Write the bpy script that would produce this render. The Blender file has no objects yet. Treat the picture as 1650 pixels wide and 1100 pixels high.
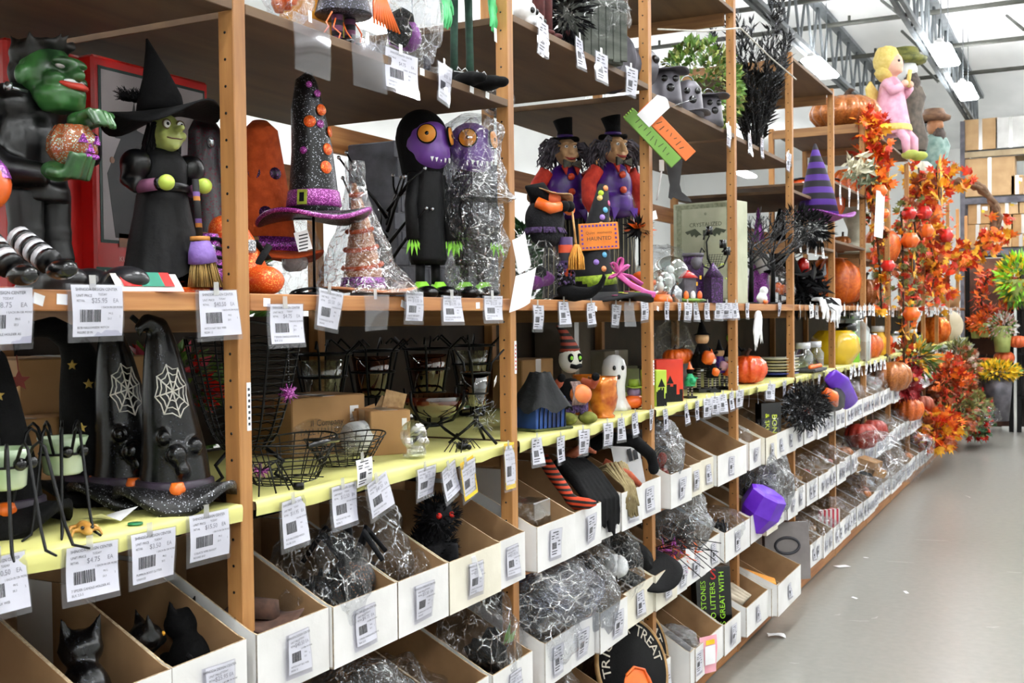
import bpy, math, random
from mathutils import Vector, Matrix, noise, Euler
R = random.Random(7)
PI = math.pi
sc = bpy.context.scene
COL = sc.collection
# ---------------------------------------------------------------- camera
CAM = Vector((1.55, 0.0, 1.69))
FPX = 1800.0
_d = Vector((925.0, 50.0, -FPX)).normalized()            # the aisle direction in camera axes
_u = Vector((0, 1, 0)); _u = (_u - _d * _u.dot(_d)).normalized()
_r = _d.cross(_u)
MW = Matrix((_r, _d, _u))                                # camera axes -> world
cam_d = bpy.data.cameras.new('camera'); cam = bpy.data.objects.new('camera', cam_d); COL.objects.link(cam)
cam.matrix_world = Matrix.Translation(CAM) @ MW.to_4x4()
cam_d.sensor_width = 36.0; cam_d.lens = 36.0 * FPX / 1650.0
cam_d.clip_start = 0.05; cam_d.clip_end = 200
cam_d.dof.use_dof = True; cam_d.dof.focus_distance = 3.0; cam_d.dof.aperture_fstop = 11.0
sc.camera = cam
# ---------------------------------------------------------------- world, exposure
w = bpy.data.worlds.new('world'); sc.world = w; w.use_nodes = True
w.node_tree.nodes['Background'].inputs[0].default_value = (0.9, 0.95, 1.0, 1)
w.node_tree.nodes['Background'].inputs[1].default_value = 0.35
vs = sc.view_settings
vs.view_transform = 'Standard'; vs.look = 'None'; vs.gamma = 1.0; vs.use_curve_mapping = False
vs.exposure = 0.5
sc.cycles.transparent_max_bounces = 14
sc.cycles.max_bounces = 6
LAMP = 46.0                                              # strength of the fluorescent diffusers

def P(px, py, X=0.0):                                    # the point of the plane x = X seen at a photo pixel
    r = MW @ Vector((px - 825.0, 550.0 - py, -FPX)); t = (X - CAM.x) / r.x
    return CAM + r * t
def Pz(px, py, z):
    r = MW @ Vector((px - 825.0, 550.0 - py, -FPX)); t = (z - CAM.z) / r.z
    return CAM + r * t
def along(px, X=0.0, py=500): return P(px, py, X).y
# ---------------------------------------------------------------- materials
MT = {}
def _nt(name):
    m = bpy.data.materials.new(name); m.use_nodes = True; nt = m.node_tree
    b = nt.nodes['Principled BSDF']; return m, nt, b
def rgb(h):
    h = h.lstrip('#'); c = [int(h[i:i+2], 16) / 255 for i in (0, 2, 4)]
    return tuple(x / 12.92 if x <= .04045 else ((x + .055) / 1.055) ** 2.4 for x in c) + (1,)
def _coord(nt, scale, kind='Object'):
    tc = nt.nodes.new('ShaderNodeTexCoord'); mp = nt.nodes.new('ShaderNodeMapping')
    mp.inputs['Scale'].default_value = scale if isinstance(scale, tuple) else (scale,) * 3
    nt.links.new(tc.outputs[kind], mp.inputs[0]); return mp.outputs[0]
def mat(name, c1, c2=None, scale=8.0, rough=.6, metal=0.0, bump=0.0, spec=.5, detail=3.0, bscale=None, coat=0.0, sheen=0.0, lo=.35, hi=.65):
    if name in MT: return MT[name]
    m, nt, b = _nt(name); L = nt.links.new
    a = rgb(c1); c = rgb(c2) if c2 else a
    b.inputs['Roughness'].default_value = rough; b.inputs['Metallic'].default_value = metal
    b.inputs['Specular IOR Level'].default_value = spec
    b.inputs['Coat Weight'].default_value = coat; b.inputs['Coat Roughness'].default_value = .15
    b.inputs['Sheen Weight'].default_value = sheen
    v = _coord(nt, scale)
    n = nt.nodes.new('ShaderNodeTexNoise'); n.inputs['Scale'].default_value = 1; n.inputs['Detail'].default_value = detail; L(v, n.inputs['Vector'])
    r = nt.nodes.new('ShaderNodeValToRGB'); r.color_ramp.elements[0].position = lo; r.color_ramp.elements[1].position = hi
    r.color_ramp.elements[0].color = a; r.color_ramp.elements[1].color = c
    L(n.outputs[0], r.inputs[0]); L(r.outputs[0], b.inputs['Base Color'])
    if bump:
        n2 = nt.nodes.new('ShaderNodeTexNoise'); n2.inputs['Scale'].default_value = 1; n2.inputs['Detail'].default_value = 4
        L(_coord(nt, bscale or scale), n2.inputs['Vector'])
        bp = nt.nodes.new('ShaderNodeBump'); bp.inputs['Strength'].default_value = bump; bp.inputs['Distance'].default_value = .01
        L(n2.outputs[0], bp.inputs['Height']); L(bp.outputs[0], b.inputs['Normal'])
    MT[name] = m; return m
def glitter(name, base, spark, scale=700, amount=.12, rough=.35, spark2=None):
    if name in MT: return MT[name]
    m, nt, b = _nt(name); L = nt.links.new
    vo = nt.nodes.new('ShaderNodeTexVoronoi'); vo.inputs['Scale'].default_value = 1; L(_coord(nt, scale), vo.inputs['Vector'])
    sp = nt.nodes.new('ShaderNodeSeparateColor'); L(vo.outputs['Color'], sp.inputs[0])
    g = nt.nodes.new('ShaderNodeMath'); g.operation = 'GREATER_THAN'; g.inputs[1].default_value = 1 - amount; L(sp.outputs[0], g.inputs[0])
    mx = nt.nodes.new('ShaderNodeMix'); mx.data_type = 'RGBA'; L(g.outputs[0], mx.inputs[0])
    mx.inputs[6].default_value = rgb(base)
    if spark2:
        m2 = nt.nodes.new('ShaderNodeMix'); m2.data_type = 'RGBA'; L(sp.outputs[1], m2.inputs[0]); m2.inputs[6].default_value = rgb(spark); m2.inputs[7].default_value = rgb(spark2)
        L(m2.outputs[2], mx.inputs[7])
    else: mx.inputs[7].default_value = rgb(spark)
    L(mx.outputs[2], b.inputs['Base Color'])
    mt = nt.nodes.new('ShaderNodeMath'); mt.operation = 'MULTIPLY'; mt.inputs[1].default_value = .7; L(g.outputs[0], mt.inputs[0]); L(mt.outputs[0], b.inputs['Metallic'])
    b.inputs['Roughness'].default_value = rough
    bp = nt.nodes.new('ShaderNodeBump'); bp.inputs['Strength'].default_value = .8; bp.inputs['Distance'].default_value = .002
    L(sp.outputs[2], bp.inputs['Height']); L(bp.outputs[0], b.inputs['Normal'])
    MT[name] = m; return m
def film(name, tint='#f4f6f8', base=.10, edge=.55, rough=.12, bump=.6, scale=60.0, power=1.0, crease=0.0, cs=6.0):
    """clear wrinkled plastic: light passes through, creases shine"""
    if name in MT: return MT[name]
    m, nt, b = _nt(name); L = nt.links.new; nt.nodes.remove(b); out = nt.nodes['Material Output']
    tr = nt.nodes.new('ShaderNodeBsdfTransparent'); tr.inputs[0].default_value = rgb(tint)
    gl = nt.nodes.new('ShaderNodeBsdfGlossy'); gl.inputs['Roughness'].default_value = rough; gl.inputs[0].default_value = (1, 1, 1, 1)
    lw = nt.nodes.new('ShaderNodeLayerWeight'); lw.inputs[0].default_value = .35
    ma = nt.nodes.new('ShaderNodeMath'); ma.operation = 'MULTIPLY_ADD'; ma.inputs[1].default_value = edge; ma.inputs[2].default_value = base; ma.use_clamp = True
    pw = nt.nodes.new('ShaderNodeMath'); pw.operation = 'POWER'; pw.inputs[1].default_value = power; L(lw.outputs['Facing'], pw.inputs[0]); L(pw.outputs[0], ma.inputs[0])
    fac = ma.outputs[0]
    if crease:                                            # sharp folds in the film catch the light
        nd = nt.nodes.new('ShaderNodeTexNoise'); nd.inputs['Scale'].default_value = 1; nd.inputs['Detail'].default_value = 2; L(_coord(nt, cs * .7), nd.inputs['Vector'])
        va = nt.nodes.new('ShaderNodeVectorMath'); va.operation = 'MULTIPLY_ADD'; va.inputs[1].default_value = (.9, .9, .9); L(nd.outputs['Color'], va.inputs[0]); L(_coord(nt, cs), va.inputs[2])
        vo = nt.nodes.new('ShaderNodeTexVoronoi'); vo.feature = 'DISTANCE_TO_EDGE'; vo.inputs['Scale'].default_value = 1; L(va.outputs[0], vo.inputs['Vector'])
        mr = nt.nodes.new('ShaderNodeMapRange'); mr.inputs[1].default_value = 0; mr.inputs[2].default_value = .07; mr.inputs[3].default_value = crease; mr.inputs[4].default_value = 0; L(vo.outputs['Distance'], mr.inputs[0])
        n3 = nt.nodes.new('ShaderNodeTexNoise'); n3.inputs['Scale'].default_value = 1; L(_coord(nt, cs * .8), n3.inputs['Vector'])
        m3 = nt.nodes.new('ShaderNodeMapRange'); m3.inputs[1].default_value = .42; m3.inputs[2].default_value = .62; L(n3.outputs[0], m3.inputs[0])
        mm = nt.nodes.new('ShaderNodeMath'); mm.operation = 'MULTIPLY_ADD'; mm.use_clamp = True; L(mr.outputs[0], mm.inputs[0]); L(m3.outputs[0], mm.inputs[1]); L(fac, mm.inputs[2]); fac = mm.outputs[0]
    mx = nt.nodes.new('ShaderNodeMixShader'); L(fac, mx.inputs[0]); L(tr.outputs[0], mx.inputs[1]); L(gl.outputs[0], mx.inputs[2]); L(mx.outputs[0], out.inputs[0])
    if bump:
        n = nt.nodes.new('ShaderNodeTexNoise'); n.inputs['Scale'].default_value = 1; n.inputs['Detail'].default_value = 3; n.inputs['Distortion'].default_value = 1.2; L(_coord(nt, scale), n.inputs['Vector'])
        bp = nt.nodes.new('ShaderNodeBump'); bp.inputs['Strength'].default_value = bump; bp.inputs['Distance'].default_value = .02
        L(n.outputs[0], bp.inputs['Height']); L(bp.outputs[0], gl.inputs['Normal']); L(bp.outputs[0], lw.inputs['Normal'])
    MT[name] = m; return m
def emit(name, c, s):
    if name in MT: return MT[name]
    m, nt, b = _nt(name); b.inputs['Emission Color'].default_value = rgb(c); b.inputs['Emission Strength'].default_value = s; b.inputs['Base Color'].default_value = (1, 1, 1, 1)
    MT[name] = m; return m
def bands(name, cols, axis, period, rough=.7, ramp=None, warp=0.0, bump=0.0, metal=0.0):
    """stripes that go round a garment: hard bands along a local axis"""
    if name in MT: return MT[name]
    m, nt, b = _nt(name); L = nt.links.new
    tc = nt.nodes.new('ShaderNodeTexCoord'); sx = nt.nodes.new('ShaderNodeSeparateXYZ'); L(tc.outputs['Object'], sx.inputs[0])
    md = nt.nodes.new('ShaderNodeMath'); md.operation = 'MULTIPLY'; md.inputs[1].default_value = 1 / period
    if axis == 'A':                                       # round the upright axis
        at = nt.nodes.new('ShaderNodeMath'); at.operation = 'ARCTAN2'; L(sx.outputs[1], at.inputs[0]); L(sx.outputs[0], at.inputs[1]); L(at.outputs[0], md.inputs[0])
    else: L(sx.outputs['XYZ'.index(axis)], md.inputs[0])
    fr = nt.nodes.new('ShaderNodeMath'); fr.operation = 'FRACT'; L(md.outputs[0], fr.inputs[0])
    r = nt.nodes.new('ShaderNodeValToRGB'); r.color_ramp.interpolation = 'CONSTANT'
    n = len(cols); e = r.color_ramp.elements
    e[0].position = 0; e[0].color = rgb(cols[0]); e[1].position = (ramp or [i / n for i in range(n)])[1]; e[1].color = rgb(cols[1])
    for i in range(2, n): q = e.new((ramp or [i / n for i in range(n)])[i]); q.color = rgb(cols[i])
    L(fr.outputs[0], r.inputs[0]); L(r.outputs[0], b.inputs['Base Color'])
    b.inputs['Roughness'].default_value = rough; b.inputs['Metallic'].default_value = metal
    MT[name] = m; return m
def wood(name, c1, c2, c3, sc_, rough=.55):
    if name in MT: return MT[name]
    m, nt, b = _nt(name); L = nt.links.new
    v = _coord(nt, sc_)
    n = nt.nodes.new('ShaderNodeTexNoise'); n.inputs['Scale'].default_value = 1; n.inputs['Detail'].default_value = 5; n.inputs['Distortion'].default_value = .6; L(v, n.inputs['Vector'])
    r = nt.nodes.new('ShaderNodeValToRGB'); e = r.color_ramp.elements
    e[0].position = .3; e[0].color = rgb(c1); e[1].position = .7; e[1].color = rgb(c3); q = e.new(.5); q.color = rgb(c2)
    L(n.outputs[0], r.inputs[0]); L(r.outputs[0], b.inputs['Base Color'])
    b.inputs['Roughness'].default_value = rough
    bp = nt.nodes.new('ShaderNodeBump'); bp.inputs['Strength'].default_value = .15; bp.inputs['Distance'].default_value = .003; L(n.outputs[0], bp.inputs['Height']); L(bp.outputs[0], b.inputs['Normal'])
    MT[name] = m; return m
# ---------------------------------------------------------------- mesh builder
class MB:
    def __init__(s): s.v = []; s.f = []; s.m = []; s.s = []
    def add(s, V, F, m=0, smooth=True, T=None):
        o = len(s.v)
        s.v += [tuple(T @ Vector(p)) for p in V] if T is not None else [tuple(p) for p in V]
        for q in F: s.f.append([o + i for i in q]); s.m.append(m); s.s.append(smooth)
        return s
    def box(s, c, d, rot=None, m=0, bev=0.0, T=None):
        x, y, z = d[0] / 2, d[1] / 2, d[2] / 2
        if bev:
            b = min(bev, x * .9, y * .9, z * .9); V = []; idx = {}
            for sx in (-1, 1):
                for sy in (-1, 1):
                    for sz in (-1, 1):
                        for a in range(3):
                            p = [sx * (x - b), sy * (y - b), sz * (z - b)]; p[a] = (sx * x, sy * y, sz * z)[a]
                            idx[(sx, sy, sz, a)] = len(V); V.append(p)
            F = []
            for a in range(3):
                b1, b2 = (a + 1) % 3, (a + 2) % 3
                for sg in (-1, 1):
                    q = []
                    for (u, v_) in ((-1, -1), (1, -1), (1, 1), (-1, 1)):
                        k = [0, 0, 0]; k[a] = sg; k[b1] = u; k[b2] = v_; q.append(idx[(*k, a)])
                    F.append(q if sg > 0 else q[::-1])
                for u in (-1, 1):
                    for v_ in (-1, 1):
                        k = [0, 0, 0]; k[b1] = u; k[b2] = v_; q = []
                        for sg, ax in ((-1, b1), (1, b1), (1, b2), (-1, b2)):
                            kk = list(k); kk[a] = sg; q.append(idx[(*kk, ax)])
                        F.append(q if u * v_ > 0 else q[::-1])
            for sx in (-1, 1):
                for sy in (-1, 1):
                    for sz in (-1, 1):
                        q = [idx[(sx, sy, sz, a)] for a in range(3)]; F.append(q if sx * sy * sz > 0 else q[::-1])
        else:
            V = [(i, j, k) for i in (-x, x) for j in (-y, y) for k in (-z, z)]
            F = [(0, 1, 3, 2), (4, 6, 7, 5), (0, 4, 5, 1), (2, 3, 7, 6), (0, 2, 6, 4), (1, 5, 7, 3)]
        t = Matrix.Translation(Vector(c))
        if rot is not None: t = t @ Euler(rot).to_matrix().to_4x4()
        if T is not None: t = T @ t
        return s.add(V, F, m, False, t)
    def tube(s, pts, r, n=8, m=0, cap=True, closed=False, flat=1.0, smooth=True, T=None):
        pts = [Vector(p) for p in pts]; k = len(pts)
        rr = r if isinstance(r, (list, tuple)) else [r] * k
        tg = []
        for i in range(k):
            a = pts[(i - 1) % k] if (closed or i > 0) else pts[i]; b = pts[(i + 1) % k] if (closed or i < k - 1) else pts[i]
            t = b - a; tg.append(t.normalized() if t.length > 1e-9 else Vector((0, 0, 1)))
        u = tg[0].orthogonal().normalized(); V = []; F = []
        for i in range(k):
            u = u - tg[i] * u.dot(tg[i])
            u = u.normalized() if u.length > 1e-6 else tg[i].orthogonal().normalized()
            w_ = tg[i].cross(u)
            for j in range(n):
                a = 2 * PI * j / n; V.append(pts[i] + (u * math.cos(a) + w_ * (math.sin(a) * flat)) * rr[i])
        for i in range(k if closed else k - 1):
            i2 = (i + 1) % k
            for j in range(n): j2 = (j + 1) % n; F.append((i * n + j, i * n + j2, i2 * n + j2, i2 * n + j))
        if cap and not closed: F.append(tuple(range(n))[::-1]); F.append(tuple((k - 1) * n + j for j in range(n)))
        return s.add(V, F, m, smooth, T)
    def lathe(s, prof, n=24, m=0, c=(0, 0, 0), lobes=0, amp=0.0, sx=1.0, sy=1.0, fn=None, smooth=True, T=None, cap=False):
        V = []; F = []; k = len(prof)
        for r, z in prof:
            for j in range(n):
                a = 2 * PI * j / n; q = r
                if lobes: q *= 1 - amp * (1 - abs(math.sin(lobes * a / 2))) ** 2
                p = Vector((c[0] + math.cos(a) * q * sx, c[1] + math.sin(a) * q * sy, c[2] + z))
                if fn: p = Vector(fn(p, a))
                V.append(p)
        for i in range(k - 1):
            for j in range(n): j2 = (j + 1) % n; F.append((i * n + j, i * n + j2, (i + 1) * n + j2, (i + 1) * n + j))
        if cap:
            F.append(tuple(range(n))[::-1]); F.append(tuple((k - 1) * n + j for j in range(n)))
        return s.add(V, F, m, smooth, T)
    def ell(s, c, r, nu=16, nv=10, m=0, rot=None, dis=0.0, ds=10.0, seed=0, smooth=True, T=None):
        V = []; F = []
        if not isinstance(r, (list, tuple)): r = (r, r, r)
        for i in range(nv + 1):
            th = PI * i / nv
            for j in range(nu):
                a = 2 * PI * j / nu; d = Vector((math.sin(th) * math.cos(a), math.sin(th) * math.sin(a), math.cos(th)))
                q = 1.0
                if dis: q += dis * noise.fractal(d * ds * .3 + Vector((seed * 3.1, seed, 0)), 1, 2, 3)
                V.append((d.x * r[0] * q, d.y * r[1] * q, d.z * r[2] * q))
        for i in range(nv):
            for j in range(nu): j2 = (j + 1) % nu; F.append((i * nu + j, (i + 1) * nu + j, (i + 1) * nu + j2, i * nu + j2))
        t = Matrix.Translation(Vector(c))
        if rot is not None: t = t @ Euler(rot).to_matrix().to_4x4()
        if T is not None: t = T @ t
        return s.add(V, F, m, smooth, t)
    def prism(s, out, th, T=None, m=0, smooth=False):
        """an outline in the local y-z plane given thickness th along x"""
        n = len(out); V = [(th / 2, a, b) for a, b in out] + [(-th / 2, a, b) for a, b in out]
        F = [tuple(range(n)), tuple(range(2 * n - 1, n - 1, -1))] + [(i, n + i, n + (i + 1) % n, (i + 1) % n) for i in range(n)]
        return s.add(V, F, m, smooth, T)
    def sheet(s, fn, nu, nv, m=0, smooth=True, T=None):
        V = [fn(i / nu, j / nv) for i in range(nu + 1) for j in range(nv + 1)]
        F = [(i * (nv + 1) + j, (i + 1) * (nv + 1) + j, (i + 1) * (nv + 1) + j + 1, i * (nv + 1) + j + 1) for i in range(nu) for j in range(nv)]
        return s.add(V, F, m, smooth, T)
    def leaf(s, p, d, nrm, L, W, m=0, fold=.15):
        d = d.normalized(); n = (nrm - d * nrm.dot(d)); n = n.normalized() if n.length > 1e-5 else d.orthogonal().normalized(); b = d.cross(n)
        V = [p, p + d * L * .4 + b * W / 2 + n * fold * W, p + d * L, p + d * L * .4 - b * W / 2 + n * fold * W, p + d * L * .45]
        return s.add(V, [(0, 4, 1), (1, 4, 2), (2, 4, 3), (3, 4, 0)], m, False)
    def maple(s, p, d, nrm, L, m=0):
        d = d.normalized(); n = (nrm - d * nrm.dot(d)); n = n.normalized() if n.length > 1e-5 else d.orthogonal().normalized(); b = d.cross(n)
        o = [(0, 0), (.28, .08), (.5, .3), (.28, .38), (.32, .72), (.1, .62), (0, 1.0), (-.1, .62), (-.32, .72), (-.28, .38), (-.5, .3), (-.28, .08)]
        V = [p + b * x * L + d * y * L + n * (-.25 * L * abs(x) + .08 * L * math.sin(y * 5)) for x, y in o] + [p + d * L * .4 + n * L * .06]
        return s.add(V, [(i, (i + 1) % 12, 12) for i in range(12)], m, False)
    def text(s, t, size, T, m=0, align='CENTER'):
        V, F = glyphs(t, align)
        return s.add([(0, p[0] * size, p[1] * size) for p in V], F, m, False, T)
    def mesh(s, name, mats):
        me = bpy.data.meshes.new(name); me.from_pydata(s.v, [], s.f)
        for q in (mats if isinstance(mats, (list, tuple)) else [mats]): me.materials.append(q)
        me.polygons.foreach_set('material_index', s.m); me.polygons.foreach_set('use_smooth', s.s); me.update()
        return me
    def build(s, name, mats, parent=None, loc=None, rz=0.0):
        return put(name, s.mesh(name, mats), parent, loc, rz)
def put(name, me, parent=None, loc=None, rz=0.0):
    o = bpy.data.objects.new(name, me); COL.objects.link(o)
    if parent: o.parent = parent
    if loc is not None: o.location = loc
    if rz: o.rotation_euler = rz if isinstance(rz, (tuple, list)) else (0, 0, rz)
    return o
_G = {}
TS = bpy.data.scenes.new('workbench')                      # scratch scene for shaping, removed at the end
def shaped(o):
    vl = TS.view_layers[0]; vl.update(); return o.evaluated_get(vl.depsgraph)
def glyphs(t, align='CENTER'):
    if (t, align) in _G: return _G[(t, align)]
    cu = bpy.data.curves.new('t', 'FONT'); cu.body = t; cu.align_x = align; cu.align_y = 'CENTER'; cu.resolution_u = 2; cu.size = 1
    o = bpy.data.objects.new('t', cu); TS.collection.objects.link(o)
    ev = shaped(o); me = ev.to_mesh()
    r = ([(v.co.x, v.co.y) for v in me.vertices], [tuple(p.vertices) for p in me.polygons])
    ev.to_mesh_clear(); bpy.data.objects.remove(o); bpy.data.curves.remove(cu)
    _G[(t, align)] = r; return r
def blob(mb, vox, smooth=6):
    """fuse overlapping shapes into one continuous skin"""
    me = mb.mesh('b', []); o = bpy.data.objects.new('b', me); TS.collection.objects.link(o)
    q = o.modifiers.new('r', 'REMESH'); q.mode = 'VOXEL'; q.voxel_size = vox
    if smooth: z = o.modifiers.new('s', 'SMOOTH'); z.iterations = smooth; z.factor = .5
    ev = shaped(o); m2 = ev.to_mesh()
    r = MB(); r.add([v.co.copy() for v in m2.vertices], [tuple(p.vertices) for p in m2.polygons])
    ev.to_mesh_clear(); bpy.data.objects.remove(o); bpy.data.meshes.remove(me)
    return r
def thing(name, label, cat, loc=(0, 0, 0), rz=0.0, group=None, s=1.0):
    o = bpy.data.objects.new(name, None); COL.objects.link(o); o.empty_display_size = .05
    o.location = loc; o.rotation_euler = rz if isinstance(rz, (tuple, list)) else (0, 0, rz); o.scale = (s, s, s)
    return tag(o, label, cat, group)
def tag(o, label, cat, group=None):
    o['label'] = label; o['category'] = cat
    if group: o['group'] = group
    return o
def struct(o): o['kind'] = 'structure'; return o
def dup(root, label, loc=None, rz=None, group=None, s=None):
    def cp(o, par):
        c = o.copy(); COL.objects.link(c)
        if par: c.parent = par
        for k in KIDS.get(o.name, [q for q in o.children]): cp(k, c)
        return c
    KIDS = {}
    r = cp(root, None); r['label'] = label
    if loc is not None: r.location = loc
    if rz is not None: r.rotation_euler = rz if isinstance(rz, (tuple, list)) else (0, 0, rz)
    if group: r['group'] = group
    if s: r.scale = (s, s, s)
    return r
def frame(o, xaxis, up=(0, 0, 1)):
    """matrix with local x along xaxis, local z near up"""
    x = Vector(xaxis).normalized(); u = Vector(up); y = u.cross(x).normalized(); z = x.cross(y)
    return Matrix.Translation(Vector(o)) @ Matrix((x, y, z)).transposed().to_4x4()
def arc(c, r, a0, a1, n, ax=(1, 0, 0), ay=(0, 0, 1)):
    ax, ay, c = Vector(ax), Vector(ay), Vector(c)
    return [c + ax * r * math.cos(a0 + (a1 - a0) * i / n) + ay * r * math.sin(a0 + (a1 - a0) * i / n) for i in range(n + 1)]
def rnd(a, b): return R.uniform(a, b)
def rdir():
    z = rnd(-1, 1); a = rnd(0, 2 * PI); q = math.sqrt(1 - z * z); return Vector((q * math.cos(a), q * math.sin(a), z))
NTH = ['first', 'second', 'third', 'fourth', 'fifth', 'sixth', 'seventh', 'eighth', 'ninth', 'tenth', 'eleventh', 'twelfth', 'thirteenth', 'fourteenth', 'fifteenth', 'sixteenth']
BAY = ['leftmost bay'] + [n + ' bay' for n in NTH[1:]]
# ---------------------------------------------------------------- shared materials
pine_v = wood('pine_upright', '#8a5c30', '#a5723e', '#b8864e', (26, 26, 2.0))
pine_h = wood('pine_board', '#865428', '#a66c3a', '#bc864e', (14, 1.6, 40))
pine_x = wood('pine_rail', '#75502e', '#8c643c', '#a07648', (2, 16, 30))
ply = wood('plywood_face', '#4e3823', '#5f462d', '#6e5336', (9, 1.2, 9), .65)
yellow = mat('yellow_shelf_paper', '#d2cf7c', '#dcd98c', 6, .5, bump=.06)
white_card = mat('white_cardboard', '#d6d5d2', '#e6e5e3', 5, .6, bump=.12, bscale=25)
cream_card = mat('cream_cardboard', '#d6d0bd', '#e6e1d0', 5, .6, bump=.12, bscale=25)
kraft = mat('kraft_inside', '#8a6a48', '#a07d56', 9, .8, bump=.08, bscale=30)
kraft_box = mat('kraft_box', '#9c7448', '#b08656', 5, .7, bump=.06)
edge_card = mat('cut_cardboard_edge', '#8a7254', '#c0ac8c', 120, .85)
paper = mat('white_paper', '#e6e6e8', '#f1f1f2', 9, .55)
yel_paper = mat('yellow_paper', '#e2b820', '#f0cb30', 9, .55)
pink_paper = mat('pink_paper', '#e898a8', '#f0b0bc', 9, .55)
ink = mat('black_ink', '#2a2a30', None, 5, .6)
grey_ink = mat('grey_ink', '#8c8c92', None, 5, .6)
sleeve_m = film('sleeve_plastic', '#eeeef4', .03, .22, .08, 0)
wrap_m = film('wrap_film', '#eceef0', .08, .5, .14, .8, 50, 1.4, .7, 26)
bag_m = film('bag_film', '#f8f9fa', .01, .5, .16, .6, 20, 2.4, .5, 7)
bag_h = film('bag_film_heavy', '#f4f5f7', .02, .6, .16, .7, 22, 2.2, .75, 8)
silver = film('bag_film_silver', '#c8ccd2', .1, .75, .15, .8, 26, 1.9, .8, 9)
glass_m = film('clear_glass', '#eef4f2', .06, .8, .03, 0)
smooth_film = film('stiff_film', '#f4f6f6', .08, .6, .05, .12, 14)
tape_m = film('tape', '#f2f2ee', .3, .3, .3, 0)
black_felt = mat('black_felt', '#030304', '#08080a', 60, .9, bump=.2, bscale=200, spec=.25)
black_cloth = mat('black_cloth', '#030304', '#08080b', 30, .65, bump=.2, spec=.3, bscale=60)
black_satin = mat('black_satin', '#040406', '#0a0a0d', 12, .32, bump=.15, bscale=22)
black_metal = mat('black_wire', '#0b0b0c', '#161616', 40, .4, metal=.6)
black_plastic = mat('black_plastic', '#050506', '#0b0b0d', 10, .22, coat=.15)
black_fur = mat('black_fur', '#050507', '#101014', 90, .85, spec=.25)
black_glit = glitter('black_glitter', '#030304', '#c8ccd6', 620, .05)
dk_glit = glitter('black_glitter_fine', '#010102', '#484c54', 520, .05, .26)
orange_glit = glitter('orange_glitter', '#e8540a', '#ffb060', 500, .18)
purple_glit = glitter('purple_glitter', '#5c1064', '#e070f0', 500, .28)
mag_glit = glitter('magenta_glitter', '#84207a', '#f090e8', 500, .2)
silver_glit = glitter('silver_glitter', '#8a8e94', '#ffffff', 500, .3)
orange_p = mat('orange_paint', '#d8500e', '#ef7420', 8, .35, coat=.3)
pump_o = mat('pumpkin_orange', '#c04c10', '#e07222', 10, .4, coat=.2)
pump_c = mat('pumpkin_copper', '#8a4a1c', '#b87034', 14, .3, metal=.2, coat=.3)
green_skin = mat('green_skin', '#123016', '#386e34', 16, .3, coat=.35)
lime_skin = mat('lime_skin', '#98a055', '#b0b86c', 14, .42)
lime = mat('lime_green', '#7cc828', '#92dc38', 20, .5)
red = mat('red_box', '#b00d0a', '#c8140e', 4, .32, coat=.3)
red_cloth = mat('red_cloth', '#a8200e', '#c8341c', 40, .75, bump=.2, bscale=60)
purple = mat('purple_satin', '#33105e', '#4e1c84', 20, .32, bump=.15, bscale=25)
purple_b = mat('purple_bright', '#5c22b4', '#6f34cc', 9, .35)
silver_m = mat('silver_metal', '#8c9096', '#c2c6ca', 14, .25, metal=.9)
grey_zinc = mat('zinc_sheet', '#4a484e', '#68656c', 9, .45, metal=.5)
skin_p = mat('doll_skin', '#c09468', '#d2ab80', 12, .5)
straw = mat('straw', '#a88848', '#c8a868', 60, .8)
leaf_g = mat('ivy_green', '#2e5418', '#6d9438', 25, .5)
leaf_d = mat('fir_green', '#123016', '#2c5c28', 25, .6)
leaf_r = mat('leaf_red', '#a81c08', '#dc3c10', 18, .55)
leaf_o = mat('leaf_orange', '#d04c08', '#f08018', 18, .55)
leaf_y = mat('leaf_gold', '#d88c10', '#f4c030', 18, .55)
leaf_b = mat('leaf_rust', '#6e2c10', '#a85424', 18, .6)
leaf_k = mat('leaf_olive', '#4e5424', '#80803c', 18, .6)
red_berry = mat('red_gloss', '#a81010', '#d42418', 8, .2, coat=.4)
brown = mat('brown_twig', '#2e1c10', '#4c3420', 30, .8)
white_gl = mat('white_glaze', '#e0e2e2', '#f2f2f2', 8, .25, coat=.3)
white_m = mat('white_painted_metal', '#dcdcdc', '#ececec', 8, .4)
dark_grey = mat('charcoal', '#2a2a2c', '#3a3a3c', 20, .6)
tan = mat('tan_cloth', '#8c6c48', '#b09068', 40, .8)
brown_felt = mat('brown_felt', '#3c281e', '#54392c', 40, .9)
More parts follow.
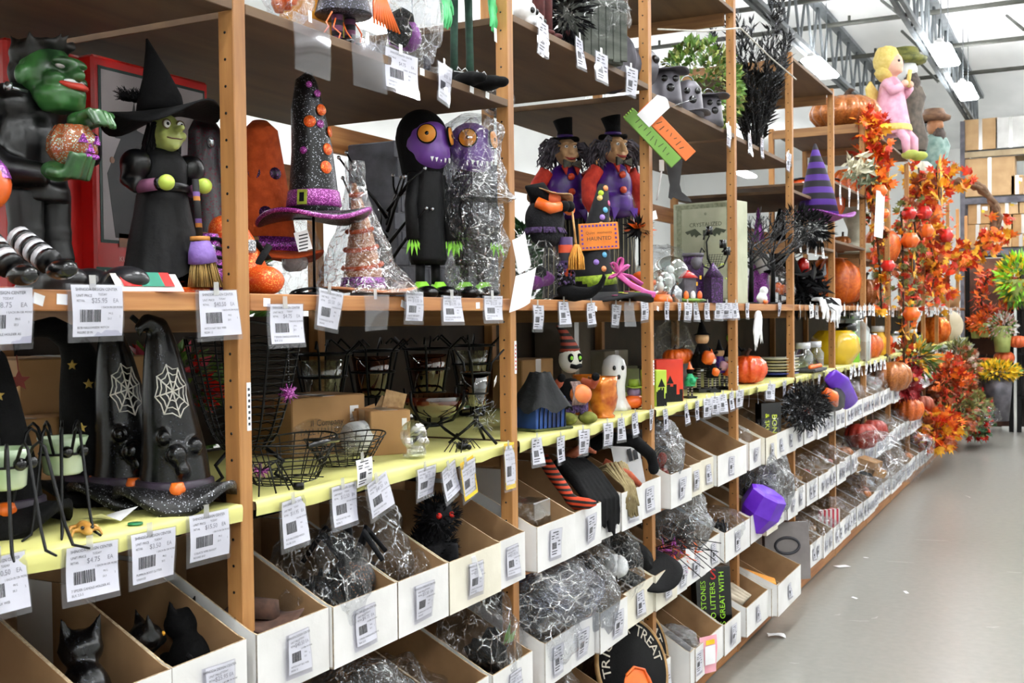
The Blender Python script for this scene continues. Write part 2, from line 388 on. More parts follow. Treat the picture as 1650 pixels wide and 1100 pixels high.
# ---------------------------------------------------------------- room
def slab(name, lo, hi, m):
    b = MB(); c = [(a + q) / 2 for a, q in zip(lo, hi)]; b.box((0, 0, 0), [q - a for a, q in zip(lo, hi)])
    return struct(b.build(name, m, None, c))
def concrete():
    m, nt, b = _nt('polished_concrete'); L = nt.links.new
    v = _coord(nt, (.9, .9, .9)); n = nt.nodes.new('ShaderNodeTexNoise'); n.inputs['Scale'].default_value = 26; n.inputs['Detail'].default_value = 3; L(v, n.inputs['Vector'])
    r = nt.nodes.new('ShaderNodeValToRGB'); r.color_ramp.elements[0].position = .2; r.color_ramp.elements[1].position = .8
    r.color_ramp.elements[0].color = rgb('#898881'); r.color_ramp.elements[1].color = rgb('#918f88'); L(n.outputs[0], r.inputs[0])
    n2 = nt.nodes.new('ShaderNodeTexNoise'); n2.inputs['Scale'].default_value = 9; n2.inputs['Detail'].default_value = 5; n2.inputs['Distortion'].default_value = 1.5; L(v, n2.inputs['Vector'])
    r2 = nt.nodes.new('ShaderNodeValToRGB'); r2.color_ramp.elements[0].position = .27; r2.color_ramp.elements[1].position = .36
    r2.color_ramp.elements[0].color = rgb('#6b6963'); r2.color_ramp.elements[1].color = (1, 1, 1, 1); L(n2.outputs[0], r2.inputs[0])
    mx = nt.nodes.new('ShaderNodeMix'); mx.data_type = 'RGBA'; mx.blend_type = 'MULTIPLY'; mx.inputs[0].default_value = .2; L(r.outputs[0], mx.inputs[6]); L(r2.outputs[0], mx.inputs[7]); L(r.outputs[0], b.inputs['Base Color'])
    ma = nt.nodes.new('ShaderNodeMapRange'); ma.inputs[3].default_value = .25; ma.inputs[4].default_value = .29; b.inputs['Roughness'].default_value = .27
    b.inputs['Specular IOR Level'].default_value = .5
    return m
wall_m = mat('white_wall', '#eaebe9', '#f2f3f1', .6, .8)
ceil_m = mat('white_roof_foil', '#eceeee', '#f8f9f9', (1.6, .5, 1), .55, bump=.35, bscale=(5, .8, 1))
ZC = 6.0
slab('floor', (-9, -5, -.1), (9, 32, 0), concrete())
slab('wall_back', (-9, 31.8, 0), (9, 32, ZC), wall_m)
slab('wall_left', (-9.2, -5, 0), (-9, 32, ZC), wall_m)
slab('wall_right', (9, -5, 0), (9.2, 32, ZC), wall_m)
slab('wall_front', (-9, -5.2, 0), (9, -5, ZC), wall_m)
slab('ceiling', (-9.2, -5.2, ZC), (9.2, 32, ZC + .15), ceil_m)
# joints sawn into the floor
jm = mat('floor_joint', '#4c4a46', '#5e5c56', 20, .8)
flo = bpy.data.objects['floor']
for k, (x0, y0, x1, y1, wd) in enumerate([(.012, -5, .012, 26, .008), (-.1, 5.75, 9, 6.35, .006), (-.1, 12.4, 9, 12.4, .006), (2.6, -5, 2.6, 30, .006)]):
    b = MB(); a = Vector((x0, y0, 0)); c = Vector((x1, y1, 0)); d = (c - a).normalized(); nn = Vector((-d.y, d.x, 0)) * wd / 2
    b.add([a - nn, a + nn, c + nn, c - nn], [(0, 3, 2, 1)], 0, False)
    o = b.build('floor_joint', jm, flo); o.matrix_parent_inverse = flo.matrix_world.inverted() @ Matrix.Translation((0, 0, 0)); o.location = Vector((0, 0, .0012))
scuff = mat('floor_scuff', '#77756e', '#828079', 40, .6)
for px, py, l, a in ((1385, 1000, .12, .3), (1410, 995, .07, 1.2), (1280, 1068, .05, .2), (1600, 1010, .08, .5), (1635, 922, .1, .1), (1500, 870, .25, .2), (1560, 800, .14, 2.0), (1450, 905, .2, .15), (1350, 990, .05, 1)):
    q = Pz(px, py, 0); b = MB(); b.lathe([(.001, 0), (1, 0)], 12, sx=l / 2, sy=.006, fn=lambda p, t: (p.x, p.y * (1 + .8 * math.sin(t * 3)), p.z)); o = b.build('scuff_mark', scuff, flo, q - flo.location + Vector((0, 0, .0008)), a)
# roof trusses along the aisle, pipes across, braces
steel = mat('grey_steel', '#54595c', '#676c6f', 6, .6)
dk_steel = mat('dark_pipe', '#34352f', '#44453e', 6, .6)
def truss(x, y0, y1, label):
    t = thing('roof_truss', label, 'roof truss', (x, y0, ZC - .8)); n = int((y1 - y0) / .75)
    b = MB()
    for s in (-1, 1): b.box((s * .045, (y1 - y0) / 2, 0), (.05, y1 - y0, .06))
    b.build('lower_chord', steel, t)
    b = MB(); b.box((0, (y1 - y0) / 2, .76), (.14, y1 - y0, .06)); b.build('upper_chord', steel, t)
    for i in range(n):
        a = i * .75
        for (p, q) in (((0, a, 0), (0, a + .36, .75)), ((0, a + .39, .75), (0, a + .75, 0))):
            c = MB(); c.tube([p, q], .021, 6); c.build('web_bar', steel, t)
xa = P(1310, 90, 0); zt = ZC - .8
for px, py, lab in ((1305, 86, 'grey open-web roof truss nearest the wooden rack, above the twig trees'), (1492, 75, 'grey open-web roof truss further right, above the two end light fittings')):
    q = Pz(px, py, zt); truss(q.x, 2.0, 24.2 if px > 1400 else 28, lab)
    print('truss', q)
for k, (px, py) in enumerate([(1400, 33), (1500, 78), (1560, 118), (1300, 2)]):
    q = Pz(px, py, ZC - .25)
    o = MB(); o.tube([(-8.9, 0, 0), (8.9, 0, 0)], .035, 8)
    for j in range(6): o.tube([(-7 + j * 2.8, 0, 0), (-7 + j * 2.8, 0, .1)], .022, 6)
    tag(o.build('ceiling_pipe', dk_steel, None, (0, q.y, q.z)), ['thin dark pipe crossing under the ceiling above the fairy figure', 'second dark ceiling pipe, behind the bright end light fitting', 'farthest dark pipe crossing under the white ceiling', 'nearest dark ceiling pipe, at the top edge of the photo'][k], 'pipe', 'pipes under the ceiling')
for k, (a, b_) in enumerate([((1453, 50), (1497, 92)), ((1478, 97), (1512, 132)), ((1622, 25), (1650, 48)), ((1420, 0), (1470, 40)), ((1288, 75), (1308, 92))]):
    p = Pz(*a, ZC - .25); q = P(*b_, p.x - .01); q = Pz(b_[0], b_[1], ZC - .8)
    c = MB(); c.tube([(0, 0, 0), q - p], .02, 6)
    tag(c.build('sway_brace', dk_steel, None, p), 'dark slanting brace ' + ['left of the brighter end light', 'below it, left of the lower end light', 'at the right edge of the ceiling', 'at the top, left of the second truss', 'beside the left light fitting'][k], 'brace', 'ceiling braces')
# fluorescent fittings
tube_m = emit('lit_diffuser', '#fbfdff', LAMP)
def lamp_mesh():
    a = MB(); a.box((0, 0, .04), (.10, 1.24, .04), bev=.01); a.box((0, 0, .07), (.05, 1.2, .03))
    c = MB(); c.box((0, 0, -.01), (.27, 1.2, .06), bev=.025)
    return a.mesh('housing', white_m), c.mesh('diffuser', tube_m)
LH, LD = lamp_mesh()
def lamp(x, y, z, label, n=[0]):
    t = thing('ceiling_light', label, 'ceiling light', (x, y, z), 0, 'fluorescent ceiling lights')
    put('housing', LH, t); put('diffuser', LD, t)
    for s in (-.4, .4):
        c = MB(); c.tube([(0, s, .09), (0, s, ZC - z)], .006, 5); c.build('hanger', steel, t)
    return t
ZL = 5.0
seen = [((1322, 109), 'glowing strip light hanging left of the fairy figure, above the big pumpkin'), ((1522, 88), 'larger of the two glowing strip lights right of the fairy figure'), ((1556, 147), 'smaller glowing strip light, farthest to the right')]
rows = {}
for (px, py), lab in seen:
    q = Pz(px, py, ZL); print('lamp', q); lamp(q.x, q.y, ZL, lab)
for x in (-5.6, .9, 2.4, 4.6):  # row just right of the aisle is added, unseen, to brighten the far end
    for k in range(11):
        y = -4.0 + k * 3.0
        if y > 9 and -4 < x < 2 or y < 9 and x == 2.4: continue
        lamp(x, y, ZL, f'glowing strip light outside the picture, {NTH[k]} in the row {"over the aisle" if x > 0 and x < 2 else "just right of the aisle" if x == 2.4 else "right of the aisle" if x > 2 else "by the left wall"}')
# ---------------------------------------------------------------- the rack
LB = 1.2224; Y0 = 1.823
def PY(k): return Y0 + LB * k                              # far edge of upright k
PW = .038; DEP = .76
ZD, ZB, ZA, ZY, ZM = .165, .535, .905, 1.310, 1.745        # deck, two bin shelves, yellow shelf, middle shelf
TOPZ = {-1: 2.345, 0: 2.345, 1: 2.61, 2: 2.585, 3: 2.58}
POST_TOP = {-1: 3.2, 0: 3.2, 1: 3.2, 2: 3.2, 3: 3.3, 4: 3.24, 5: 3.24, 6: 3.2, 7: 3.2, 8: 3.15, 9: 3.15, 10: 3.15, 11: 3.1, 12: 3.1, 13: 3.1}
rack = thing('shelving_rack', 'long open pine shelving rack running down the left side of the aisle', 'shelving rack', (0, 0, 0))
K1 = 14
for k in range(-1, K1):
    zt = POST_TOP[k]
    b = MB(); b.box((0, 0, zt / 2), (.041, PW, zt), bev=.002); me = b.mesh('upright', pine_v)
    o = put('upright', me, rack, (-.0205, PY(k) - PW / 2, 0))
    if k < 8:
        h = MB(); z = .3
        while z < zt - .1:
            h.tube([(-.002, -PW / 2 - .0006, z), (-.002, -PW / 2 + .001, z)], .0032, 6)
            z += .055
        h.build('peg_holes', black_plastic, o)['kind'] = 'stuff'
    put('rear_upright', me, rack, (-DEP + .0205, PY(k) - PW / 2, 0))
BM = {}
def board(name, k, z, th, m, front=0.0, dep=DEP, lip=None):
    key = (name, th, m.name, dep, k == -1)
    L = LB - PW - .002
    if key not in BM:
        b = MB(); b.box((-dep / 2, 0, -th / 2), (dep, L, th), bev=.0015); BM[key] = b.mesh(name, [m])
    return put(name, BM[key], rack, (front, PY(k) + (LB - PW) / 2 - 0.0, z))
def edge(k, z, th, m=None):
    key = ('edge', th)
    if key not in BM:
        b = MB(); b.box((-.0095, 0, -th / 2), (.019, LB - PW - .002, th), bev=.002); BM[key] = b.mesh('edge_strip', pine_h)
    return put('edge_strip', BM[key], rack, (0, PY(k) + (LB - PW) / 2, z))
cov_cache = {}
def cover(k):
    L = LB - PW - .004; v = k % 3
    if v not in cov_cache:
        b = MB(); rr = random.Random(v)
        f = [rr.uniform(-.004, .004) for _ in range(20)]
        pr = [(-.70, .0012), (-.3, .0015), (-.02, .0015), (.004, .0), (.0065, -.006), (.006, -.02), (.0045, -.034)]
        def fn(i, j):
            a = pr[min(int(round(j * 6)), 6)]; q = f[int(i * 18)] * (1 if j > .8 else 0)
            return (a[0] + abs(q) * .3, (i - .5) * L, a[1] + q * 1.2)
        b.sheet(fn, 18, 6); cov_cache[v] = b.mesh('shelf_paper', yellow)
    return cov_cache[v]
for k in range(-1, K1 - 1):
    board('shelf_board', k, ZM, .019, ply, -.019, DEP - .019); edge(k, ZM, .036)
    yb = board('shelf_board', k, ZY, .019, ply); put('shelf_paper', cover(k), yb, (0, 0, 0))
    for z in (ZA, ZB): board('shelf_board', k, z, .019, pine_h)
    board('deck_board', k, ZD, .019, pine_h)
    b = MB(); b.box((0, 0, 0), (.02, LB - PW - .002, ZD - .03), bev=.002)
    put('kick_board', b.mesh('kick_board', pine_h), rack, (-.012, PY(k) + (LB - PW) / 2, (ZD - .02) / 2))
    if k in TOPZ:
        board('shelf_board', k, TOPZ[k], .022, ply)
        # a rail along the back under the board
    b = MB(); b.box((0, 0, 0), (.02, LB - PW - .002, .09)); put('back_rail', b.mesh('back_rail', pine_h), rack, (-DEP + .03, PY(k) + (LB - PW) / 2, 2.14 if k < 1 else 2.3))
hard = mat('dark_hardboard', '#2c2118', '#3a2c20', 8, .7)  # added dark sheets: shade of the open, cluttered back put into colour
for k in range(-1, K1 - 1):
    for z0, z1 in ((.02, 1.28),) + (((1.32, 1.70),) if k >= 0 else ()):
        b = MB(); b.box((0, 0, 0), (.005, LB - .004, z1 - z0)); put('back_panel', b.mesh('back_panel', hard), rack, (-DEP - .004, PY(k) + (LB - PW) / 2, (z0 + z1) / 2))
# higher boards further on: (bay, height, thickness)
for k, z in ((2, 3.2), (4, 3.215), (6, 3.19), (7, 3.19), (5, 2.61), (4, 2.13), (5, 2.2), (6, 2.61), (7, 2.3), (8, 2.3), (9, 2.3), (10, 2.3), (11, 2.3), (12, 2.3)):
    board('shelf_board', k, z, .019, ply)
def xrail(y, z, h=.07):
    b = MB(); b.box((0, 0, 0), (DEP - .09, .02, h), bev=.002); put('cross_rail', b.mesh('cross_rail', pine_x), rack, (-DEP / 2, y, z - h / 2))
for k, z in ((2, 3.19), (3, 3.19), (4, 3.2), (5, 3.2), (6, 3.18), (7, 3.18), (6, 2.6), (4, 2.12), (5, 2.19), (6, 2.12), (8, 2.3), (9, 2.3)):
    xrail(PY(k) - PW - .012 if k not in (1,) else PY(k) + .012, z)
for k in range(0, 9): xrail(PY(k) - PW / 2, ZM - .02, .06); xrail(PY(k) - PW / 2, ZY - .02, .06)
# small labels stuck on the uprights
for k, py, n in ((0, 655, 'white'), (1, 575, 'w'), (2, 600, 'w'), (3, 605, 'w'), (4, 580, 'w')):
    q = P((403, 840, 1058, 1193, 1281)[k] - 3, py, 0.0)
    b = MB(); b.box((0, 0, 0), (.0016, .012, .1)); o = b.build('upright_label', paper, None, (.0010, PY(k) - .010, q.z))
    tag(o, 'narrow white sticker running down the ' + NTH[k] + ' upright from the left', 'sticker', 'stickers on the uprights')
    c = MB()
    for j in range(7): c.box((.0010, rnd(-.001, .001), -.036 + j * .012), (.0004, .006, .006))
    c.build('print', red_berry if k in (1, 2) else ink, o)
# ---------------------------------------------------------------- price cards
def card_print(price, w_, h_, near, lines):
    b = MB(); q = random.Random(price + str(lines))
    T = Matrix.Translation((.0008, 0, 0))
    def tx(s, y, z, size, m=0, al='LEFT'): b.text(s, size, Matrix.Translation((.0009, y * w_, z * h_)), m, al)
    if near:
        tx('SHINODA DESIGN CENTER', -.02, .41, .0072, 0, 'CENTER')
        tx('UNIT PRICE', -.42, .29, .0062); tx('TODAY', .0, .31, .0055)
        tx('RETAIL', -.42, .19, .0055); tx(price, .02, .19, .0125, 1, 'CENTER'); tx('EA', .29, .19, .0105, 1)
        tx('1 EACH', .05, .06, .005); tx('IN OR MORE', .22, .06, .005); tx('PKG', .2, -.06, .005); tx('2', .42, -.12, .005); tx('20.3', .18, -.16, .005)
        for i, l in enumerate(lines): tx(l, -.42, -.33 - .09 * i, .0058)
    else:
        for i, (y, z, ww) in enumerate([(-.05, .4, .5), (-.28, .27, .26), (.1, .3, .2), (-.3, .18, .22), (.1, .17, .3), (.3, .04, .22), (.3, -.1, .2), (-.15, -.3, .5), (-.2, -.39, .42)]):
            b.box((.0009, y * w_, z * h_), (.0003, ww * w_, .035 * h_), m=1 if i == 4 else 0)
    y = -.36
    while y < .04:
        bw = q.choice([.008, .014, .02]); b.box((.0009, (y + bw / 2) * w_, -.1 * h_), (.0003, bw * w_, .24 * h_)); y += bw + q.choice([.01, .016])
    return b.mesh('print', [ink, grey_ink])
_CM = {}
LINES = [('8578 HALLOWEEN WITCH', 'FIGURE 20 IN'), ('WITCH HAT BLK WEB', 'RESIN 12'), ('7 SPIDER CANDLE HOLDER AS', 'BLK 2.5-5'), ('PUMPKIN BOOT GLITTER', 'ORANGE'), ('12 BLACK WIRE BASKET', 'ROUND B/O')]
def card_meshes(w_, h_, near, v, col):
    key = (round(w_, 3), round(h_, 3), near, v, col.name)
    if key not in _CM:
        s = MB(); sd = v * 1.7
        s.sheet(lambda i, j: (.006 * math.sin(i * 2.2 + sd) * (j - .5) + .003 * math.sin(j * 3 + sd), (i - .5) * w_, (j - .5) * h_), 6, 6)
        bw = lambda y, z: .006 * math.sin((y / w_ + .5) * 2.2 + sd) * (z / h_) + .003 * math.sin((z / h_ + .5) * 3 + sd)
        pr = card_print(['25.95', '40.50', '4.75', '3.50', '15.50', '11.95', '12.50', '8.75'][v % 8].join(['$', '']), w_, h_, near, LINES[v % 5])
        for vt in pr.vertices: vt.co.x += bw(vt.co.y, vt.co.z)
        e = .004
        p = MB(); p.sheet(lambda i, j: (.0016 + bw((i - .5) * w_, (j - .5) * h_), (i - .5) * (w_ + 3 * e) - e, (j - .5) * (h_ + 3 * e) - e), 5, 5)
        p.sheet(lambda i, j: (-.0012 + bw((i - .5) * w_, (j - .5) * h_), (i - .5) * (w_ + 3 * e) - e, (j - .5) * (h_ + 3 * e) - e), 5, 5)
        _CM[key] = (s.mesh('sheet', col), pr, p.mesh('sleeve', sleeve_m))
    return _CM[key]
TAPE = MB().box((0, 0, 0), (.0006, .014, .026)).mesh('tape', tape_m)
NC = [7]
def card(px, py, X, label, w_=.108, h_=.09, near=True, rz=None, roll=None, col=None, empty=False, border=None, sleeve=True, name='price_card', z=None, y=None):
    """a card whose top middle is seen at px, py"""
    q = P(px, py, X) if y is None else Vector((X, y, z)); v = NC[0]; NC[0] += 1
    rz = rnd(-.12, .12) if rz is None else rz; roll = rnd(-.05, .05) if roll is None else roll
    t = thing(name, label, 'price card', q + Vector((.006, 0, -h_ / 2)), (roll, rnd(-.06, .02), rz), 'price cards along the shelf edges')
    sh, pr, sl = card_meshes(w_, h_, near, v % 8, col or paper)
    if not empty:
        o = put('sheet', sh, t); put('print', pr, o)
        if border:
            b = MB()
            for s in (-1, 1): b.box((.0011, 0, s * h_ * .47), (.0005, w_, h_ * (.1 if s < 0 else .2)))
            for s in (-1, 1): b.box((.0011, s * w_ * .47, 0), (.0005, w_ * .07, h_ * .98))
            b.build('border', border, t)
    if sleeve or empty: put('sleeve', sl, t)
    put('tape', TAPE, t, (.003, -.01, h_ / 2 + .004))
    return t
MID = 'hanging from the middle shelf edge'; YEL = 'hanging from the yellow shelf edge'; TOP = 'hanging from the top shelf edge'
for a in [
    (-2, 464, 'white price card cut by the left picture edge, ' + MID),
    (152, 459, 'white price card below the booklet, left of the witch figure'),
    (350, 468, 'white price card below the witch figure, beside the first upright'),
    (460, 490, 'white price card below the orange pumpkin boot, right of the first upright', .105, .085),
    (527, 468, 'tilted white price card below the spotted hat stand', .10, .085, True, .1, -.12),
    (664, 470, 'white price card below the black wire tree', .09, .075),
    (727, 477, 'white price card below the purple headed figure in black', .09, .07),
    (793, 477, 'white price card below the bagged purple headed figure', .095, .07),
    ]: card(a[0], a[1], .002, a[2], *a[3:])
card(604, 476, .002, 'empty clear card sleeve below the bagged witch hat', .095, .075, empty=True)
for a in [(864, 492, 'crumpled white price card right of the second upright, ' + MID, .10, .08), (907, 486, 'white price card below the broom figure'), (951, 488, 'white price card below the spotted felt hat'), (990, 491, 'white price card below the striped trouser doll'), (1036, 485, 'tilted price card left of the third upright')]:
    card(a[0], a[1], .002, a[2], .088, .075, False)
card(1013, 488, .002, 'empty clear sleeve between two price cards below the dolls', .085, .08, empty=True)
for i, (x, r_) in enumerate([(1073, .1), (1092, .2), (1106, -.1), (1120, .0), (1138, .0), (1157, -.3), (1170, -.4), (1184, -.1), (1203, .05), (1254, .05)]):
    card(x, 488 if i else 486, .002, f'price card {NTH[i]} from the third upright along the middle shelf', .075, .075, False, r_, col=pink_paper if i in (1, 4) and False else paper)
NC[0] += 1
for a in [(-2, 896, 'white price card at the left picture edge, ' + YEL), (146, 876, 'four seventy-five price card below the spider candle holders'), (243, 855, 'white price card below the plastic lizard toy'), (333, 825, 'white price card below the cobweb witch hat'),
          (472, 803, 'white price card below the low wire basket', .098, .1), (553, 780, 'white price card below the white candle roll', .1, .092), (683, 752, 'white price card below the glass skull', .1, .075)]:
    card(a[0], a[1], .010, a[2], *a[3:])
card(583, 738, .012, 'small blank white card standing on the yellow shelf edge', .075, .065, False, .1, sleeve=False)
card(609, 768, .03, 'grey sleeved price card turned sideways below the small kraft box', .1, .085, True, .05, .22)
card(724, 748, .03, 'sideways price card left of the yellow bordered sign', .09, .085, True, .1, .25)
card(752, 742, .035, 'yellow bordered sale card turned sideways below the amber bowl', .075, .1, True, .0, .22, border=yel_paper)
card(818, 718, .02, 'yellow bordered sale card left of the second upright', .085, .125, True, .12, border=yel_paper)
for a in [(864, 705, .04), (902, 703, .15), (938, 692, .0), (977, 681, .0), (999, 673, .05), (1022, 665, .1), (1047, 659, .2)]:
    card(a[0], a[1], .012, 'price card ' + {864: 'below the haunted house lantern', 902: 'turned sideways below the clown doll', 938: 'turned sideways below the green doll feet', 977: 'below the orange glass cup', 999: 'right of the orange glass cup', 1022: 'below the white ghost jar', 1047: 'left of the third upright, below the bag of figures'}[a[0]], .085, .082, False, a[2])
for i, x in enumerate((1070, 1105, 1122, 1138, 1151, 1164, 1178, 1190)):
    card(x, 659 - (x - 1070) * .26, .012, f'price card {NTH[i]} from the third upright along the yellow shelf', .075, .085, False, R.choice([.0, .1, -.2]))
for i, x in enumerate((1204, 1219, 1240, 1262)):
    card(x, 628 - i * 5, .012, f'price card {NTH[i]} from the fourth upright along the yellow shelf', .07, .085, False, R.choice([.0, .3, -.5]), rnd(-.3, .3))
card(500, 32, .002, 'large empty clear sleeve on the top shelf edge, nearest the first upright', .13, .115, empty=True, roll=0)
card(592, 66, .002, 'large empty clear sleeve below the striped stocking legs', .125, .11, empty=True, roll=0)
card(645, 84, .002, 'white price card on the top shelf below the crinkled bag', .13, .1); card(713, 106, .002, 'white price card left of the black cloth shoes', .1, .095, rz=.2)
for a in [(872, 36, 'below the dark red legs'), (933, 62, 'below the black feather tree'), (968, 86, 'below the grey wooden house'), (1015, 110, 'below the zinc can'), (1172, 202, 'left of the fourth upright'), (1207, 216, 'right of the fourth upright'), (1227, 223, 'below the black glitter branches'), (1269, 247, 'beside the fifth upright')]:
    card(a[0], a[1], .002, 'price card hanging from the top shelf ' + a[2], .095, .1, False)
# farther bays
for k in range(4, 12):
    n = 7 if k < 9 else 6
    for i in range(n):
        f = (i + .6 + rnd(-.2, .2)) / n
        card(0, 0, .006, f'small price card {NTH[i]} from left on the middle shelf edge, {BAY[k + 1]}', .055, .085, False, rnd(-.3, .3), rnd(-.15, .15), sleeve=False, y=PY(k) + f * (LB - .06), z=ZM + rnd(-.01, .01))
        card(0, 0, .014, f'small price card {NTH[i]} from left on the yellow shelf edge, {BAY[k + 1]}', .055, .09, False, rnd(-.2, .5), rnd(-.15, .15), sleeve=False, y=PY(k) + f * (LB - .06), z=ZY + rnd(-.015, .0))
# ---------------------------------------------------------------- bins
def panel(b, o, i, mo, mi):
    """a sheet with outer outline o and inner outline i"""
    n = len(o); b.add(list(o) + list(i), [tuple(range(n))], mo, False)
    b.f.append([len(b.v) - n + j for j in range(n)][::-1]); b.m.append(mi); b.s.append(False)
    base = len(b.v) - 2 * n
    for j in range(n): b.f.append([base + j, base + n + j, base + n + (j + 1) % n, base + (j + 1) % n]); b.m.append(2); b.s.append(False)
def bin_mesh(w_, d, hf, hb, run, outer):
    b = MB(); t = .004; h = w_ / 2
    prof = [(0, 0), (0, hf), (-.02, hf + .006), (-run, hb), (-d, hb), (-d, 0)]
    for s in (-1, 1):
        o = [(x, s * h, z) for x, z in prof]; i = [(x, s * (h - t), z) for x, z in prof]
        if s > 0: o.reverse(); i.reverse()
        panel(b, o, i, 0, 1)
    e = .0005
    panel(b, [(e, -h, 0), (e, h, 0), (e, h, hf), (e, -h, hf)], [(-t, -h, 0), (-t, h, 0), (-t, h, hf), (-t, -h, hf)], 0, 1)
    panel(b, [(-d, h, 0), (-d, -h, 0), (-d, -h, hb), (-d, h, hb)], [(-d + t, h, 0), (-d + t, -h, 0), (-d + t, -h, hb), (-d + t, h, hb)], 0, 1)
    panel(b, [(0, -h, 0), (-d, -h, 0), (-d, h, 0), (0, h, 0)], [(0, -h, t), (-d, -h, t), (-d, h, t), (0, h, t)], 0, 1)
    return b.mesh('body', [outer, kraft, edge_card])
_BN = {}; BINS = {}
def mkbin(y0, y1, z, X, label, hf=.14, hb=.27, run=.27, d=.42, cream=False, rz=None, near=True, cards=1, cw=.075, name='stock_bin'):
    w_ = round(y1 - y0 - .004, 3); key = (w_, d, hf, hb, run, cream)
    if key not in _BN: _BN[key] = bin_mesh(w_, d, hf, hb, run, cream_card if cream else white_card)
    t = thing(name, label, 'storage bin', (X, (y0 + y1) / 2, z + .0005), rnd(-.02, .02) if rz is None else rz, 'cardboard stock bins on the rack')
    put('body', _BN[key], t)
    for i in range(cards):
        sh, pr, sl = card_meshes(cw, cw * 1.12, near, (NC[0]) % 8, paper); NC[0] += 1
        yy = (i - (cards - 1) / 2) * w_ * .42 + rnd(-.02, .02) * w_ * 4
        o = put('label_card', sh, t, (.008, yy, hf * .52), (rnd(-.04, .04), .0, rnd(-.05, .05))); put('print', pr, o); put('sleeve', sl, o)
    return t
ROWN = {'A': 'upper bin row', 'B': 'middle bin row', 'C': 'bottom bin row'}
ROWZ = {'A': ZA, 'B': ZB, 'C': ZD}
def row(r, k, cuts, **kw):
    """bins between the y positions in cuts, bay index k"""
    out = []
    for i in range(len(cuts) - 1):
        a, b_ = cuts[i], cuts[i + 1]
        cr = kw.get('creams', ()) ; q = {x: v for x, v in kw.items() if x not in ('creams', 'X', 'nobins')}
        if i in kw.get('nobins', ()): continue
        X = kw.get('X', .045) + rnd(-.012, .015)
        out.append(mkbin(a, b_, ROWZ[r], X, f'{"cream" if i in cr else "white"} cardboard bin, {NTH[i]} from left on the {ROWN[r]}, {BAY[k + 1]}', cream=i in cr, **q))
    BINS[(r, k)] = out
    return out
def cut(pxs, X=.045, py=900): return [P(x, py, X).y for x in pxs]
row('A', -1, [PY(-1) + .01] + cut((137, 268, 392), .03, 1020))
row('A', 0, cut((414, 531, 636, 717), .045, 960) + cut((798, 842), .04, 900), creams=(3,))
row('A', 1, [PY(1) + .01] + cut((917, 962, 997, 1030), .04, 800) + [PY(2) - .03], near=False)
row('A', 2, [PY(2) + .02] + cut((1107, 1128, 1150), .04, 750) + [PY(3) - .045], near=False, creams=(1, 2), cw=.07)
row('B', -1, [PY(-1) + .01, PY(-1) + .4, PY(-1) + .8, PY(0) - .03])
row('B', 0, [PY(0) + .01, PY(0) + .3] + cut((715, 785, 852), .04, 1060), near=True)
row('B', 1, [PY(1) + .055] + cut((915, 953, 1000), .045, 1000) + [cut((1052,), .05, 930)[0], PY(2) + .09], creams=(3, 4), near=False, X=.06)
row('B', 2, [PY(2) + .11] + cut((1106, 1140, 1165), .05, 900) + [PY(3) - .02], near=False)
row('C', 0, [PY(0) + .01, PY(0) + .4, PY(0) + .8, PY(1) - .05])
row('C', 1, [PY(1) + .01, PY(1) + .36, PY(1) + .7, PY(2) - .1, PY(2) + .03], near=False, X=.06, creams=(2,))
row('C', 2, [PY(2) + .11, PY(2) + .32] + cut((1128, 1172, 1198), .13, 1000), near=False, X=.11, nobins=(1,), hb=.3)
row('C', 3, cut((1210, 1245, 1258, 1290), .15, 900), near=False, X=.13, nobins=(2,), cw=.06)
bi = lambda r, k, i: BINS[(r, k)][i]
for k in range(3, 11):
    n = 5 if k % 2 else 4
    for r in 'ABC':
        if r == 'C' and k == 3: continue
        if r == 'C' and k > 8: continue
        g = (LB - .03) / n; st = PY(k) + .012
        row(r, k, [st + g * i for i in range(n + 1)], near=False, cw=.055, cards=2 if k > 3 else 1, X=.06 if r != 'C' else .09, creams=(1,) if k == 3 else ())
# ---------------------------------------------------------------- crumpled bags
_BG = {}
def bag_mesh(v, sx, sy, sz, neck=False, dense=1):
    key = (v, round(sx, 2), round(sy, 2), round(sz, 2), neck, dense)
    if key in _BG: return _BG[key]
    nu, nv = 26 * dense, 18 * dense; V = []; F = []
    for i in range(nv + 1):
        th = PI * i / nv
        for j in range(nu):
            a = 2 * PI * j / nu; d = Vector((math.sin(th) * math.cos(a), math.sin(th) * math.sin(a), math.cos(th)))
            o = Vector((v * 3.3, v * 1.7, 0))
            q = 1 + .22 * noise.fractal(d * 1.4 + o, 1, 2, 2) + .13 * (noise.ridged_multi_fractal(d * 2.4 + o, .9, 2.1, 3, 1.0, 2.0) - 1) * .6
            z = d.z * q; r_ = q
            if neck and z > .35: r_ *= max(.16, 1 - (z - .35) * 1.7); z *= 1.25
            V.append((d.x * r_ * sx, d.y * r_ * sy, max(z, -.93) * sz))
    for i in range(nv):
        for j in range(nu): j2 = (j + 1) % nu; F.append((i * nu + j, (i + 1) * nu + j, (i + 1) * nu + j2, i * nu + j2))
    b = MB(); b.add(V, F, 0, False); _BG[key] = b.mesh('film', bag_m); return _BG[key]
_CT = {}
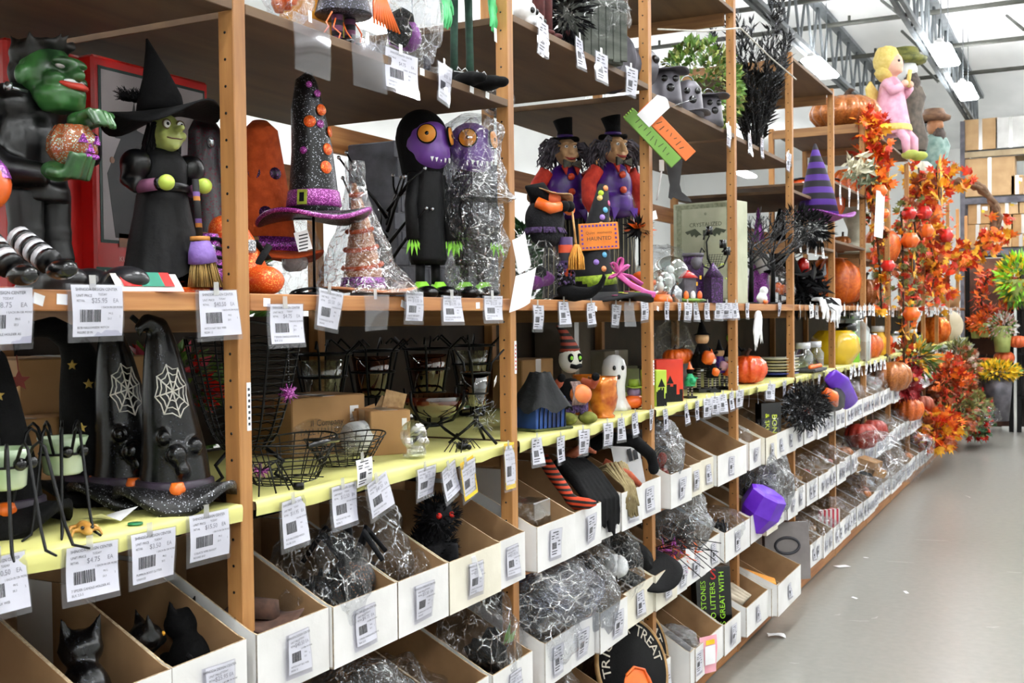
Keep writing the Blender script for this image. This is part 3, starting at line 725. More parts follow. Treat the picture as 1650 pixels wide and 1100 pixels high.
def content_mesh(kind):
    if kind in _CT: return _CT[kind]
    b = MB(); q = random.Random(hash(kind) % 99 if False else len(kind) * 7)
    g = lambda a, c: q.uniform(a, c)
    if kind == 'dark':
        for i in range(4): b.ell((g(-.4, .4), g(-.4, .4), g(-.4, .3)), (g(.25, .5), g(.25, .5), g(.2, .4)), 10, 7, m=i % 2, dis=.3, seed=i)
        M_ = [black_felt, dk_glit]
    elif kind == 'spider':
        b.ell((0, 0, 0), (.42, .36, .34), 14, 10); b.ell((.4, 0, -.05), .2, 10, 7)
        for i in range(8):
            a = (i % 4 - 1.5) * .5 + (0 if i < 4 else PI); b.tube([(.1, 0, 0), (.5 * math.sin(a), .55 * math.cos(a), .35), (.75 * math.sin(a), .85 * math.cos(a), -.5)], .05, 5, m=1)
        M_ = [dk_glit, black_fur]
    elif kind == 'orange':
        for i in range(4): b.lathe([(.02, -.26), (.2, -.25), (.33, -.05), (.3, .15), (.1, .25), (.02, .24)], 16, c=(g(-.35, .35), g(-.4, .4), g(-.4, .2)), lobes=8, amp=.14, m=i % 2)
        M_ = [pump_o, orange_p]
    elif kind == 'purple':
        for i in range(4): b.ell((g(-.35, .35), g(-.4, .4), g(-.4, .2)), (g(.3, .45), g(.3, .45), .3), 10, 7, m=i % 2, dis=.2, seed=i)
        M_ = [purple_glit, black_felt]
    elif kind == 'white':
        for i in range(3): b.ell((g(-.3, .3), g(-.35, .35), g(-.3, .2)), (g(.3, .45), g(.3, .4), .35), 10, 7, dis=.2, seed=i)
        M_ = [white_gl]
    elif kind == 'red':
        for i in range(9): b.ell((g(-.45, .45), g(-.45, .45), g(-.45, .3)), g(.14, .24), 9, 6, m=i % 3)
        M_ = [red_berry, leaf_r, leaf_k]
    else:                                                   # brown: tags and raffia
        for i in range(5): b.box((g(-.3, .3), g(-.3, .3), g(-.4, .2)), (g(.3, .7), g(.3, .7), g(.1, .3)), (g(-.5, .5), g(-.5, .5), g(0, 3)), m=i % 3)
        M_ = [kraft_box, tan, dark_grey]
    _CT[kind] = b.mesh('contents', M_); return _CT[kind]
BAGC = [0]
def bag(loc, s, kind, label, film_=None, neck=False, rz=None, name='bagged_goods', dense=1, group=None):
    v = BAGC[0] % 6; BAGC[0] += 1
    t = thing(name, label, 'plastic bag', loc, rnd(0, 6.28) if rz is None else rz, group)
    if dense == 2: s = (s[0] * 1.1, s[1], s[2] * 1.3)
    me = bag_mesh(v, .5, .5, .5, neck, dense)
    if film_ and film_ is not bag_m:
        key = ('fm', v, neck, dense, film_.name)
        if key not in _BG: me = me.copy(); me.materials.clear(); me.materials.append(film_); _BG[key] = me
        me = _BG[key]
    o = put('film', me, t, (0, 0, s[2] / 2)); o.scale = s
    if kind:
        c = put('contents', content_mesh(kind), t, (0, 0, s[2] * .46)); c.scale = (s[0] * .42, s[1] * .42, s[2] * .42)
    return t
# ---------------------------------------------------------------- figures and hats, leftmost bay
def spot(px, py, X, z): return Vector((X, P(px, py, X).y, z))
def web_tube(b, pts, r, n=5, m=0): b.tube(pts, r, n, m)
# --- green monster figure
t = thing('monster_figure', 'green faced monster figure in black suit holding a glittery jack-o-lantern', 'figurine', spot(78, 465, -.2, ZM), .12)
b = MB()                                                   # suit: torso, shoulders, both arms in one skin
b.ell((-.045, 0, .275), (.062, .078, .105)); b.ell((-.05, 0, .35), (.06, .095, .05)); b.ell((-.03, 0, .21), (.055, .07, .05))
b.tube([(-.05, -.085, .36), (-.062, -.105, .27), (-.02, -.085, .225), (.05, -.045, .215)], [.036, .034, .03, .021], 10)
b.tube([(-.05, .085, .36), (-.03, .11, .28), (.03, .08, .27), (.075, .035, .29)], [.036, .034, .028, .02], 10)
b.tube([(-.03, 0, .17), (-.03, 0, .2)], .066, 14)
blob(b, .006, 5).build('jacket', black_satin, t)
for s in (-1, 1):
    b = MB(); b.tube([(-.02, s * .035, .19), (-.015, s * .036, .1), (0, s * .038, .055)], [.036, .03, .026], 10)
    for z in (.105, .112, .12): b.tube([(-.016, s * .036, z), (-.016, s * .036, z + .003)], .033, 12)
    blob(b, .005, 3).build('trouser_leg', mat('charcoal_suit', '#0a0a0b', '#141416', 20, .5), t)
    b = MB(); dx = .07 if s > 0 else 0
    b.ell((.02 + dx * .6, s * .04, .022), (.05, .03, .026)); b.ell((.075 + dx, s * .042, .022), (.05, .034, .028)); b.tube([(0, s * .038, .02), (0, s * .038, .06)], .028, 10); b.box((.045 + dx * .8, s * .04, .006), (.13, .06, .012))
    blob(b, .005, 3).build('boot', mat('boot_black', '#0c0c0e', '#1a1a1e', 14, .32, coat=.2), t)
b = MB(); c = Vector((.005, 0, .415))
b.ell(c, (.052, .05, .055)); b.ell(c + Vector((.03, 0, -.045)), (.05, .048, .03)); b.box(c + Vector((.035, 0, -.062)), (.07, .075, .03), bev=.012); b.ell(c + Vector((.055, 0, .012)), (.02, .045, .012))
b.ell(c + Vector((.07, 0, -.012)), (.02, .014, .013)); b.ell(c + Vector((.055, 0, .0)), (.022, .012, .02))
for s in (-1, 1): b.ell(c + Vector((-.008, s * .055, -.012)), (.014, .01, .02)); b.ell(c + Vector((.045, s * .03, -.02)), (.022, .018, .014))
hd = blob(b, .0042, 3).build('head', green_skin, t)
b = MB(); b.ell(c + Vector((-.02, 0, .035)), (.05, .053, .032)); b.ell(c + Vector((-.045, 0, 0)), (.025, .045, .04)); b.box(c + Vector((.018, 0, .05)), (.05, .08, .015), bev=.006)
for i in range(9): b.tube([c + Vector((-.01 + .04 * math.cos(i), .04 * math.sin(i), .045)), c + Vector((-.005 + .06 * math.cos(i), .055 * math.sin(i), .066))], [.012, .002], 6)
blob(b, .005, 2).build('hair', mat('black_hair', '#0c0c0c', '#1a1714', 30, .5), t)
for s in (-1, 1):
    b = MB(); b.ell(c + Vector((.056, s * .024, .005)), (.008, .011, .006)); b.build('eye', mat('grey_eye', '#a8a0a0', '#c0b8b8', 10, .4), hd)
    b = MB(); b.tube([c + Vector((-.0, s * .05, -.045)), c + Vector((-.005, s * .085, -.042))], .004, 8); b.tube([c + Vector((-.005, s * .085, -.042)), c + Vector((-.006, s * .092, -.0415))], .009, 10); b.build('neck_bolt', silver_m, t)
b = MB(); b.tube([c + Vector((.058, -.034, -.026)), c + Vector((.074, -.02, -.033)), c + Vector((.082, 0, -.034)), c + Vector((.074, .02, -.033)), c + Vector((.058, .034, -.026))], [.003, .006, .007, .006, .003], 8); b.build('lips', mat('red_lips', '#b02818', '#cc4030', 10, .35), hd)
b = MB(); b.ell(c + Vector((.064, 0, -.024)), (.012, .026, .006)); b.build('teeth', white_gl, hd)
pc = Vector((.09, -.03, .268))
b = MB(); b.lathe([(.004, -.038), (.028, -.04), (.046, -.01), (.044, .015), (.03, .036), (.006, .034)], 36, c=pc, lobes=9, amp=.16)
pk = b.build('jack_o_lantern', glitter('pearl_orange', '#8c4a28', '#ffe8d8', 520, .2, .25, '#b0f0c0'), t)
b = MB()
for yy, zz in ((-.022, .008), (.014, .008), (-.004, -.008)): b.prism([(-.009, -.007), (.009, -.007), (0, .009)], .006, frame(pc + Vector((.044, yy, zz)), (1, yy * 14, 0)))
b.box(pc + Vector((.044, -.002, -.022)), (.008, .04, .009), bev=.003); b.build('carved_face', purple_glit, pk)
def fist(o, dirs, side, name, parent, s_=1.0, up=1):
    """palm with four fingers and a thumb"""
    b = MB(); o = Vector(o); b.ell(o, (.024 * s_, .026 * s_, .016 * s_))
    for i in range(4):
        a = (i - 1.5) * .013 * s_; ln = (.022, .026, .025, .02)[i] * s_
        b.tube([o + Vector((.012 * s_, a, .004 * up)), o + Vector((.012 * s_ + ln, a * 1.1, .012 * up)), o + Vector((.018 * s_ + ln * 1.35, a * 1.1, -.012 * up * s_ if up > 0 else .022 * s_))], [.0085 * s_, .0082 * s_, .006 * s_], 8)
    b.tube([o + Vector((0, side * .02 * s_, 0)), o + Vector((.018 * s_, side * .034 * s_, .008 * up)), o + Vector((.034 * s_, side * .03 * s_, .014 * up))], [.010 * s_, .009 * s_, .007 * s_], 8)
    return blob(b, .0032 * s_, 2).build(name, green_skin, parent)
fist((.07, -.045, .222), None, -1, 'hand', t, 1.25, -1); fist((.088, .0, .318), None, 1, 'hand', t, 1.15, 1)
# --- red gift boxes
def red_box(loc, rz, label, full):
    t = thing('gift_box', label, 'box', loc, rz); d, w_, h = .2, .36, .525
    b = MB(); b.box((-d / 2, w_ / 2, h / 2), (d, w_, h), bev=.006); b.build('carton', red, t)
    if full:
        b = MB(); b.box((.0006, w_ / 2, .31), (.0012, w_ - .03, .385)); b.build('picture_border', mat('dark_teal', '#12302c', '#1a3c36', 9, .4), t)
        b = MB(); b.box((.0014, w_ / 2, .31), (.0012, w_ - .044, .371)); pp = b.build('picture_panel', mat('grey_print', '#8f8688', '#a29a9a', 4, .35), t)
        b = MB(); T = Matrix.Translation((.0022, .105, .29))
        b.prism([(-.045, .06), (.05, .06), (.055, .075), (.018, .085), (.012, .15), (-.006, .085), (-.05, .078)], .0006, T); b.prism([(-.05, -.16), (.05, -.16), (.055, 0), (.03, .06), (-.03, .06), (-.07, -.02)], .0006, T)
        for i in range(8): b.prism([(-.03 - i * .004, .085), (-.028 - i * .004, .085), (-.04 - i * .005, .12 - i * .004)], .0006, T)
        b.build('witch_silhouette', mat('print_black', '#0c0c10', '#181418', 20, .4), pp)
        b = MB(); b.box((.0022, .11, .125), (.0006, .09, .03)); b.ell((.0022, .05, .3), (.0006, .008, .008), 10, 6); b.build('print_detail', mat('print_tan', '#7a5038', '#8c6044', 20, .4), pp)
        b = MB(); b.text('KURT S. ADLER', .016, Matrix.Translation((.0012, .12, .083))); b.prism([(-.012 + .12, .1), (.12 + .012, .1), (.12 + .006, .112), (.12 - .006, .112)], .0006); b.build('maker_print', mat('pale_pink', '#d89890', '#e0a8a0', 9, .4), t)
        b = MB(); b.box((.0006, w_ / 2, .033), (.0012, w_ - .002, .062)); q = b.build('teal_band', mat('teal_band', '#0c4038', '#12584c', 9, .4), t)
        b = MB(); b.text('HOLLYWOOD', .052, Matrix.Translation((.0016, .165, .038))); b.build('band_lettering', mat('cream_ink', '#c8c8b8', None, 9, .5), q)
    return t
red_box(spot(152, 300, -.36, ZM), .0, 'red gift box with grey witch picture standing behind the witch figure', True)
red_box(spot(12, 300, -.40, ZM), .0, 'plain red gift box behind the green monster figure, at left edge', False)
# --- witch doll
t = thing('witch_figure', 'witch doll with pale green face, black pointed hat and small broom', 'figurine', spot(264, 462, -.15, ZM), -.22, None, 1.07)
b = MB(); b.box((.01, 0, .006), (.13, .11, .012), bev=.003); b.build('base', orange_glit, t)
b = MB(); b.lathe([(.07, .035), (.066, .06), (.06, .1), (.05, .15), (.044, .19), (.04, .2), (.043, .215), (.046, .25), (.03, .275), (.018, .28)], 40, fn=lambda p, a: (p.x, p.y * 1.12, p.z + .006 * math.sin(a * 9) * (p.z < .1))); 
for v in range(len(b.v)):
    x, y, z = b.v[v]; a = math.atan2(y, x); k = 1 + .06 * math.sin(a * 11 + z * 20) * max(0, 1 - z / .2); b.v[v] = (x * k, y * k, z)
b.build('robe', black_cloth, t)
b = MB(); b.lathe([(.047, .196), (.049, .2), (.049, .208), (.046, .212)], 24, sy=1.1); b.build('belt', black_satin, t)
for s in (-1, 1):
    b = MB(); b.ell((.005, s * .058, .245), (.034, .03, .03)); b.tube([(.005, s * .06, .245), (-.005, s * .066, .215), (.02, s * .06, .2)], [.024, .02, .016], 10); blob(b, .005, 4).build('puffed_sleeve', black_satin, t)
    b = MB(); b.tube([(.01, s * .06, .202), (.06, s * .045, .205)], [.0125, .0115], 12); b.build('forearm', mat('mauve_sleeve', '#6e3a5c', '#8a5674', 30, .7), t)
    b = MB(); b.tube([(.058, s * .045, .205), (.067, s * .043, .2055)], .0125, 12); b.build('cuff', black_plastic, t)
    b = MB(); b.ell((.078, s * .041, .206), (.0165, .015, .015)); b.build('hand', mat('lime_hand', '#b4c850', '#c4d860', 20, .4), t)
    b = MB(); b.tube([(.015, s * .03, .06), (.015, s * .03, .02)], [.011, .011], 10); b.build('stocking', bands('purple_black_sock', ['#20102c', '#4a2466'], 'Z', .012), t)
    b = MB(); b.ell((.045, s * .034, .024), (.034, .02, .014)); b.ell((.02, s * .033, .024), (.02, .018, .013)); sh = blob(b, .004, 3).build('shoe', black_plastic, t)
    b = MB(); b.lathe([(.013, .03), (.011, .04), (.007, .05), (.002, .051)], 12, c=(.034, s * .034, 0)); b.build('spat', silver_m, sh)
b = MB(); h0 = Vector((.015, 0, .31))
b.ell(h0, (.032, .03, .036)); b.ell(h0 + Vector((.014, 0, -.016)), (.024, .023, .022)); b.tube([h0 + Vector((.024, 0, .004)), h0 + Vector((.05, 0, .002)), h0 + Vector((.06, 0, .004))], [.008, .007, .005], 10); b.ell(h0 + Vector((.03, 0, -.028)), (.01, .01, .009))
b.tube([h0 - Vector((.005, 0, .06)), h0], .015, 10)
for s in (-1, 1): b.ell(h0 + Vector((.022, s * .02, -.008)), (.012, .01, .01))
hd = blob(b, .003, 3).build('head', lime_skin, t)
for s in (-1, 1):
    b = MB(); b.ell(h0 + Vector((.027, s * .0145, .012)), (.006, .0075, .0075), m=0); b.ell(h0 + Vector((.0315, s * .0150, .012)), (.0025, .0035, .0035), m=1); b.tube(arc(h0 + Vector((.0275, s * .0148, .012)), .0085, 0, 2 * PI, 14, (0, 1, 0))[:-1], .0018, 5, closed=True, m=2)
    b.build('eye', [white_gl, black_plastic, mat('brown_lid', '#4c3c20', '#6a5630', 20, .5)], hd)
b = MB(); b.tube([h0 + Vector((.028, -.021, -.012)), h0 + Vector((.036, -.01, -.0155)), h0 + Vector((.0385, 0, -.0155)), h0 + Vector((.036, .01, -.0155)), h0 + Vector((.028, .021, -.012))], .0013, 5); b.build('mouth', mat('dark_lips', '#50201c', None, 9, .5), hd)
b = MB()
for i in range(60):
    a = rnd(.9, 2 * PI - .9); p = h0 + Vector((.03 * math.cos(a) - .004, .03 * math.sin(a), rnd(.0, .02))); b.tube([p, p + Vector((-.01, rnd(-.008, .008), -.04)), p + Vector((-.012 + rnd(-.01, .01), rnd(-.02, .02), -.075))], [.003, .003, .001], 4)
b.build('hair', black_fur, t)
def brim(b, r0, r1, z, wave, n=40, th=.004, ph=0, tilt=(0, 0), droop=0, m=0):
    rings = []
    for s_, dz in ((0, th / 2), (0, -th / 2)):
        for i in range(5):
            f = i / 4; rings.append([(r0 + (r1 - r0) * f, dz, f)])
    def pt(f, a, dz):
        r = r0 + (r1 - r0) * f; x = r * math.cos(a); y = r * math.sin(a)
        return (x, y, z + dz + wave * f * f * math.sin(3 * a + ph) - droop * f * f + tilt[0] * x + tilt[1] * y)
    V = [pt(i / 5, 2 * PI * j / n, th / 2) for i in range(6) for j in range(n)] + [pt(i / 5, 2 * PI * j / n, -th / 2) for i in range(6) for j in range(n)]
    F = []
    for i in range(5):
        for j in range(n):
            j2 = (j + 1) % n; F.append((i * n + j, (i + 1) * n + j, (i + 1) * n + j2, i * n + j2)); o = 6 * n; F.append((o + i * n + j, o + i * n + j2, o + (i + 1) * n + j2, o + (i + 1) * n + j))
    for j in range(n): j2 = (j + 1) % n; F.append((5 * n + j, 11 * n + j, 11 * n + j2, 5 * n + j2))
    b.add(V, F, m)
b = MB(); brim(b, .025, .112, .352, .016, ph=.6, tilt=(.05, .16), droop=.012); ht = b.build('hat_brim', black_felt, t)
b = MB(); b.tube([(0, 0, .35), (-.002, .0, .38), (-.006, -.004, .42), (-.014, -.012, .47), (-.018, -.016, .492)], [.046, .041, .026, .009, .002], 24); b.build('hat_cone', black_felt, t)
b = MB()
for i in range(170):
    p = Vector((-.035 + rnd(-.012, .02), -.04 + rnd(-.016, .02), .372)); d = Vector((rnd(-.6, .5), rnd(-.9, .4), rnd(.1, 1))); b.tube([p, p + d * .018, p + d * .03 + Vector((0, 0, -.004))], [.0016, .001, .0004], 3)
b.build('hat_feathers', black_fur, t)
p0, p1 = Vector((.095, .01, .215)), Vector((.085, .025, .10))
b = MB(); b.tube([p0, p1], .0065, 10); br = b.build('broom_handle', bands('broom_handle', ['#141214', '#b0702c', '#6a4a8a', '#141214'], 'Z', .05, ramp=[0, .5, .66, .83]), t)
b = MB(); b.tube([p1 + Vector((0, 0, .008)), p1], .019, 14); b.build('broom_cord', mat('cord_orange', '#b0702c', '#c88a40', 30, .6), br)
b = MB(); b.tube([p1, p1 + Vector((0, .003, -.02)), p1 + Vector((-.002, .007, -.04))], [.018, .025, .028], 18); b.build('broom_ribbon', mat('lilac_cloth', '#7a5aa8', '#9678c4', 30, .6, bump=.4, bscale=50), br)
b = MB()
for i in range(260):
    a = rnd(0, 2 * PI); q = math.sqrt(rnd(0, 1)); s0 = p1 + Vector((math.cos(a) * .022 * q, math.sin(a) * .022 * q + .006, -.036)); b.tube([s0, s0 + Vector((math.cos(a) * .012 * q - .004, math.sin(a) * .012 * q + .008, -.052))], .0011, 3)
b.build('broom_bristles', straw, br)
# --- dark sequinned dress figure behind the witch, with purple glitter boot
t = thing('sequin_figure', 'dark sequinned figure with brown base behind the witch, half hidden', 'figurine', spot(330, 460, -.36, ZM), -.1)
b = MB(); b.lathe([(.10, .14), (.095, .17), (.075, .24), (.055, .32), (.05, .4), (.03, .43), (.004, .435)], 24); b.build('dress', glitter('maroon_sequin', '#12080c', '#4c1020', 300, .15), t)
b = MB(); b.box((.0, 0, .135), (.2, .2, .03), bev=.004); b.box((0, 0, .06), (.12, .12, .12)); b.build('stand', pine_x, t)
b = MB(); b.ell((.05, -.02, .37), (.01, .008, .014)); b.build('glass_bead', silver_m, t)
t = thing('glitter_boot', 'purple glitter witch boot beside the witch figure', 'ornament', spot(338, 464, -.12, ZM), -.2)
b = MB(); b.tube([(0, 0, .0), (0, 0, .06), (-.004, 0, .13)], [.034, .03, .024], 16); b.ell((.03, 0, .018), (.05, .03, .02)); blob(b, .005, 4).build('boot', purple_glit, t)
b = MB()
for i in range(4): b.tube(arc((-.002, 0, .05 + .02 * i), .031 - .001 * i, 0, 2 * PI, 16, (1, 0, .3), (0, 1, 0))[:-1], .004, 6, closed=True)
b.build('laces', black_felt, t)
b = MB(); b.box((.026, -.015, .09), (.012, .02, .03), bev=.003); b.build('buckle', silver_glit, t)
# --- pumpkin boot straddling the upright
t = thing('pumpkin_boot', 'orange glitter pumpkin boot with black straps behind the first upright', 'ornament', spot(398, 462, -.1, ZM), -.2)
b = MB(); b.tube([(-.01, -.01, .0), (-.012, 0, .05), (-.02, -.015, .1), (-.025, -.03, .135)], [.055, .056, .05, .044], 18); b.ell((.04, .01, .03), (.055, .045, .035)); b.ell((-.025, -.045, .14), (.035, .03, .035)); blob(b, .006, 3).build('boot', orange_glit, t)
b = MB(); b.tube([(.03, -.045, .02), (.042, .0, .07), (.03, .04, .11)], .008, 8, flat=.4); b.tube([(.0, -.05, .11), (.034, .0, .115), (.02, .045, .08)], .008, 8, flat=.4); b.build('strap', black_felt, t)
b = MB(); b.box((.038, -.02, .105), (.012, .03, .028), bev=.004); b.build('buckle', silver_glit, t)
# --- striped stocking legs and painted ball at the left edge
t = thing('striped_stockings', 'black and silver striped stocking legs lying at the left picture edge', 'ornament', spot(5, 452, -.08, ZM), -.1)
for i, (a, c) in enumerate((((-.03, -.03, .11), (.055, -.02, .035)), ((.0, .03, .09), (.08, .035, .045)))):
    b = MB(); a, c = Vector(a), Vector(c)
    for j in range(8): b.tube([a.lerp(c, j / 8), a.lerp(c, (j + .92) / 8)], .022, 14, m=j % 2)
    lg = b.build('stocking', [mat('satin_white', '#b8b8bc', '#d0d0d4', 8, .3, metal=.3), black_satin], t)
    b = MB(); b.ell(c + Vector((.03, 0, -.012)), (.036, .02, .018)); b.build('shoe', black_plastic, lg)
t = thing('painted_ball', 'orange ball with purple glitter cap cut by the left picture edge', 'ornament', spot(-30, 310, -.12, ZM + .0))
b = MB(); b.ell((0, 0, .18), .048, 20, 14); b.tube([(0, 0, 0), (0, 0, .14)], .006, 8); b.tube([(0, 0, 0), (0, 0, .006)], .05, 20); b.build('ball', orange_p, t)
b = MB(); b.lathe([(.05, .19), (.042, .21), (.02, .235), (.003, .24)], 20, lobes=6, amp=.1); b.build('cap', purple_glit, t)
# --- folded booklet
t = thing('booklet', 'folded white booklet with red and teal cover on the middle shelf edge', 'booklet', spot(228, 462, -.045, ZM), -.35)
b = MB(); b.sheet(lambda i, j: (-.03 + j * .075, -.065 + i * .13, .004 + .034 * (1 - abs(2 * j - .9))), 4, 8); b.build('cover', mat('booklet_white', '#c8c4bc', '#d8d4cc', 20, .4), t)
b = MB(); f_ = lambda j: .006 + .034 * (1 - abs(2 * j - .9))
for y0, y1, m in ((-.05, -.015, 0), (-.015, .03, 1), (.03, .05, 0)): b.sheet(lambda i, j: (-.03 + (.5 + j * .4) * .075, y0 + i * (y1 - y0), f_(.5 + j * .4) + .0008), 2, 4, m=m)
b.build('cover_print', [red, mat('teal_print', '#0e7a62', '#128c70', 9, .4)], t)
# ------------------------------------------------ witch hats on the yellow shelf
def bent_hat(loc, rz, label, tip, hgt=.40, web=False, stars=False, band=True, s=1.0):
    t = thing('witch_hat', label, 'witch hat', loc, rz, 'black resin witch hats', s)
    path = [(0, 0, .03), (0, 0, .1), (-.004, -.006, .17), (-.008, -.012, .24), (-.012, -.018, .31)] + tip
    rad = [.074, .066, .056, .048, .036] + [.034 * (1 - (i + 1) / (len(tip) + .15)) ** .8 for i in range(len(tip))]
    b = MB(); b.tube(path, rad, 28)
    if web:
        for p, r in (((.05, -.045, .115), .02), ((.066, -.01, .13), .016), ((.06, -.04, .085), .014), ((.03, -.06, .15), .014)): b.ell(p, r, 12, 8)
    m0 = blob(b, .0055, 3); m0.build('cone', dk_glit if web else black_felt, t)
    b = MB(); brim(b, .055, .122, .042, .024, ph=rz + .8, droop=.016, th=.016); b.build('brim', black_glit if web else black_felt, t)
    if band:
        b = MB(); b.tube([(0, 0, .034), (0, 0, .04), (0, 0, .058), (0, 0, .062)], [.074, .079, .077, .069], 28); b.build('band', mat('band_plum', '#221a26', '#34283a', 30, .5), t)
        b = MB(); a = -.75; b.lathe([(.002, -.014), (.013, -.012), (.017, 0), (.012, .013), (.002, .013)], 14, c=(.078 * math.cos(a), .078 * math.sin(a), .048), lobes=6, amp=.2); b.build('pumpkin_bead', orange_p, t)
    if web:
        def sp(a, z): r = .074 - .128 * (z - .03) if z < .17 else .056 - .13 * (z - .17); k = (z - .03) / .28; return Vector((r * 1.035 * math.cos(a) - .012 * k, r * 1.035 * math.sin(a) - .018 * k, z))
        b = MB(); ca, cz = -.5, .24
        for i in range(8):
            q = 2 * PI * i / 8 + .2; b.tube([sp(ca + math.cos(q) * f * .75, cz + math.sin(q) * f * .055) for f in (0, .33, .66, 1)], .0016, 5)
        for f in (.4, .72, .98): b.tube([sp(ca + math.cos(2 * PI * i / 16 + .2) * f * .75 * (1 if i % 2 == 0 else .82), cz + math.sin(2 * PI * i / 16 + .2) * f * .055 * (1 if i % 2 == 0 else .82)) for i in range(16)], .0014, 5, closed=True)
        b.build('cobweb', mat('web_white', '#b8b4aa', '#d0ccc2', 30, .5), t)
    if stars:
        for i, (a, z) in enumerate(((-.9, .16), (-.6, .25), (-.3, .1), (-1.3, .29))):
            r = .076 - .11 * z
            o = [(.011 * (1 if j % 2 == 0 else .45) * math.cos(PI / 2 + j * PI / 5), .011 * (1 if j % 2 == 0 else .45) * math.sin(PI / 2 + j * PI / 5)) for j in range(10)]
            b = MB(); b.prism(o, .004, frame((r * math.cos(a) - .008, r * math.sin(a) - .012, z), (math.cos(a), math.sin(a), .12))); b.build('star', mat('dull_gold', '#8a7028', '#a88c3c', 20, .4, metal=.4), t)
    return t
bent_hat(spot(283, 820, -.10, ZY), 0, 'glossy black witch hat with white cobweb, nearest the first upright', [(-.014, -.022, .345), (-.016, -.028, .37), (-.02, -.05, .38), (-.024, -.068, .365), (-.022, -.066, .345)], web=True)
bent_hat(spot(205, 780, -.24, ZY), .15, 'black cobweb witch hat behind the front cobweb hat', [(-.014, -.024, .345), (-.016, -.035, .37), (-.02, -.07, .375), (-.024, -.09, .36)], web=True)
h = bent_hat(spot(148, 770, -.34, ZY), .1, 'black witch hat with bent tip and a hanging red star', [(-.014, -.04, .345), (-.016, -.09, .37), (-.02, -.14, .365), (-.024, -.175, .34), (-.022, -.18, .315)], stars=True)
b = MB(); o = [(.022 * (1 if j % 2 == 0 else .45) * math.cos(PI / 2 + j * PI / 5), .022 * (1 if j % 2 == 0 else .45) * math.sin(PI / 2 + j * PI / 5)) for j in range(10)]
b.prism(o, .004, frame((-.01, -.185, .265), (.7, -.7, 0))); b.tube([(-.012, -.184, .285), (-.02, -.18, .315)], .0012, 5); b.build('hanging_star', mat('rust_red', '#6a1c14', '#8c2c20', 20, .5), h)
bent_hat(spot(2, 800, -.22, ZY), .2, 'black starred witch hat cut by the left picture edge', [(-.014, -.06, .35), (-.016, -.12, .36), (-.02, -.17, .33)], stars=True)
# a limp black cord loops down from the hats
t = MB(); t.tube([(0, 0, 0), (.01, .035, -.03), (.012, .05, -.075), (.01, .045, -.12), (.012, .05, -.15)], [.006, .006, .006, .005, .003], 8)
q = spot(212, 510, -.2, P(212, 510, -.2).z); tag(t.build('hat_cord', black_felt, None, q), 'thin black felt tail curling between the two cobweb hats', 'cord')
# --- spider candle holders
cup_m = mat('frosted_green_glass', '#9fb890', '#d4e0c8', 10, .25, spec=.6, coat=.4)
def spider_holder(loc, rz, label, kn=.17, reach=.16):
    t = thing('spider_holder', label, 'candle holder', loc, rz, 'spider candle holders')
    b = MB(); b.lathe([(.003, .095), (.03, .095), (.036, .1), (.04, .15), (.046, .165), (.043, .163), (.037, .15), (.033, .104), (.003, .1)], 24); b.build('glass_cup', cup_m, t)
    b = MB(); b.tube(arc((0, 0, .135), .042, 0, 2 * PI, 20, (1, 0, 0), (0, 1, 0))[:-1], .0025, 6, closed=True); b.build('ring', black_metal, t)
    for s in (-1, 1):
        b = MB(); b.ell((.042, s * .016, .14), .0115, 12, 8); b.build('eye', black_plastic, t)
    for i in range(8):
        a = (i - 3.5) * .36 + (0 if i < 4 else 2.1); d = Vector((math.cos(a), math.sin(a), 0)); a0 = d * .042
        b = MB(); b.tube([a0 + Vector((0, 0, .135)), d * .065 + Vector((0, 0, kn)), d * .078 + Vector((0, 0, kn + .008)), d * .09 + Vector((0, 0, kn)), d * (reach - .03) + Vector((0, 0, .04)), d * (reach - .015) + Vector((0, 0, .008)), d * (reach + .02) + Vector((0, 0, .004))], [.0028, .003, .003, .003, .003, .003, .002], 6); b.build('leg', black_metal, t)
    return t
spider_holder(spot(104, 850, -.16, ZY), -.2, 'wire legged spider candle holder with frosted glass, beside the cobweb hat', .18)
spider_holder(spot(8, 855, -.10, ZY), .3, 'wire spider candle holder cut by the left picture edge', .17)
t = tag(MB().lathe([(.0, 0), (.014, 0), (.014, .003), (0, .003)], 12).build('green_tag', mat('green_tag', '#1c6a40', '#208050', 9, .5), None, spot(218, 838, -.02, ZY + .003)), 'small green tag on the yellow shelf under the cobweb hat brim', 'tag')
# --- plastic lizard toy
t = thing('lizard_toy', 'small golden brown plastic lizard toy on the yellow shelf', 'toy', spot(135, 848, -.045, ZY + .0015), -.6)
b = MB(); b.tube([(-.05, -.02, .006), (-.03, -.006, .008), (-.01, 0, .012), (.02, 0, .014), (.04, 0, .013), (.056, .004, .01)], [.002, .006, .011, .012, .01, .004], 10)
for sx in (-.012, .024):
    for s in (-1, 1): b.tube([(sx, s * .006, .011), (sx + .008, s * .022, .012), (sx + .016, s * .026, .002)], [.005, .004, .003], 7)
blob(b, .0026, 2).build('body', mat('lizard_gold', '#a8742c', '#c8984c', 60, .4), t)
for s in (-1, 1):
    b = MB(); b.ell((.046, s * .008, .018), .0035, 8, 6); b.build('eye', black_plastic, t)
t = tag(MB().sheet(lambda i, j: (-.03 + .06 * j, -.04 + .09 * i, .004 + .03 * abs(i - .5) * (.4 + j)), 6, 4).build('paper_scrap', paper, None, spot(172, 832, -.09, ZY + .002)), 'crumpled white paper tag beside the lizard toy', 'paper')
# ---------------------------------------------------------------- second bay, middle shelf
def dots(b, pts, r, m=0):
    for p, n in pts: b.tube([Vector(p), Vector(p) + Vector(n).normalized() * .003], [r, r * .96], 14, m)
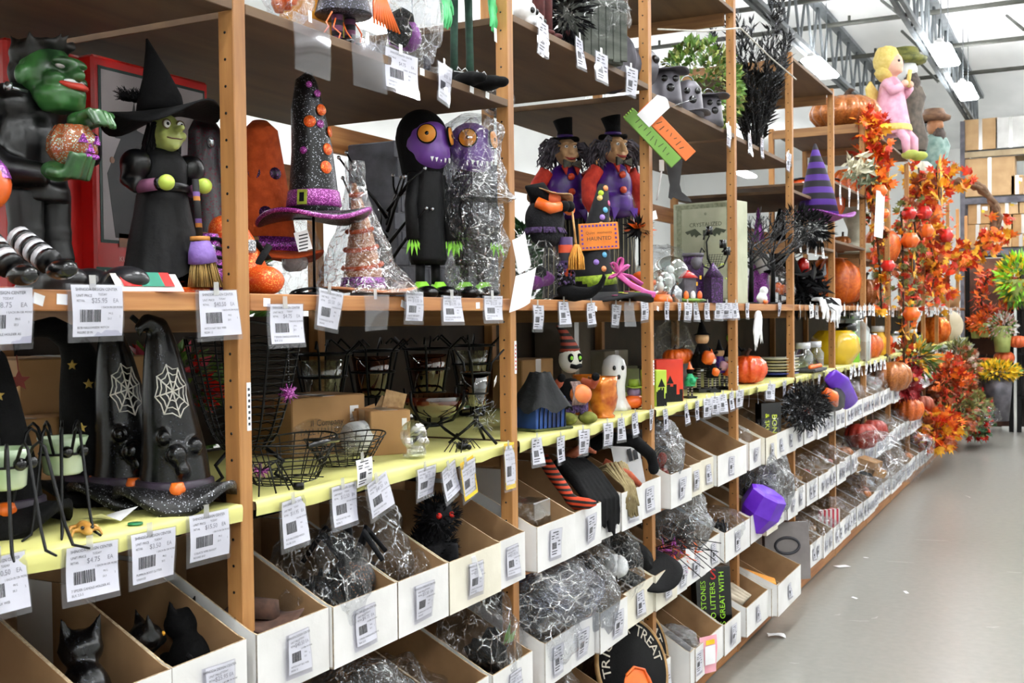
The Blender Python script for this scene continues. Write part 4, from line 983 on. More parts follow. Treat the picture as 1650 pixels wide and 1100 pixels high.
# --- orange spotted hat
t = thing('orange_witch_hat', 'tall orange felt witch hat with purple spots right of the first upright', 'witch hat', spot(424, 340, -.3, ZM), 0)
b = MB(); b.tube([(0, 0, .11), (0, 0, .14), (0, -.004, .3), (.004, -.012, .42), (.01, -.02, .44)], [.09, .083, .062, .044, .02], 26); b.build('cone', mat('orange_felt', '#b8440a', '#d4581a', 40, .85, bump=.3, bscale=90), t)
b = MB(); brim(b, .05, .15, .112, .012, droop=.006, th=.006); b.build('brim', mat('orange_felt', '', ''), t)
b = MB(); b.tube([(0, 0, .116), (0, 0, .15)], [.095, .088], 26); b.build('band', purple_glit, t)
b = MB()
for a, z in ((-.8, .2), (-.35, .3), (-1.2, .3), (-.75, .38), (-.2, .2)):
    r = .084 - .135 * (z - .14); d = Vector((math.cos(a), math.sin(a), .13)); b = MB(); dots(b, [(Vector((0, 0, z)) + d * (r - .002), d)], .016); b.build('spot', glitter('dark_purple_glitter', '#2c0c34', '#a050b0', 500, .12), t)
b = MB(); b.tube([(0, 0, 0), (0, 0, .11)], .004, 6); b.tube([(0, 0, 0), (0, 0, .006)], .06, 16); b.build('stand', black_metal, t)
# --- black glitter hat on a wire stand
t = thing('spotted_witch_hat', 'black glitter witch hat with orange and purple spots on a wire stand', 'witch hat', spot(508, 470, -.13, ZM), 0)
HZ = .195
b = MB(); b.tube([(0, 0, HZ), (0, 0, HZ + .03), (0, -.004, HZ + .16), (-.006, -.012, HZ + .26), (-.012, -.008, HZ + .33), (-.006, -.002, HZ + .35)], [.066, .062, .05, .04, .026, .008], 30); b.build('cone', black_glit, t)
b = MB(); brim(b, .05, .135, HZ + .004, .012, droop=.004, th=.012, tilt=(.03, .04)); b.build('brim', black_glit, t)
b = MB(); b.tube([(.136 * math.cos(a), .136 * math.sin(a), HZ + .0 + .012 * math.sin(3 * a) + .03 * .136 * math.cos(a) + .04 * .136 * math.sin(a)) for a in [2 * PI * i / 40 for i in range(40)]], .006, 6, closed=True); b.build('brim_edge', mag_glit, t)
b = MB(); b.tube([(0, 0, HZ + .022), (0, 0, HZ + .026), (0, 0, HZ + .06), (0, 0, HZ + .064)], [.064, .068, .063, .058], 30); b.build('band', mag_glit, t)
b = MB(); a = -1.35; f0 = frame((.066 * math.cos(a), .066 * math.sin(a), HZ + .042), (math.cos(a), math.sin(a), .1)); b.prism([(-.012, -.018), (.012, -.018), (.012, .018), (-.012, .018)], .006, f0); bk = b.build('buckle', mat('olive_felt', '#7a8420', '#98a430', 40, .8), t)
b = MB(); b.prism([(-.006, -.011), (.006, -.011), (.006, .011), (-.006, .011)], .0075, f0); b.build('buckle_centre', black_felt, bk)
for k, (a, z, r, m) in enumerate([(-.95, .22, .015, 0), (-.1, .155, .015, 0), (-.25, .25, .014, 0), (-.4, .165 + .05, .010, 1), (-1.3, .15, .009, 1), (-.9, .31, .008, 1), (-.4, .29, .009, 1), (.3, .2, .013, 0), (-.3, .11, .016, 0)]):
    q = (z - .03) / .32; rr = .062 - .026 * q if q < .8 else .04; d = Vector((math.cos(a), math.sin(a), .1)); b = MB(); dots(b, [(Vector((-.006 * q, -.008 * q, HZ + z)) + d * (rr - .001), d)], r); b.build('spot', [orange_glit, mag_glit][m], t)
b = MB(); b.tube([(-.002, 0, 0), (-.002, 0, HZ + .02)], .0035, 8)
b.tube(arc((0, 0, .006), .06, 0, 2 * PI, 24, (1, 0, 0), (0, 1, 0))[:-1], .0045, 6, closed=True)
for i in range(4): b.tube(arc((0, 0, .006), .06, 0, PI, 10, (math.cos(i * PI / 4), math.sin(i * PI / 4), 0), (0, 0, .25)), .003, 6)
b.build('wire_stand', black_metal, t)
b = MB(); b.box((.035, -.09, .13), (.0012, .034, .046), (.25, .0, -.7)); tg = b.build('tag', paper, t)
b = MB()
for i in range(5): b.box((.0362, -.0905, .112 + i * .008), (.0004, .022, .003), (.25, 0, -.7))
b.build('print', ink, tg)
# --- bagged white ghost beside the stand
t = bag(spot(474, 460, -.27, ZM), (.16, .16, .2), 'white', 'white ghost ornament in a clear bag behind the hat stand', bag_m)
# --- bagged witch hat
t = thing('bagged_witch_hat', 'orange and purple witch hat wrapped in crinkled clear plastic', 'witch hat', spot(585, 470, -.1, ZM), 0)
b = MB(); b.tube([(0, 0, .02), (0, 0, .08), (0, -.01, .2), (-.01, -.02, .29)], [.055, .046, .024, .006], 22, m=0); b.build('cone', glitter('pale_orange_glitter', '#b87850', '#f0d0b0', 400, .2), t)
b = MB(); brim(b, .04, .14, .016, .006, th=.006); b.build('brim', mat('pink_orange', '#b06a48', '#c88860', 20, .5), t)
b = MB(); b.tube([(0, 0, .022), (0, 0, .05)], [.06, .055], 22); b.build('band', purple_glit, t)
b = MB()
for i in range(5): b.tube(arc((0, -.006 * i, .08 + .045 * i), .05 - .009 * i, 0, 2 * PI, 16, (1, 0, 0), (0, 1, .2))[:-1], .006, 6, closed=True)
b.build('stripe', mat('orange_felt', '', ''), t)
V = []
def hb(i, j):
    a = 2 * PI * i; z = j; r = (.15 - .125 * min(1, z * 1.25) ** .6) if z > .03 else .15
    p = Vector((math.cos(a), math.sin(a), z * 3)); r *= 1 + .16 * noise.fractal(p * 2.2, 1, 2, 3) + .07 * noise.noise(p * 7)
    return (r * math.cos(a), r * math.sin(a) - .03 * z, .008 + .335 * z)
b = MB(); b.sheet(hb, 40, 26, smooth=False); b.build('plastic_wrap', wrap_m, t)
# --- black wire tree with bead tips
t = thing('wire_tree', 'bare black wire tree with pale bead tips behind the bagged hat', 'ornament', spot(625, 460, -.28, ZM), 0)
b = MB(); tips = []
def twig(p, d, L, r, dep, b, tips, rr, spread=.6, n=3, grav=0):
    q = p + d * L * .5 + Vector((rr.uniform(-.1, .1), rr.uniform(-.1, .1), 0)) * L; e = p + d * L
    b.tube([p, q, e], [r, r * .85, r * .7], 6)
    if dep == 0: tips.append(e); return
    for i in range(n):
        nd = (d + Vector((rr.uniform(-1, 1), rr.uniform(-1, 1), rr.uniform(-.3, .6) - grav)) * spread).normalized(); twig(e, nd, L * rr.uniform(.6, .85), r * .65, dep - 1, b, tips, rr, spread, n, grav)
rr = random.Random(3); b.tube([(0, 0, 0), (0, 0, .01)], .05, 14)
twig(Vector((0, 0, 0)), Vector((0, 0, 1)), .16, .011, 0, b, [], rr)
for i in range(9):
    a = i * 2.4; twig(Vector((0, 0, .1 + i * .02)), Vector((math.cos(a) * .7, math.sin(a) * .7, .8)).normalized(), .13, .006, 1, b, tips, rr, .5, 2)
b.build('branches', black_metal, t)
bm_ = MB().ell((0, 0, 0), .006, 8, 6).mesh('bead_tip', silver_m)
for e in tips: put('bead_tip', bm_, t, e)
# --- slate coloured carton
t = thing('slate_carton', 'dark slate carton printed with stones, behind the purple headed figures', 'box', spot(640, 300, -.5, ZM), 0)
b = MB(); b.box((-.1, .4, .27), (.2, .8, .54), bev=.004); b.build('carton', mat('slate_print', '#2c2d34', '#45464e', 14, .5, bump=.3, bscale=(40, 14, 40)), t)
b = MB()
for r_ in range(9):
    for c_ in range(9): b.box((.001, .02 + (c_ + (.5 if r_ % 2 else 0)) * .086, .03 + r_ * .06), (.003, .08, .054), bev=.0012)
o = b.build('printed_stones', mat('slate_stone', '#33343c', '#4c4e58', 20, .5), t); o['kind'] = 'stuff'
# --- purple headed creatures
def creature(loc, rz, label, wrapped, s=1.0):
    t = thing('creature_figure', label, 'figurine', loc, rz, 'purple headed creatures', s)
    b = MB(); b.ell((.0, 0, .455), (.068, .075, .072)); b.ell((.02, 0, .42), (.055, .06, .05)); hd = blob(b, .006, 4).build('head', mat('violet_skin', '#5a2e7c', '#7446a0', 12, .35), t)
    if not wrapped:
        b = MB(); b.ell((-.02, 0, .47), (.072, .082, .085)); b.tube([(-.02, 0, .47), (-.02, 0, .36)], [.08, .06], 18); blob(b, .007, 3).build('hood', black_felt, t)
    for s_ in (-1, 1):
        b = MB(); d = Vector((.75, s_ * .62, .12)).normalized(); c0 = Vector((.005, 0, .462)) + d * .066; b.tube([c0, c0 + d * .007], [.026, .025], 20, 0); b.tube([c0 + d * .007, c0 + d * .009], [.006, .005], 10, 1); b.tube([c0 - d * .002, c0 + d * .003], .029, 20, 2); b.build('eye', [mat('amber_eye', '#d8841c', '#e89a30', 20, .5), black_plastic, black_felt], hd)
    b = MB()
    for i in range(5): b.prism([(-.005, 0), (.005, 0), (0, -.014)], .004, frame((.066, (i - 2) * .016, .405), (1, (i - 2) * .3, 0)))
    b.build('teeth', white_gl, hd)
    b = MB(); b.lathe([(.02, .4), (.05, .375), (.055, .3), (.05, .22), (.06, .12), (.052, .1), (.045, .12), (.04, .3)], 22, fn=lambda p, a: (p.x * .8, p.y * (1 + .06 * math.sin(a * 7)), p.z)); b.build('robe', black_cloth, t)
    for s_ in (-1, 1):
        b = MB(); b.tube([(0, s_ * .045, .36), (.01, s_ * .068, .27), (.02, s_ * .068, .17)], [.02, .018, .02], 10); b.build('sleeve', black_cloth, t)
        b = MB()
        for i in range(4): b.leaf(Vector((.02, s_ * .068 + (i - 1.5) * .008, .172)), Vector((.1, (i - 1.5) * .25, -1)), Vector((1, 0, 0)), .05, .012)
        b.build('hand', lime, t)
        b = MB(); b.tube([(0, s_ * .028, .12), (0, s_ * .03, .03)], .014, 10); b.build('leg', black_cloth, t)
        b = MB(); b.lathe([(.016, .05), (.03, .032), (.036, .028)], 14, c=(.01, s_ * .032, 0), lobes=7, amp=.3); b.build('ankle_frill', lime, t)
        b = MB(); b.ell((.035, s_ * .034, .018), (.045, .03, .02)); b.build('shoe', black_plastic, t)
    if wrapped:
        def fb(i, j):
            a = 2 * PI * i; p = Vector((math.cos(a), math.sin(a), j * 4)); z = j
            r = (.085 + .035 * math.sin(min(z * 1.2, 1) * PI) * (z > .5) - .012 * math.cos(z * 9)) * (1 + .24 * noise.fractal(p * 1.6 + Vector((3, 1, 2)), 1, 2, 3)); r *= 1 if z < .93 else max(.3, 1 - (z - .93) * 9)
            return (r * math.cos(a) + .01, r * math.sin(a), .012 + .535 * z)
        b = MB(); b.sheet(fb, 36, 44, smooth=False); b.build('plastic_wrap', wrap_m, t)
    return t
creature(spot(690, 470, -.16, ZM), -.35, 'purple headed creature in black hood with amber eyes, not wrapped', False, 1.0)
creature(spot(762, 474, -.085, ZM), -.55, 'purple headed creature wrapped in crinkled clear plastic, beside second upright', True, 1.0)
# green tops of artificial trees behind the rack, on floor stands
def fir(loc, h, r, label, m=None, seed=1):
    rr = random.Random(seed); t = thing('artificial_tree', label, 'artificial tree', loc, 0, 'artificial trees behind the rack')
    b = MB(); b.tube([(0, 0, 0), (0, 0, h * .96)], [.03, .01], 8); b.tube([(0, 0, 0), (0, 0, .02)], .2, 16); b.build('trunk', brown, t)
    b = MB()
    for i in range(900):
        f = rr.random() ** .8; z = h * (.12 + .86 * f); q = r * (1 - f) + .03; a = rr.uniform(0, 2 * PI); rad = q * math.sqrt(rr.random()); d = Vector((math.cos(a), math.sin(a), rr.uniform(-.1, .7)))
        p = Vector((math.cos(a) * rad, math.sin(a) * rad, z)); b.leaf(p, d, rdir(), rr.uniform(.09, .16), .035)
    b.build('needles', m or leaf_d, t); return t
fir(Vector((-1.55, 3.5, 0)), 2.35, .4, 'green artificial tree behind the black wire tree', leaf_g, 2)
fir(Vector((-1.5, 5.15, 0)), 2.42, .38, 'green artificial tree seen left of the top hat dolls', leaf_g, 3)
fir(Vector((-1.5, 2.55, 0)), 2.3, .36, 'green artificial tree glimpsed beside the witch', leaf_d, 4)
fir(Vector((-1.6, 6.3, 0)), 2.3, .42, 'dark green artificial tree behind the right hand top hat doll', leaf_d, 5)
# ---------------------------------------------------------------- second bay, yellow shelf
t = thing('wire_cauldron', 'tall black wire cauldron basket behind the first upright', 'wire basket', spot(395, 700, -.2, ZY), 0)
b = MB(); prof = [(.05, .08), (.09, .12), (.125, .19), (.135, .25), (.128, .31), (.135, .34)]
for r, z in [(.05 + (.085) * min(1, (i / 15) ** .6), .08 + .26 * i / 15) for i in range(16)]: b.tube([(r * math.cos(2 * PI * j / 28), r * math.sin(2 * PI * j / 28), z + .002 * math.sin(j * 3)) for j in range(28)], .0017, 4, closed=True)
b.build('wire_hoops', black_metal, t)
b = MB()
for i in range(14):
    a = 2 * PI * i / 14; b.tube([(r * math.cos(a), r * math.sin(a), z) for r, z in [(.05 + (.085) * min(1, (k / 8) ** .6), .08 + .26 * k / 8) for k in range(9)]], .0024, 5)
b.build('ribs', black_metal, t)
for i in range(3):
    b = MB(); a = 2 * PI * i / 3 + .4; d = Vector((math.cos(a), math.sin(a), 0)); b.tube([d * .05 + Vector((0, 0, .08)), d * .09 + Vector((0, 0, .05)), d * .07 + Vector((0, 0, .02)), d * .1 + Vector((0, 0, .004))], .005, 6); b.build('foot', black_metal, t)
b = MB(); b.tube([(0, -.135, .34), (0, -.09, .37), (0, 0, .38), (0, .09, .37), (0, .135, .34)], .004, 6); b.build('handle', black_metal, t)
# beaded string with purple spider
t = thing('bead_string', 'beaded string with a magenta tinsel spider hanging at the wire cauldron', 'ornament', spot(464, 560, -.06, ZM - .045), 0)
b = MB()
for i in range(26): b.ell((0, 0, -.004 - i * .0062), .003, 6, 4)
b.build('string', black_plastic, t)
b = MB(); b.ell((0, 0, -.178), .013, 10, 8)
for i in range(40): d = rdir(); b.tube([Vector((0, 0, -.178)), Vector((0, 0, -.178)) + d * .024], [.0022, .0008], 4)
b.build('spider', mag_glit, t)
def carton(px, py, X, z, d, w_, h, rz, label, text=None, m=None, name='kraft_box'):
    t = thing(name, label, 'box', spot(px, py, X, z), rz)
    b = MB(); b.box((-d / 2, w_ / 2, h / 2), (d, w_, h), bev=.003); b.build('carton', m or kraft_box, t)
    b = MB(); b.box((-d / 2, w_ / 2, h + .0004), (d * .98, .045, .0008)); b.box((-d / 2, -.0004, h - .03), (.045, .0008, .06)); b.build('tape', tape_m, t)
    b = MB(); b.box((.0006, w_ * .84, h * .68), (.001, w_ * .12, h * .26)); b.build('sticker', paper, t)
    if text:
        b = MB()
        for i, s in enumerate(text): b.text(s, h * .15, Matrix.Translation((.0012, w_ * .5, h * (.56 - .14 * i))))
        b.text('II', h * .15, Matrix.Translation((.0008, w_ * .26, h * .56))); b.build('print', ink, t)
    return t
carton(470, 640, -.36, ZY, .2, .26, .165, -.25, 'kraft carton with black print behind the wire baskets', ('Company', 'FALL HALLOWEEN'))
carton(597, 700, -.2, ZY, .13, .12, .125, -.6, 'small kraft box beside the glass skull')
# low wire baskets
def wire_boat(loc, rz, L, W_, h, label, bar=False):
    t = thing('wire_basket', label, 'wire basket', loc, rz, 'low black wire baskets')
    b = MB()
    for i in range(6):
        f = .6 + .4 * i / 5; b.tube([(W_ / 2 * f * math.cos(a), L / 2 * f * math.sin(a), .006 + h * (i / 5) + .012 * abs(math.sin(a)) * (i / 5)) for a in [2 * PI * j / 30 for j in range(30)]], .0022 if i == 5 else .0014, 5, closed=True)
    b.build('hoops', black_metal, t)
    b = MB()
    for j in range(20):
        a = 2 * PI * j / 20; b.tube([(W_ / 2 * f * math.cos(a), L / 2 * f * math.sin(a), .006 + h * (f - .6) / .4 + .012 * abs(math.sin(a)) * (f - .6) / .4) for f in (.6, .8, 1)], .0014, 5)
    for j in range(5): b.tube([(-W_ * .28, (j - 2) * L * .11, .006), (W_ * .28, (j - 2) * L * .11, .006)], .0014, 5)
    b.build('ribs', black_metal, t)
    if bar: b = MB(); b.tube([(W_ / 2, -L * .2, h + .01), (W_ / 2 + .004, 0, h + .014), (W_ / 2, L * .2, h + .01)], .006, 8); b.build('grip', black_plastic, t)
    return t
wire_boat(spot(462, 768, -.1, ZY + .002), .1, .32, .2, .085, 'low oval black wire basket beside the first upright', True)
wire_boat(spot(558, 745, -.15, ZY + .002), .0, .28, .16, .06, 'flatter black wire basket in front of the candle roll')
t = thing('spider_ornament', 'black wire spider with purple tinsel body in front of the low basket', 'ornament', spot(437, 785, -.03, ZY + .002), 0)
b = MB()
for i in range(40): d = rdir(); b.tube([Vector((-.01, -.02, .05)), Vector((-.01, -.02, .05)) + d * .018], [.002, .0007], 4)
b.build('body', mag_glit, t)
b = MB()
for i in range(5): a = -1.2 + i * .6; b.tube([(-.01, -.02, .05), (.01 * math.cos(a), -.02 + .045 * math.sin(a), .07), (.03 * math.cos(a), -.02 + .09 * math.sin(a), .004)], .002, 5)
b.tube([(.02, .07, .0), (.02, .07, .014)], .012, 12); b.build('legs', black_metal, t)
t = thing('candle_roll', 'white candle roll in crinkled film behind the flat wire basket', 'candle', spot(590, 735, -.24, ZY + .002), 0)
b = MB(); b.tube([(0, -.06, .05), (0, .06, .05)], .045, 22); b.build('candle', white_gl, t); o = put('film', bag_mesh(2, .5, .5, .5, False, 1), t, (0, 0, .055)); o.scale = (.11, .16, .105)
bag(spot(520, 730, -.22, ZY + .002), (.16, .3, .11), None, 'crinkled clear film lying behind the low wire baskets', bag_m)
# glass skull
t = thing('glass_skull', 'clear glass skull votive on the yellow shelf', 'ornament', spot(667, 742, -.07, ZY + .002), -.75)
b = MB(); b.ell((0, 0, .062), (.046, .038, .04)); b.box((.022, 0, .022), (.045, .05, .04), bev=.012); b.ell((.034, 0, .05), (.014, .012, .012))
for s in (-1, 1): b.ell((.032, s * .024, .045), (.014, .012, .012))
q = blob(b, .004, 3)
for i, v in enumerate(q.v):
    for s in (-1, 1):
        d = Vector(v) - Vector((.045, s * .016, .06)); l = d.length
        if l < .016: q.v[i] = tuple(Vector(v) - Vector((.012 * (1 - l / .016), 0, 0)))
q.build('skull', film('skull_glass', '#eef0ea', .1, .9, .03, .25, 60), t)
b = MB()
for i in range(7): b.box((.046, (i - 3) * .0065, .018), (.004, .0055, .012), bev=.0015)
b.build('teeth', film('skull_glass', '', .1), t)
b = MB(); b.tube([(0, 0, .002), (0, 0, .012)], .03, 18); b.build('candle_well', glass_m, t)
# amber glass bowl on wire stand
amber = film('amber_glass', '#b4622a', .1, .7, .03, 0)
t = thing('amber_bowl', 'amber glass bowl on a curled black wire stand', 'bowl', spot(700, 722, -.22, ZY + .002), -.4)
b = MB(); b.lathe([(.004, .075), (.05, .078), (.09, .1), (.108, .14), (.106, .142), (.086, .105), (.05, .084), (.004, .081)], 40); bo = b.build('bowl', amber, t)
b = MB(); b.lathe([(.088, .112), (.094, .118), (.1, .128)], 40); b.build('frosted_band', mat('frost_orange', '#b87038', '#d09858', 12, .4), bo)
for i in range(4):
    a = i * PI / 2 + .3; d = Vector((math.cos(a), math.sin(a), 0)); b = MB(); b.tube([d * .115 + Vector((0, 0, .16)), d * .11 + Vector((0, 0, .12)), d * .07 + Vector((0, 0, .07)), d * .02 + Vector((0, 0, .055)), d * .06 + Vector((0, 0, .03)), d * .11 + Vector((0, 0, .006)), d * .12 + Vector((0, 0, .012))], .0045, 7); b.build('stand_leg', black_metal, t)
# tripod with brown glass
t = thing('tripod_holder', 'brown glass candle cup on a black tripod stand near second upright', 'candle holder', spot(768, 720, -.08, ZY + .002), 0)
b = MB(); b.lathe([(.01, .11), (.028, .115), (.034, .16), (.042, .215), (.04, .214), (.03, .16), (.008, .118)], 24); b.build('glass_cup', film('brown_glass', '#5c3020', .1, .6, .05, 0), t)
b = MB(); b.tube([(0, 0, .05), (0, 0, .115)], .008, 8); b.tube(arc((0, 0, .212), .044, 0, 2 * PI, 20, (1, 0, 0), (0, 1, 0))[:-1], .003, 6, closed=True); b.tube(arc((0, 0, .15), .035, 0, 2 * PI, 20, (1, 0, 0), (0, 1, 0))[:-1], .0025, 6, closed=True); b.build('ring', black_metal, t)
for i in range(3):
    a = 2 * PI * i / 3 - .3; d = Vector((math.cos(a), math.sin(a), 0)); b = MB(); b.tube([Vector((0, 0, .07)), d * .03 + Vector((0, 0, .045)), d * .085 + Vector((0, 0, .004))], .0045, 7); b.build('leg', black_metal, t)
b = MB()
for i in range(3): a = 2 * PI * i / 3 + .8; d = Vector((math.cos(a), math.sin(a), 0)); b.tube([d * .035 + Vector((0, 0, .15)), d * .05 + Vector((0, 0, .24)), d * .09 + Vector((0, 0, .28))], .003, 6)
b.build('branch', black_metal, t)
b = MB()
for i in range(60): p = Vector((.04, -.03, .09)) + rdir() * .03; b.tube([p, p + rdir() * .03], .0006, 3)
b.build('tinsel', silver_m, t)
b = MB(); b.box((.05, .03, .185), (.001, .022, .034), (.9, .3, .3)); b.build('tag', paper, t)
t = thing('wire_spider', 'small black wire spider in front of the amber bowl', 'ornament', spot(745, 728, -.03, ZY + .002), 0)
b = MB(); b.ell((0, 0, .012), (.02, .013, .011), 12, 8); b.ell((.022, 0, .01), .008, 10, 6); b.build('body', black_metal, t)
for i in range(8):
    s = -1 if i < 4 else 1; a = (i % 4 - 1.5) * .5; b = MB(); b.tube([(0, s * .008, .012), (math.sin(a) * .025, s * .03, .028), (math.sin(a) * .04, s * .055, .001)], .0016, 5); b.build('leg', black_metal, t)
# dark metal baskets and jars standing behind
for i, (px, X, lab) in enumerate([(520, -.55, 'behind the kraft carton'), (690, -.5, 'above the amber bowl'), (760, -.56, 'near the second upright'), (600, -.58, 'behind the leaning tags')]):
    t = thing('metal_planter', 'dark metal cage planter with flared arms ' + lab, 'planter', spot(px, 620, X, ZY + .002), i)
    for z, r in ((.12, .06), (.2, .075), (.27, .09)): b = MB(); b.tube([(r * math.cos(2 * PI * j / 20), r * math.sin(2 * PI * j / 20), z) for j in range(20)], .004, 5, closed=True); b.build('ring', black_metal, t)
    b = MB(); b.tube([(0, 0, 0), (0, 0, .008)], .05, 14); b.build('base', black_metal, t)
    b = MB()
    for j in range(6): a = 2 * PI * j / 6; d = Vector((math.cos(a), math.sin(a), 0)); b.tube([d * .05 + Vector((0, 0, .005)), d * .06 + Vector((0, 0, .12)), d * .09 + Vector((0, 0, .27)), d * .14 + Vector((0, 0, .31)), d * .16 + Vector((0, 0, .29))], .004, 5)
    b.build('arms', black_metal, t)
    b = MB(); b.lathe([(.003, .12), (.05, .12), (.06, .2), (.07, .25), (.068, .25), (.055, .2), (.003, .125)], 18); b.build('liner', [smooth_film, amber][i % 2], t)
for i, (px, py, rz, rl) in enumerate([(592, 640, -.6, .3), (618, 640, -.7, -.5), (632, 650, -.5, -.25)]):
    b = MB(); b.box((0, 0, .05), (.0014, .07, .1), (rl, .1, 0)); o = b.build('leaning_tag', [kraft_box, tan, tan][i], None, spot(px, py, -.27 + i * .02, ZY + .03 + .02 * i), rz)
    tag(o, 'brown paper hang tag leaning behind the small kraft box, ' + NTH[i] + ' from left', 'tag', 'leaning tags')
    b = MB()
    for j in range(5): b.box((.001, 0, .025 + .012 * j), (.0006, .045, .004), (rl, .1, 0))
    b.build('print', ink, o)
# ---------------------------------------------------------------- top shelf of the second bay
ZT = TOPZ[0]
t = thing('stocking_figure', 'figure in dark skirt with pink and black striped legs on top shelf', 'figurine', spot(554, 60, -.06, ZT), 0)
b = MB(); b.lathe([(.07, .085), (.066, .1), (.05, .16), (.035, .2), (.03, .3), (.02, .35)], 28); b.tube([(0, 0, .082), (0, 0, .09)], .068, 28); b.build('skirt', glitter('grey_glitter', '#26262e', '#9090a8', 400, .1), t)
for s in (-1, 1):
    b = MB(); b.tube([(0, s * .026, .09), (0, s * .026, .012)], .014, 14); b.build('leg', bands('pink_black_sock', ['#16121a', '#6c3a5c'], 'Z', .026), t)
    b = MB(); b.ell((.02, s * .028, .01), (.03, .015, .011)); b.build('shoe', black_plastic, t)
b = MB(); b.ell((0, 0, .4), .05, 16, 10); b.build('head', orange_p, t)
for i, px in enumerate((520, 545, 572, 590)):
    b = MB(); b.tube([(0, 0, 0), (.01, .01, .02), (-.004, .02, .035), (.006, .03, .06)], .002, 5); tag(b.build('curly_wire', orange_p, None, spot(px, 62 + i * 2, -.02, ZT + .002), i), 'thin orange curled wire by the striped legs, ' + NTH[i] + ' from left', 'wire', 'orange curled wires')
bag(spot(462, 20, -.06, ZT), (.1, .12, .16), 'orange', 'bagged orange ornament on top shelf, nearest the first upright', bag_h)
t = thing('yellow_figure', 'orange and yellow plush figure behind the striped legs', 'plush', spot(500, 30, -.2, ZT), 0); b = MB(); b.ell((0, 0, .1), (.07, .09, .1)); b.ell((0, -.06, .2), (.05, .06, .07)); blob(b, .008, 3).build('body', mat('ochre_plush', '#b06a10', '#d89820', 20, .9), t)
b = MB(); b.ell((.05, .06, .06), (.03, .03, .06)); b.build('leg', mat('olive_yellow', '#98902a', '#b8b040', 20, .9), t)
bag(spot(650, 60, -.07, ZT), (.2, .26, .24), 'purple', 'large crinkled clear bag of purple ornaments on top shelf', bag_h, dense=2)
t = thing('orange_tinsel', 'orange ribbon tassel hanging in front of the crinkled bag', 'ornament', spot(612, 40, -.03, ZT + .03), 0)
b = MB()
for i in range(9): d = Vector((.1, (i - 4) * .12, -1)); p = Vector((0, 0, .16)); b.tube([p, p + d * .06, p + d * .12 + Vector((.01, 0, 0))], [.004, .007, .003], 5, flat=.3)
b.build('ribbons', orange_p, t); b = MB(); b.tube([(0, 0, .15), (0, 0, .22)], .018, 10); b.build('knot', lime, t)
t = thing('long_leg_figure', 'figure with long dark green legs and black cloth shoes on top shelf', 'figurine', spot(752, 120, -.05, ZT), -.35)
for s in (-1, 1):
    b = MB(); b.tube([(-.02, s * .03, .02), (-.02, s * .03, .12), (-.02, s * .026, .3)], [.013, .011, .012], 12); b.build('leg', mat('dark_green_cloth', '#0c2a1e', '#163c2c', 40, .8), t)
    b = MB(); b.ell((-.01, s * .036, .028), (.04, .03, .028)); b.ell((.05, s * .04, .022), (.06, .032, .022)); b.ell((.1, s * .042, .018), (.03, .022, .016)); sh = blob(b, .006, 4).build('shoe', black_felt, t)
    b = MB()
    for k in range(4): b.tube([(.005 + .016 * k, s * .036 - .016, .052 - .004 * k), (.012 + .016 * k, s * .036 + .016, .05 - .004 * k)], .0014, 5)
    for q in (-1, 1): b.tube([(.02, s * .036, .052), (.02, s * .036 + q * .014, .062), (.024, s * .036 + q * .02, .052)], .0013, 5)
    b.build('laces', white_gl, sh)
b = MB(); b.lathe([(.06, .3), (.05, .36), (.03, .42)], 20); b.build('tunic', black_felt, t)
def glove(loc, rz, label, m, nm='fabric_hand'):
    t = thing(nm, label, 'ornament', loc, rz); b = MB(); b.ell((0, 0, .07), (.012, .03, .035))
    for i in range(4): b.tube([(0, (i - 1.5) * .014, .05), (.006, (i - 1.5) * .02, .015), (.002, (i - 1.5) * .022, (-.012, -.02, -.018, -.008)[i])], [.009, .008, .005], 7)
    b.tube([(0, .026, .075), (.004, .046, .05), (.006, .05, .03)], [.009, .008, .005], 7); b.tube([(0, 0, .09), (-.006, 0, .16)], [.016, .014], 8); blob(b, .0045, 3).build('hand', m, t)
    return t
gm = mat('mint_green', '#3aa860', '#58cc80', 12, .5)
glove(spot(717, 36, -.04, P(717, 36, -.04).z), .2, 'mint green fabric hand hanging left of the long green legs', gm)
t = glove(spot(793, 42, -.03, P(793, 42, -.03).z), .3, 'mint green fabric hand hanging beside the second upright', gm)
b = MB(); b.box((.012, -.01, -.03), (.001, .04, .04), (.1, 0, 0)); b.build('tag', paper, t)
bag(spot(800, 110, -.16, ZT), (.1, .12, .13), 'dark', 'clear bag of skulls behind the black cloth shoes', bag_h)
bag(spot(700, 95, -.2, ZT), (.09, .12, .1), 'white', 'clear bag of pale skulls left of the black cloth shoes', bag_h)
t = thing('crescent_moon', 'small pale crescent ornament lying on the top shelf edge', 'ornament', spot(682, 108, -.02, ZT + .002), 0)
b = MB(); b.tube(arc((0, 0, .022), .02, -1.6, 1.6, 10, (0, 1, 0)), [.001, .004, .007, .009, .0105, .011, .0105, .009, .007, .004, .001], 8); b.build('moon', grey_zinc, t)
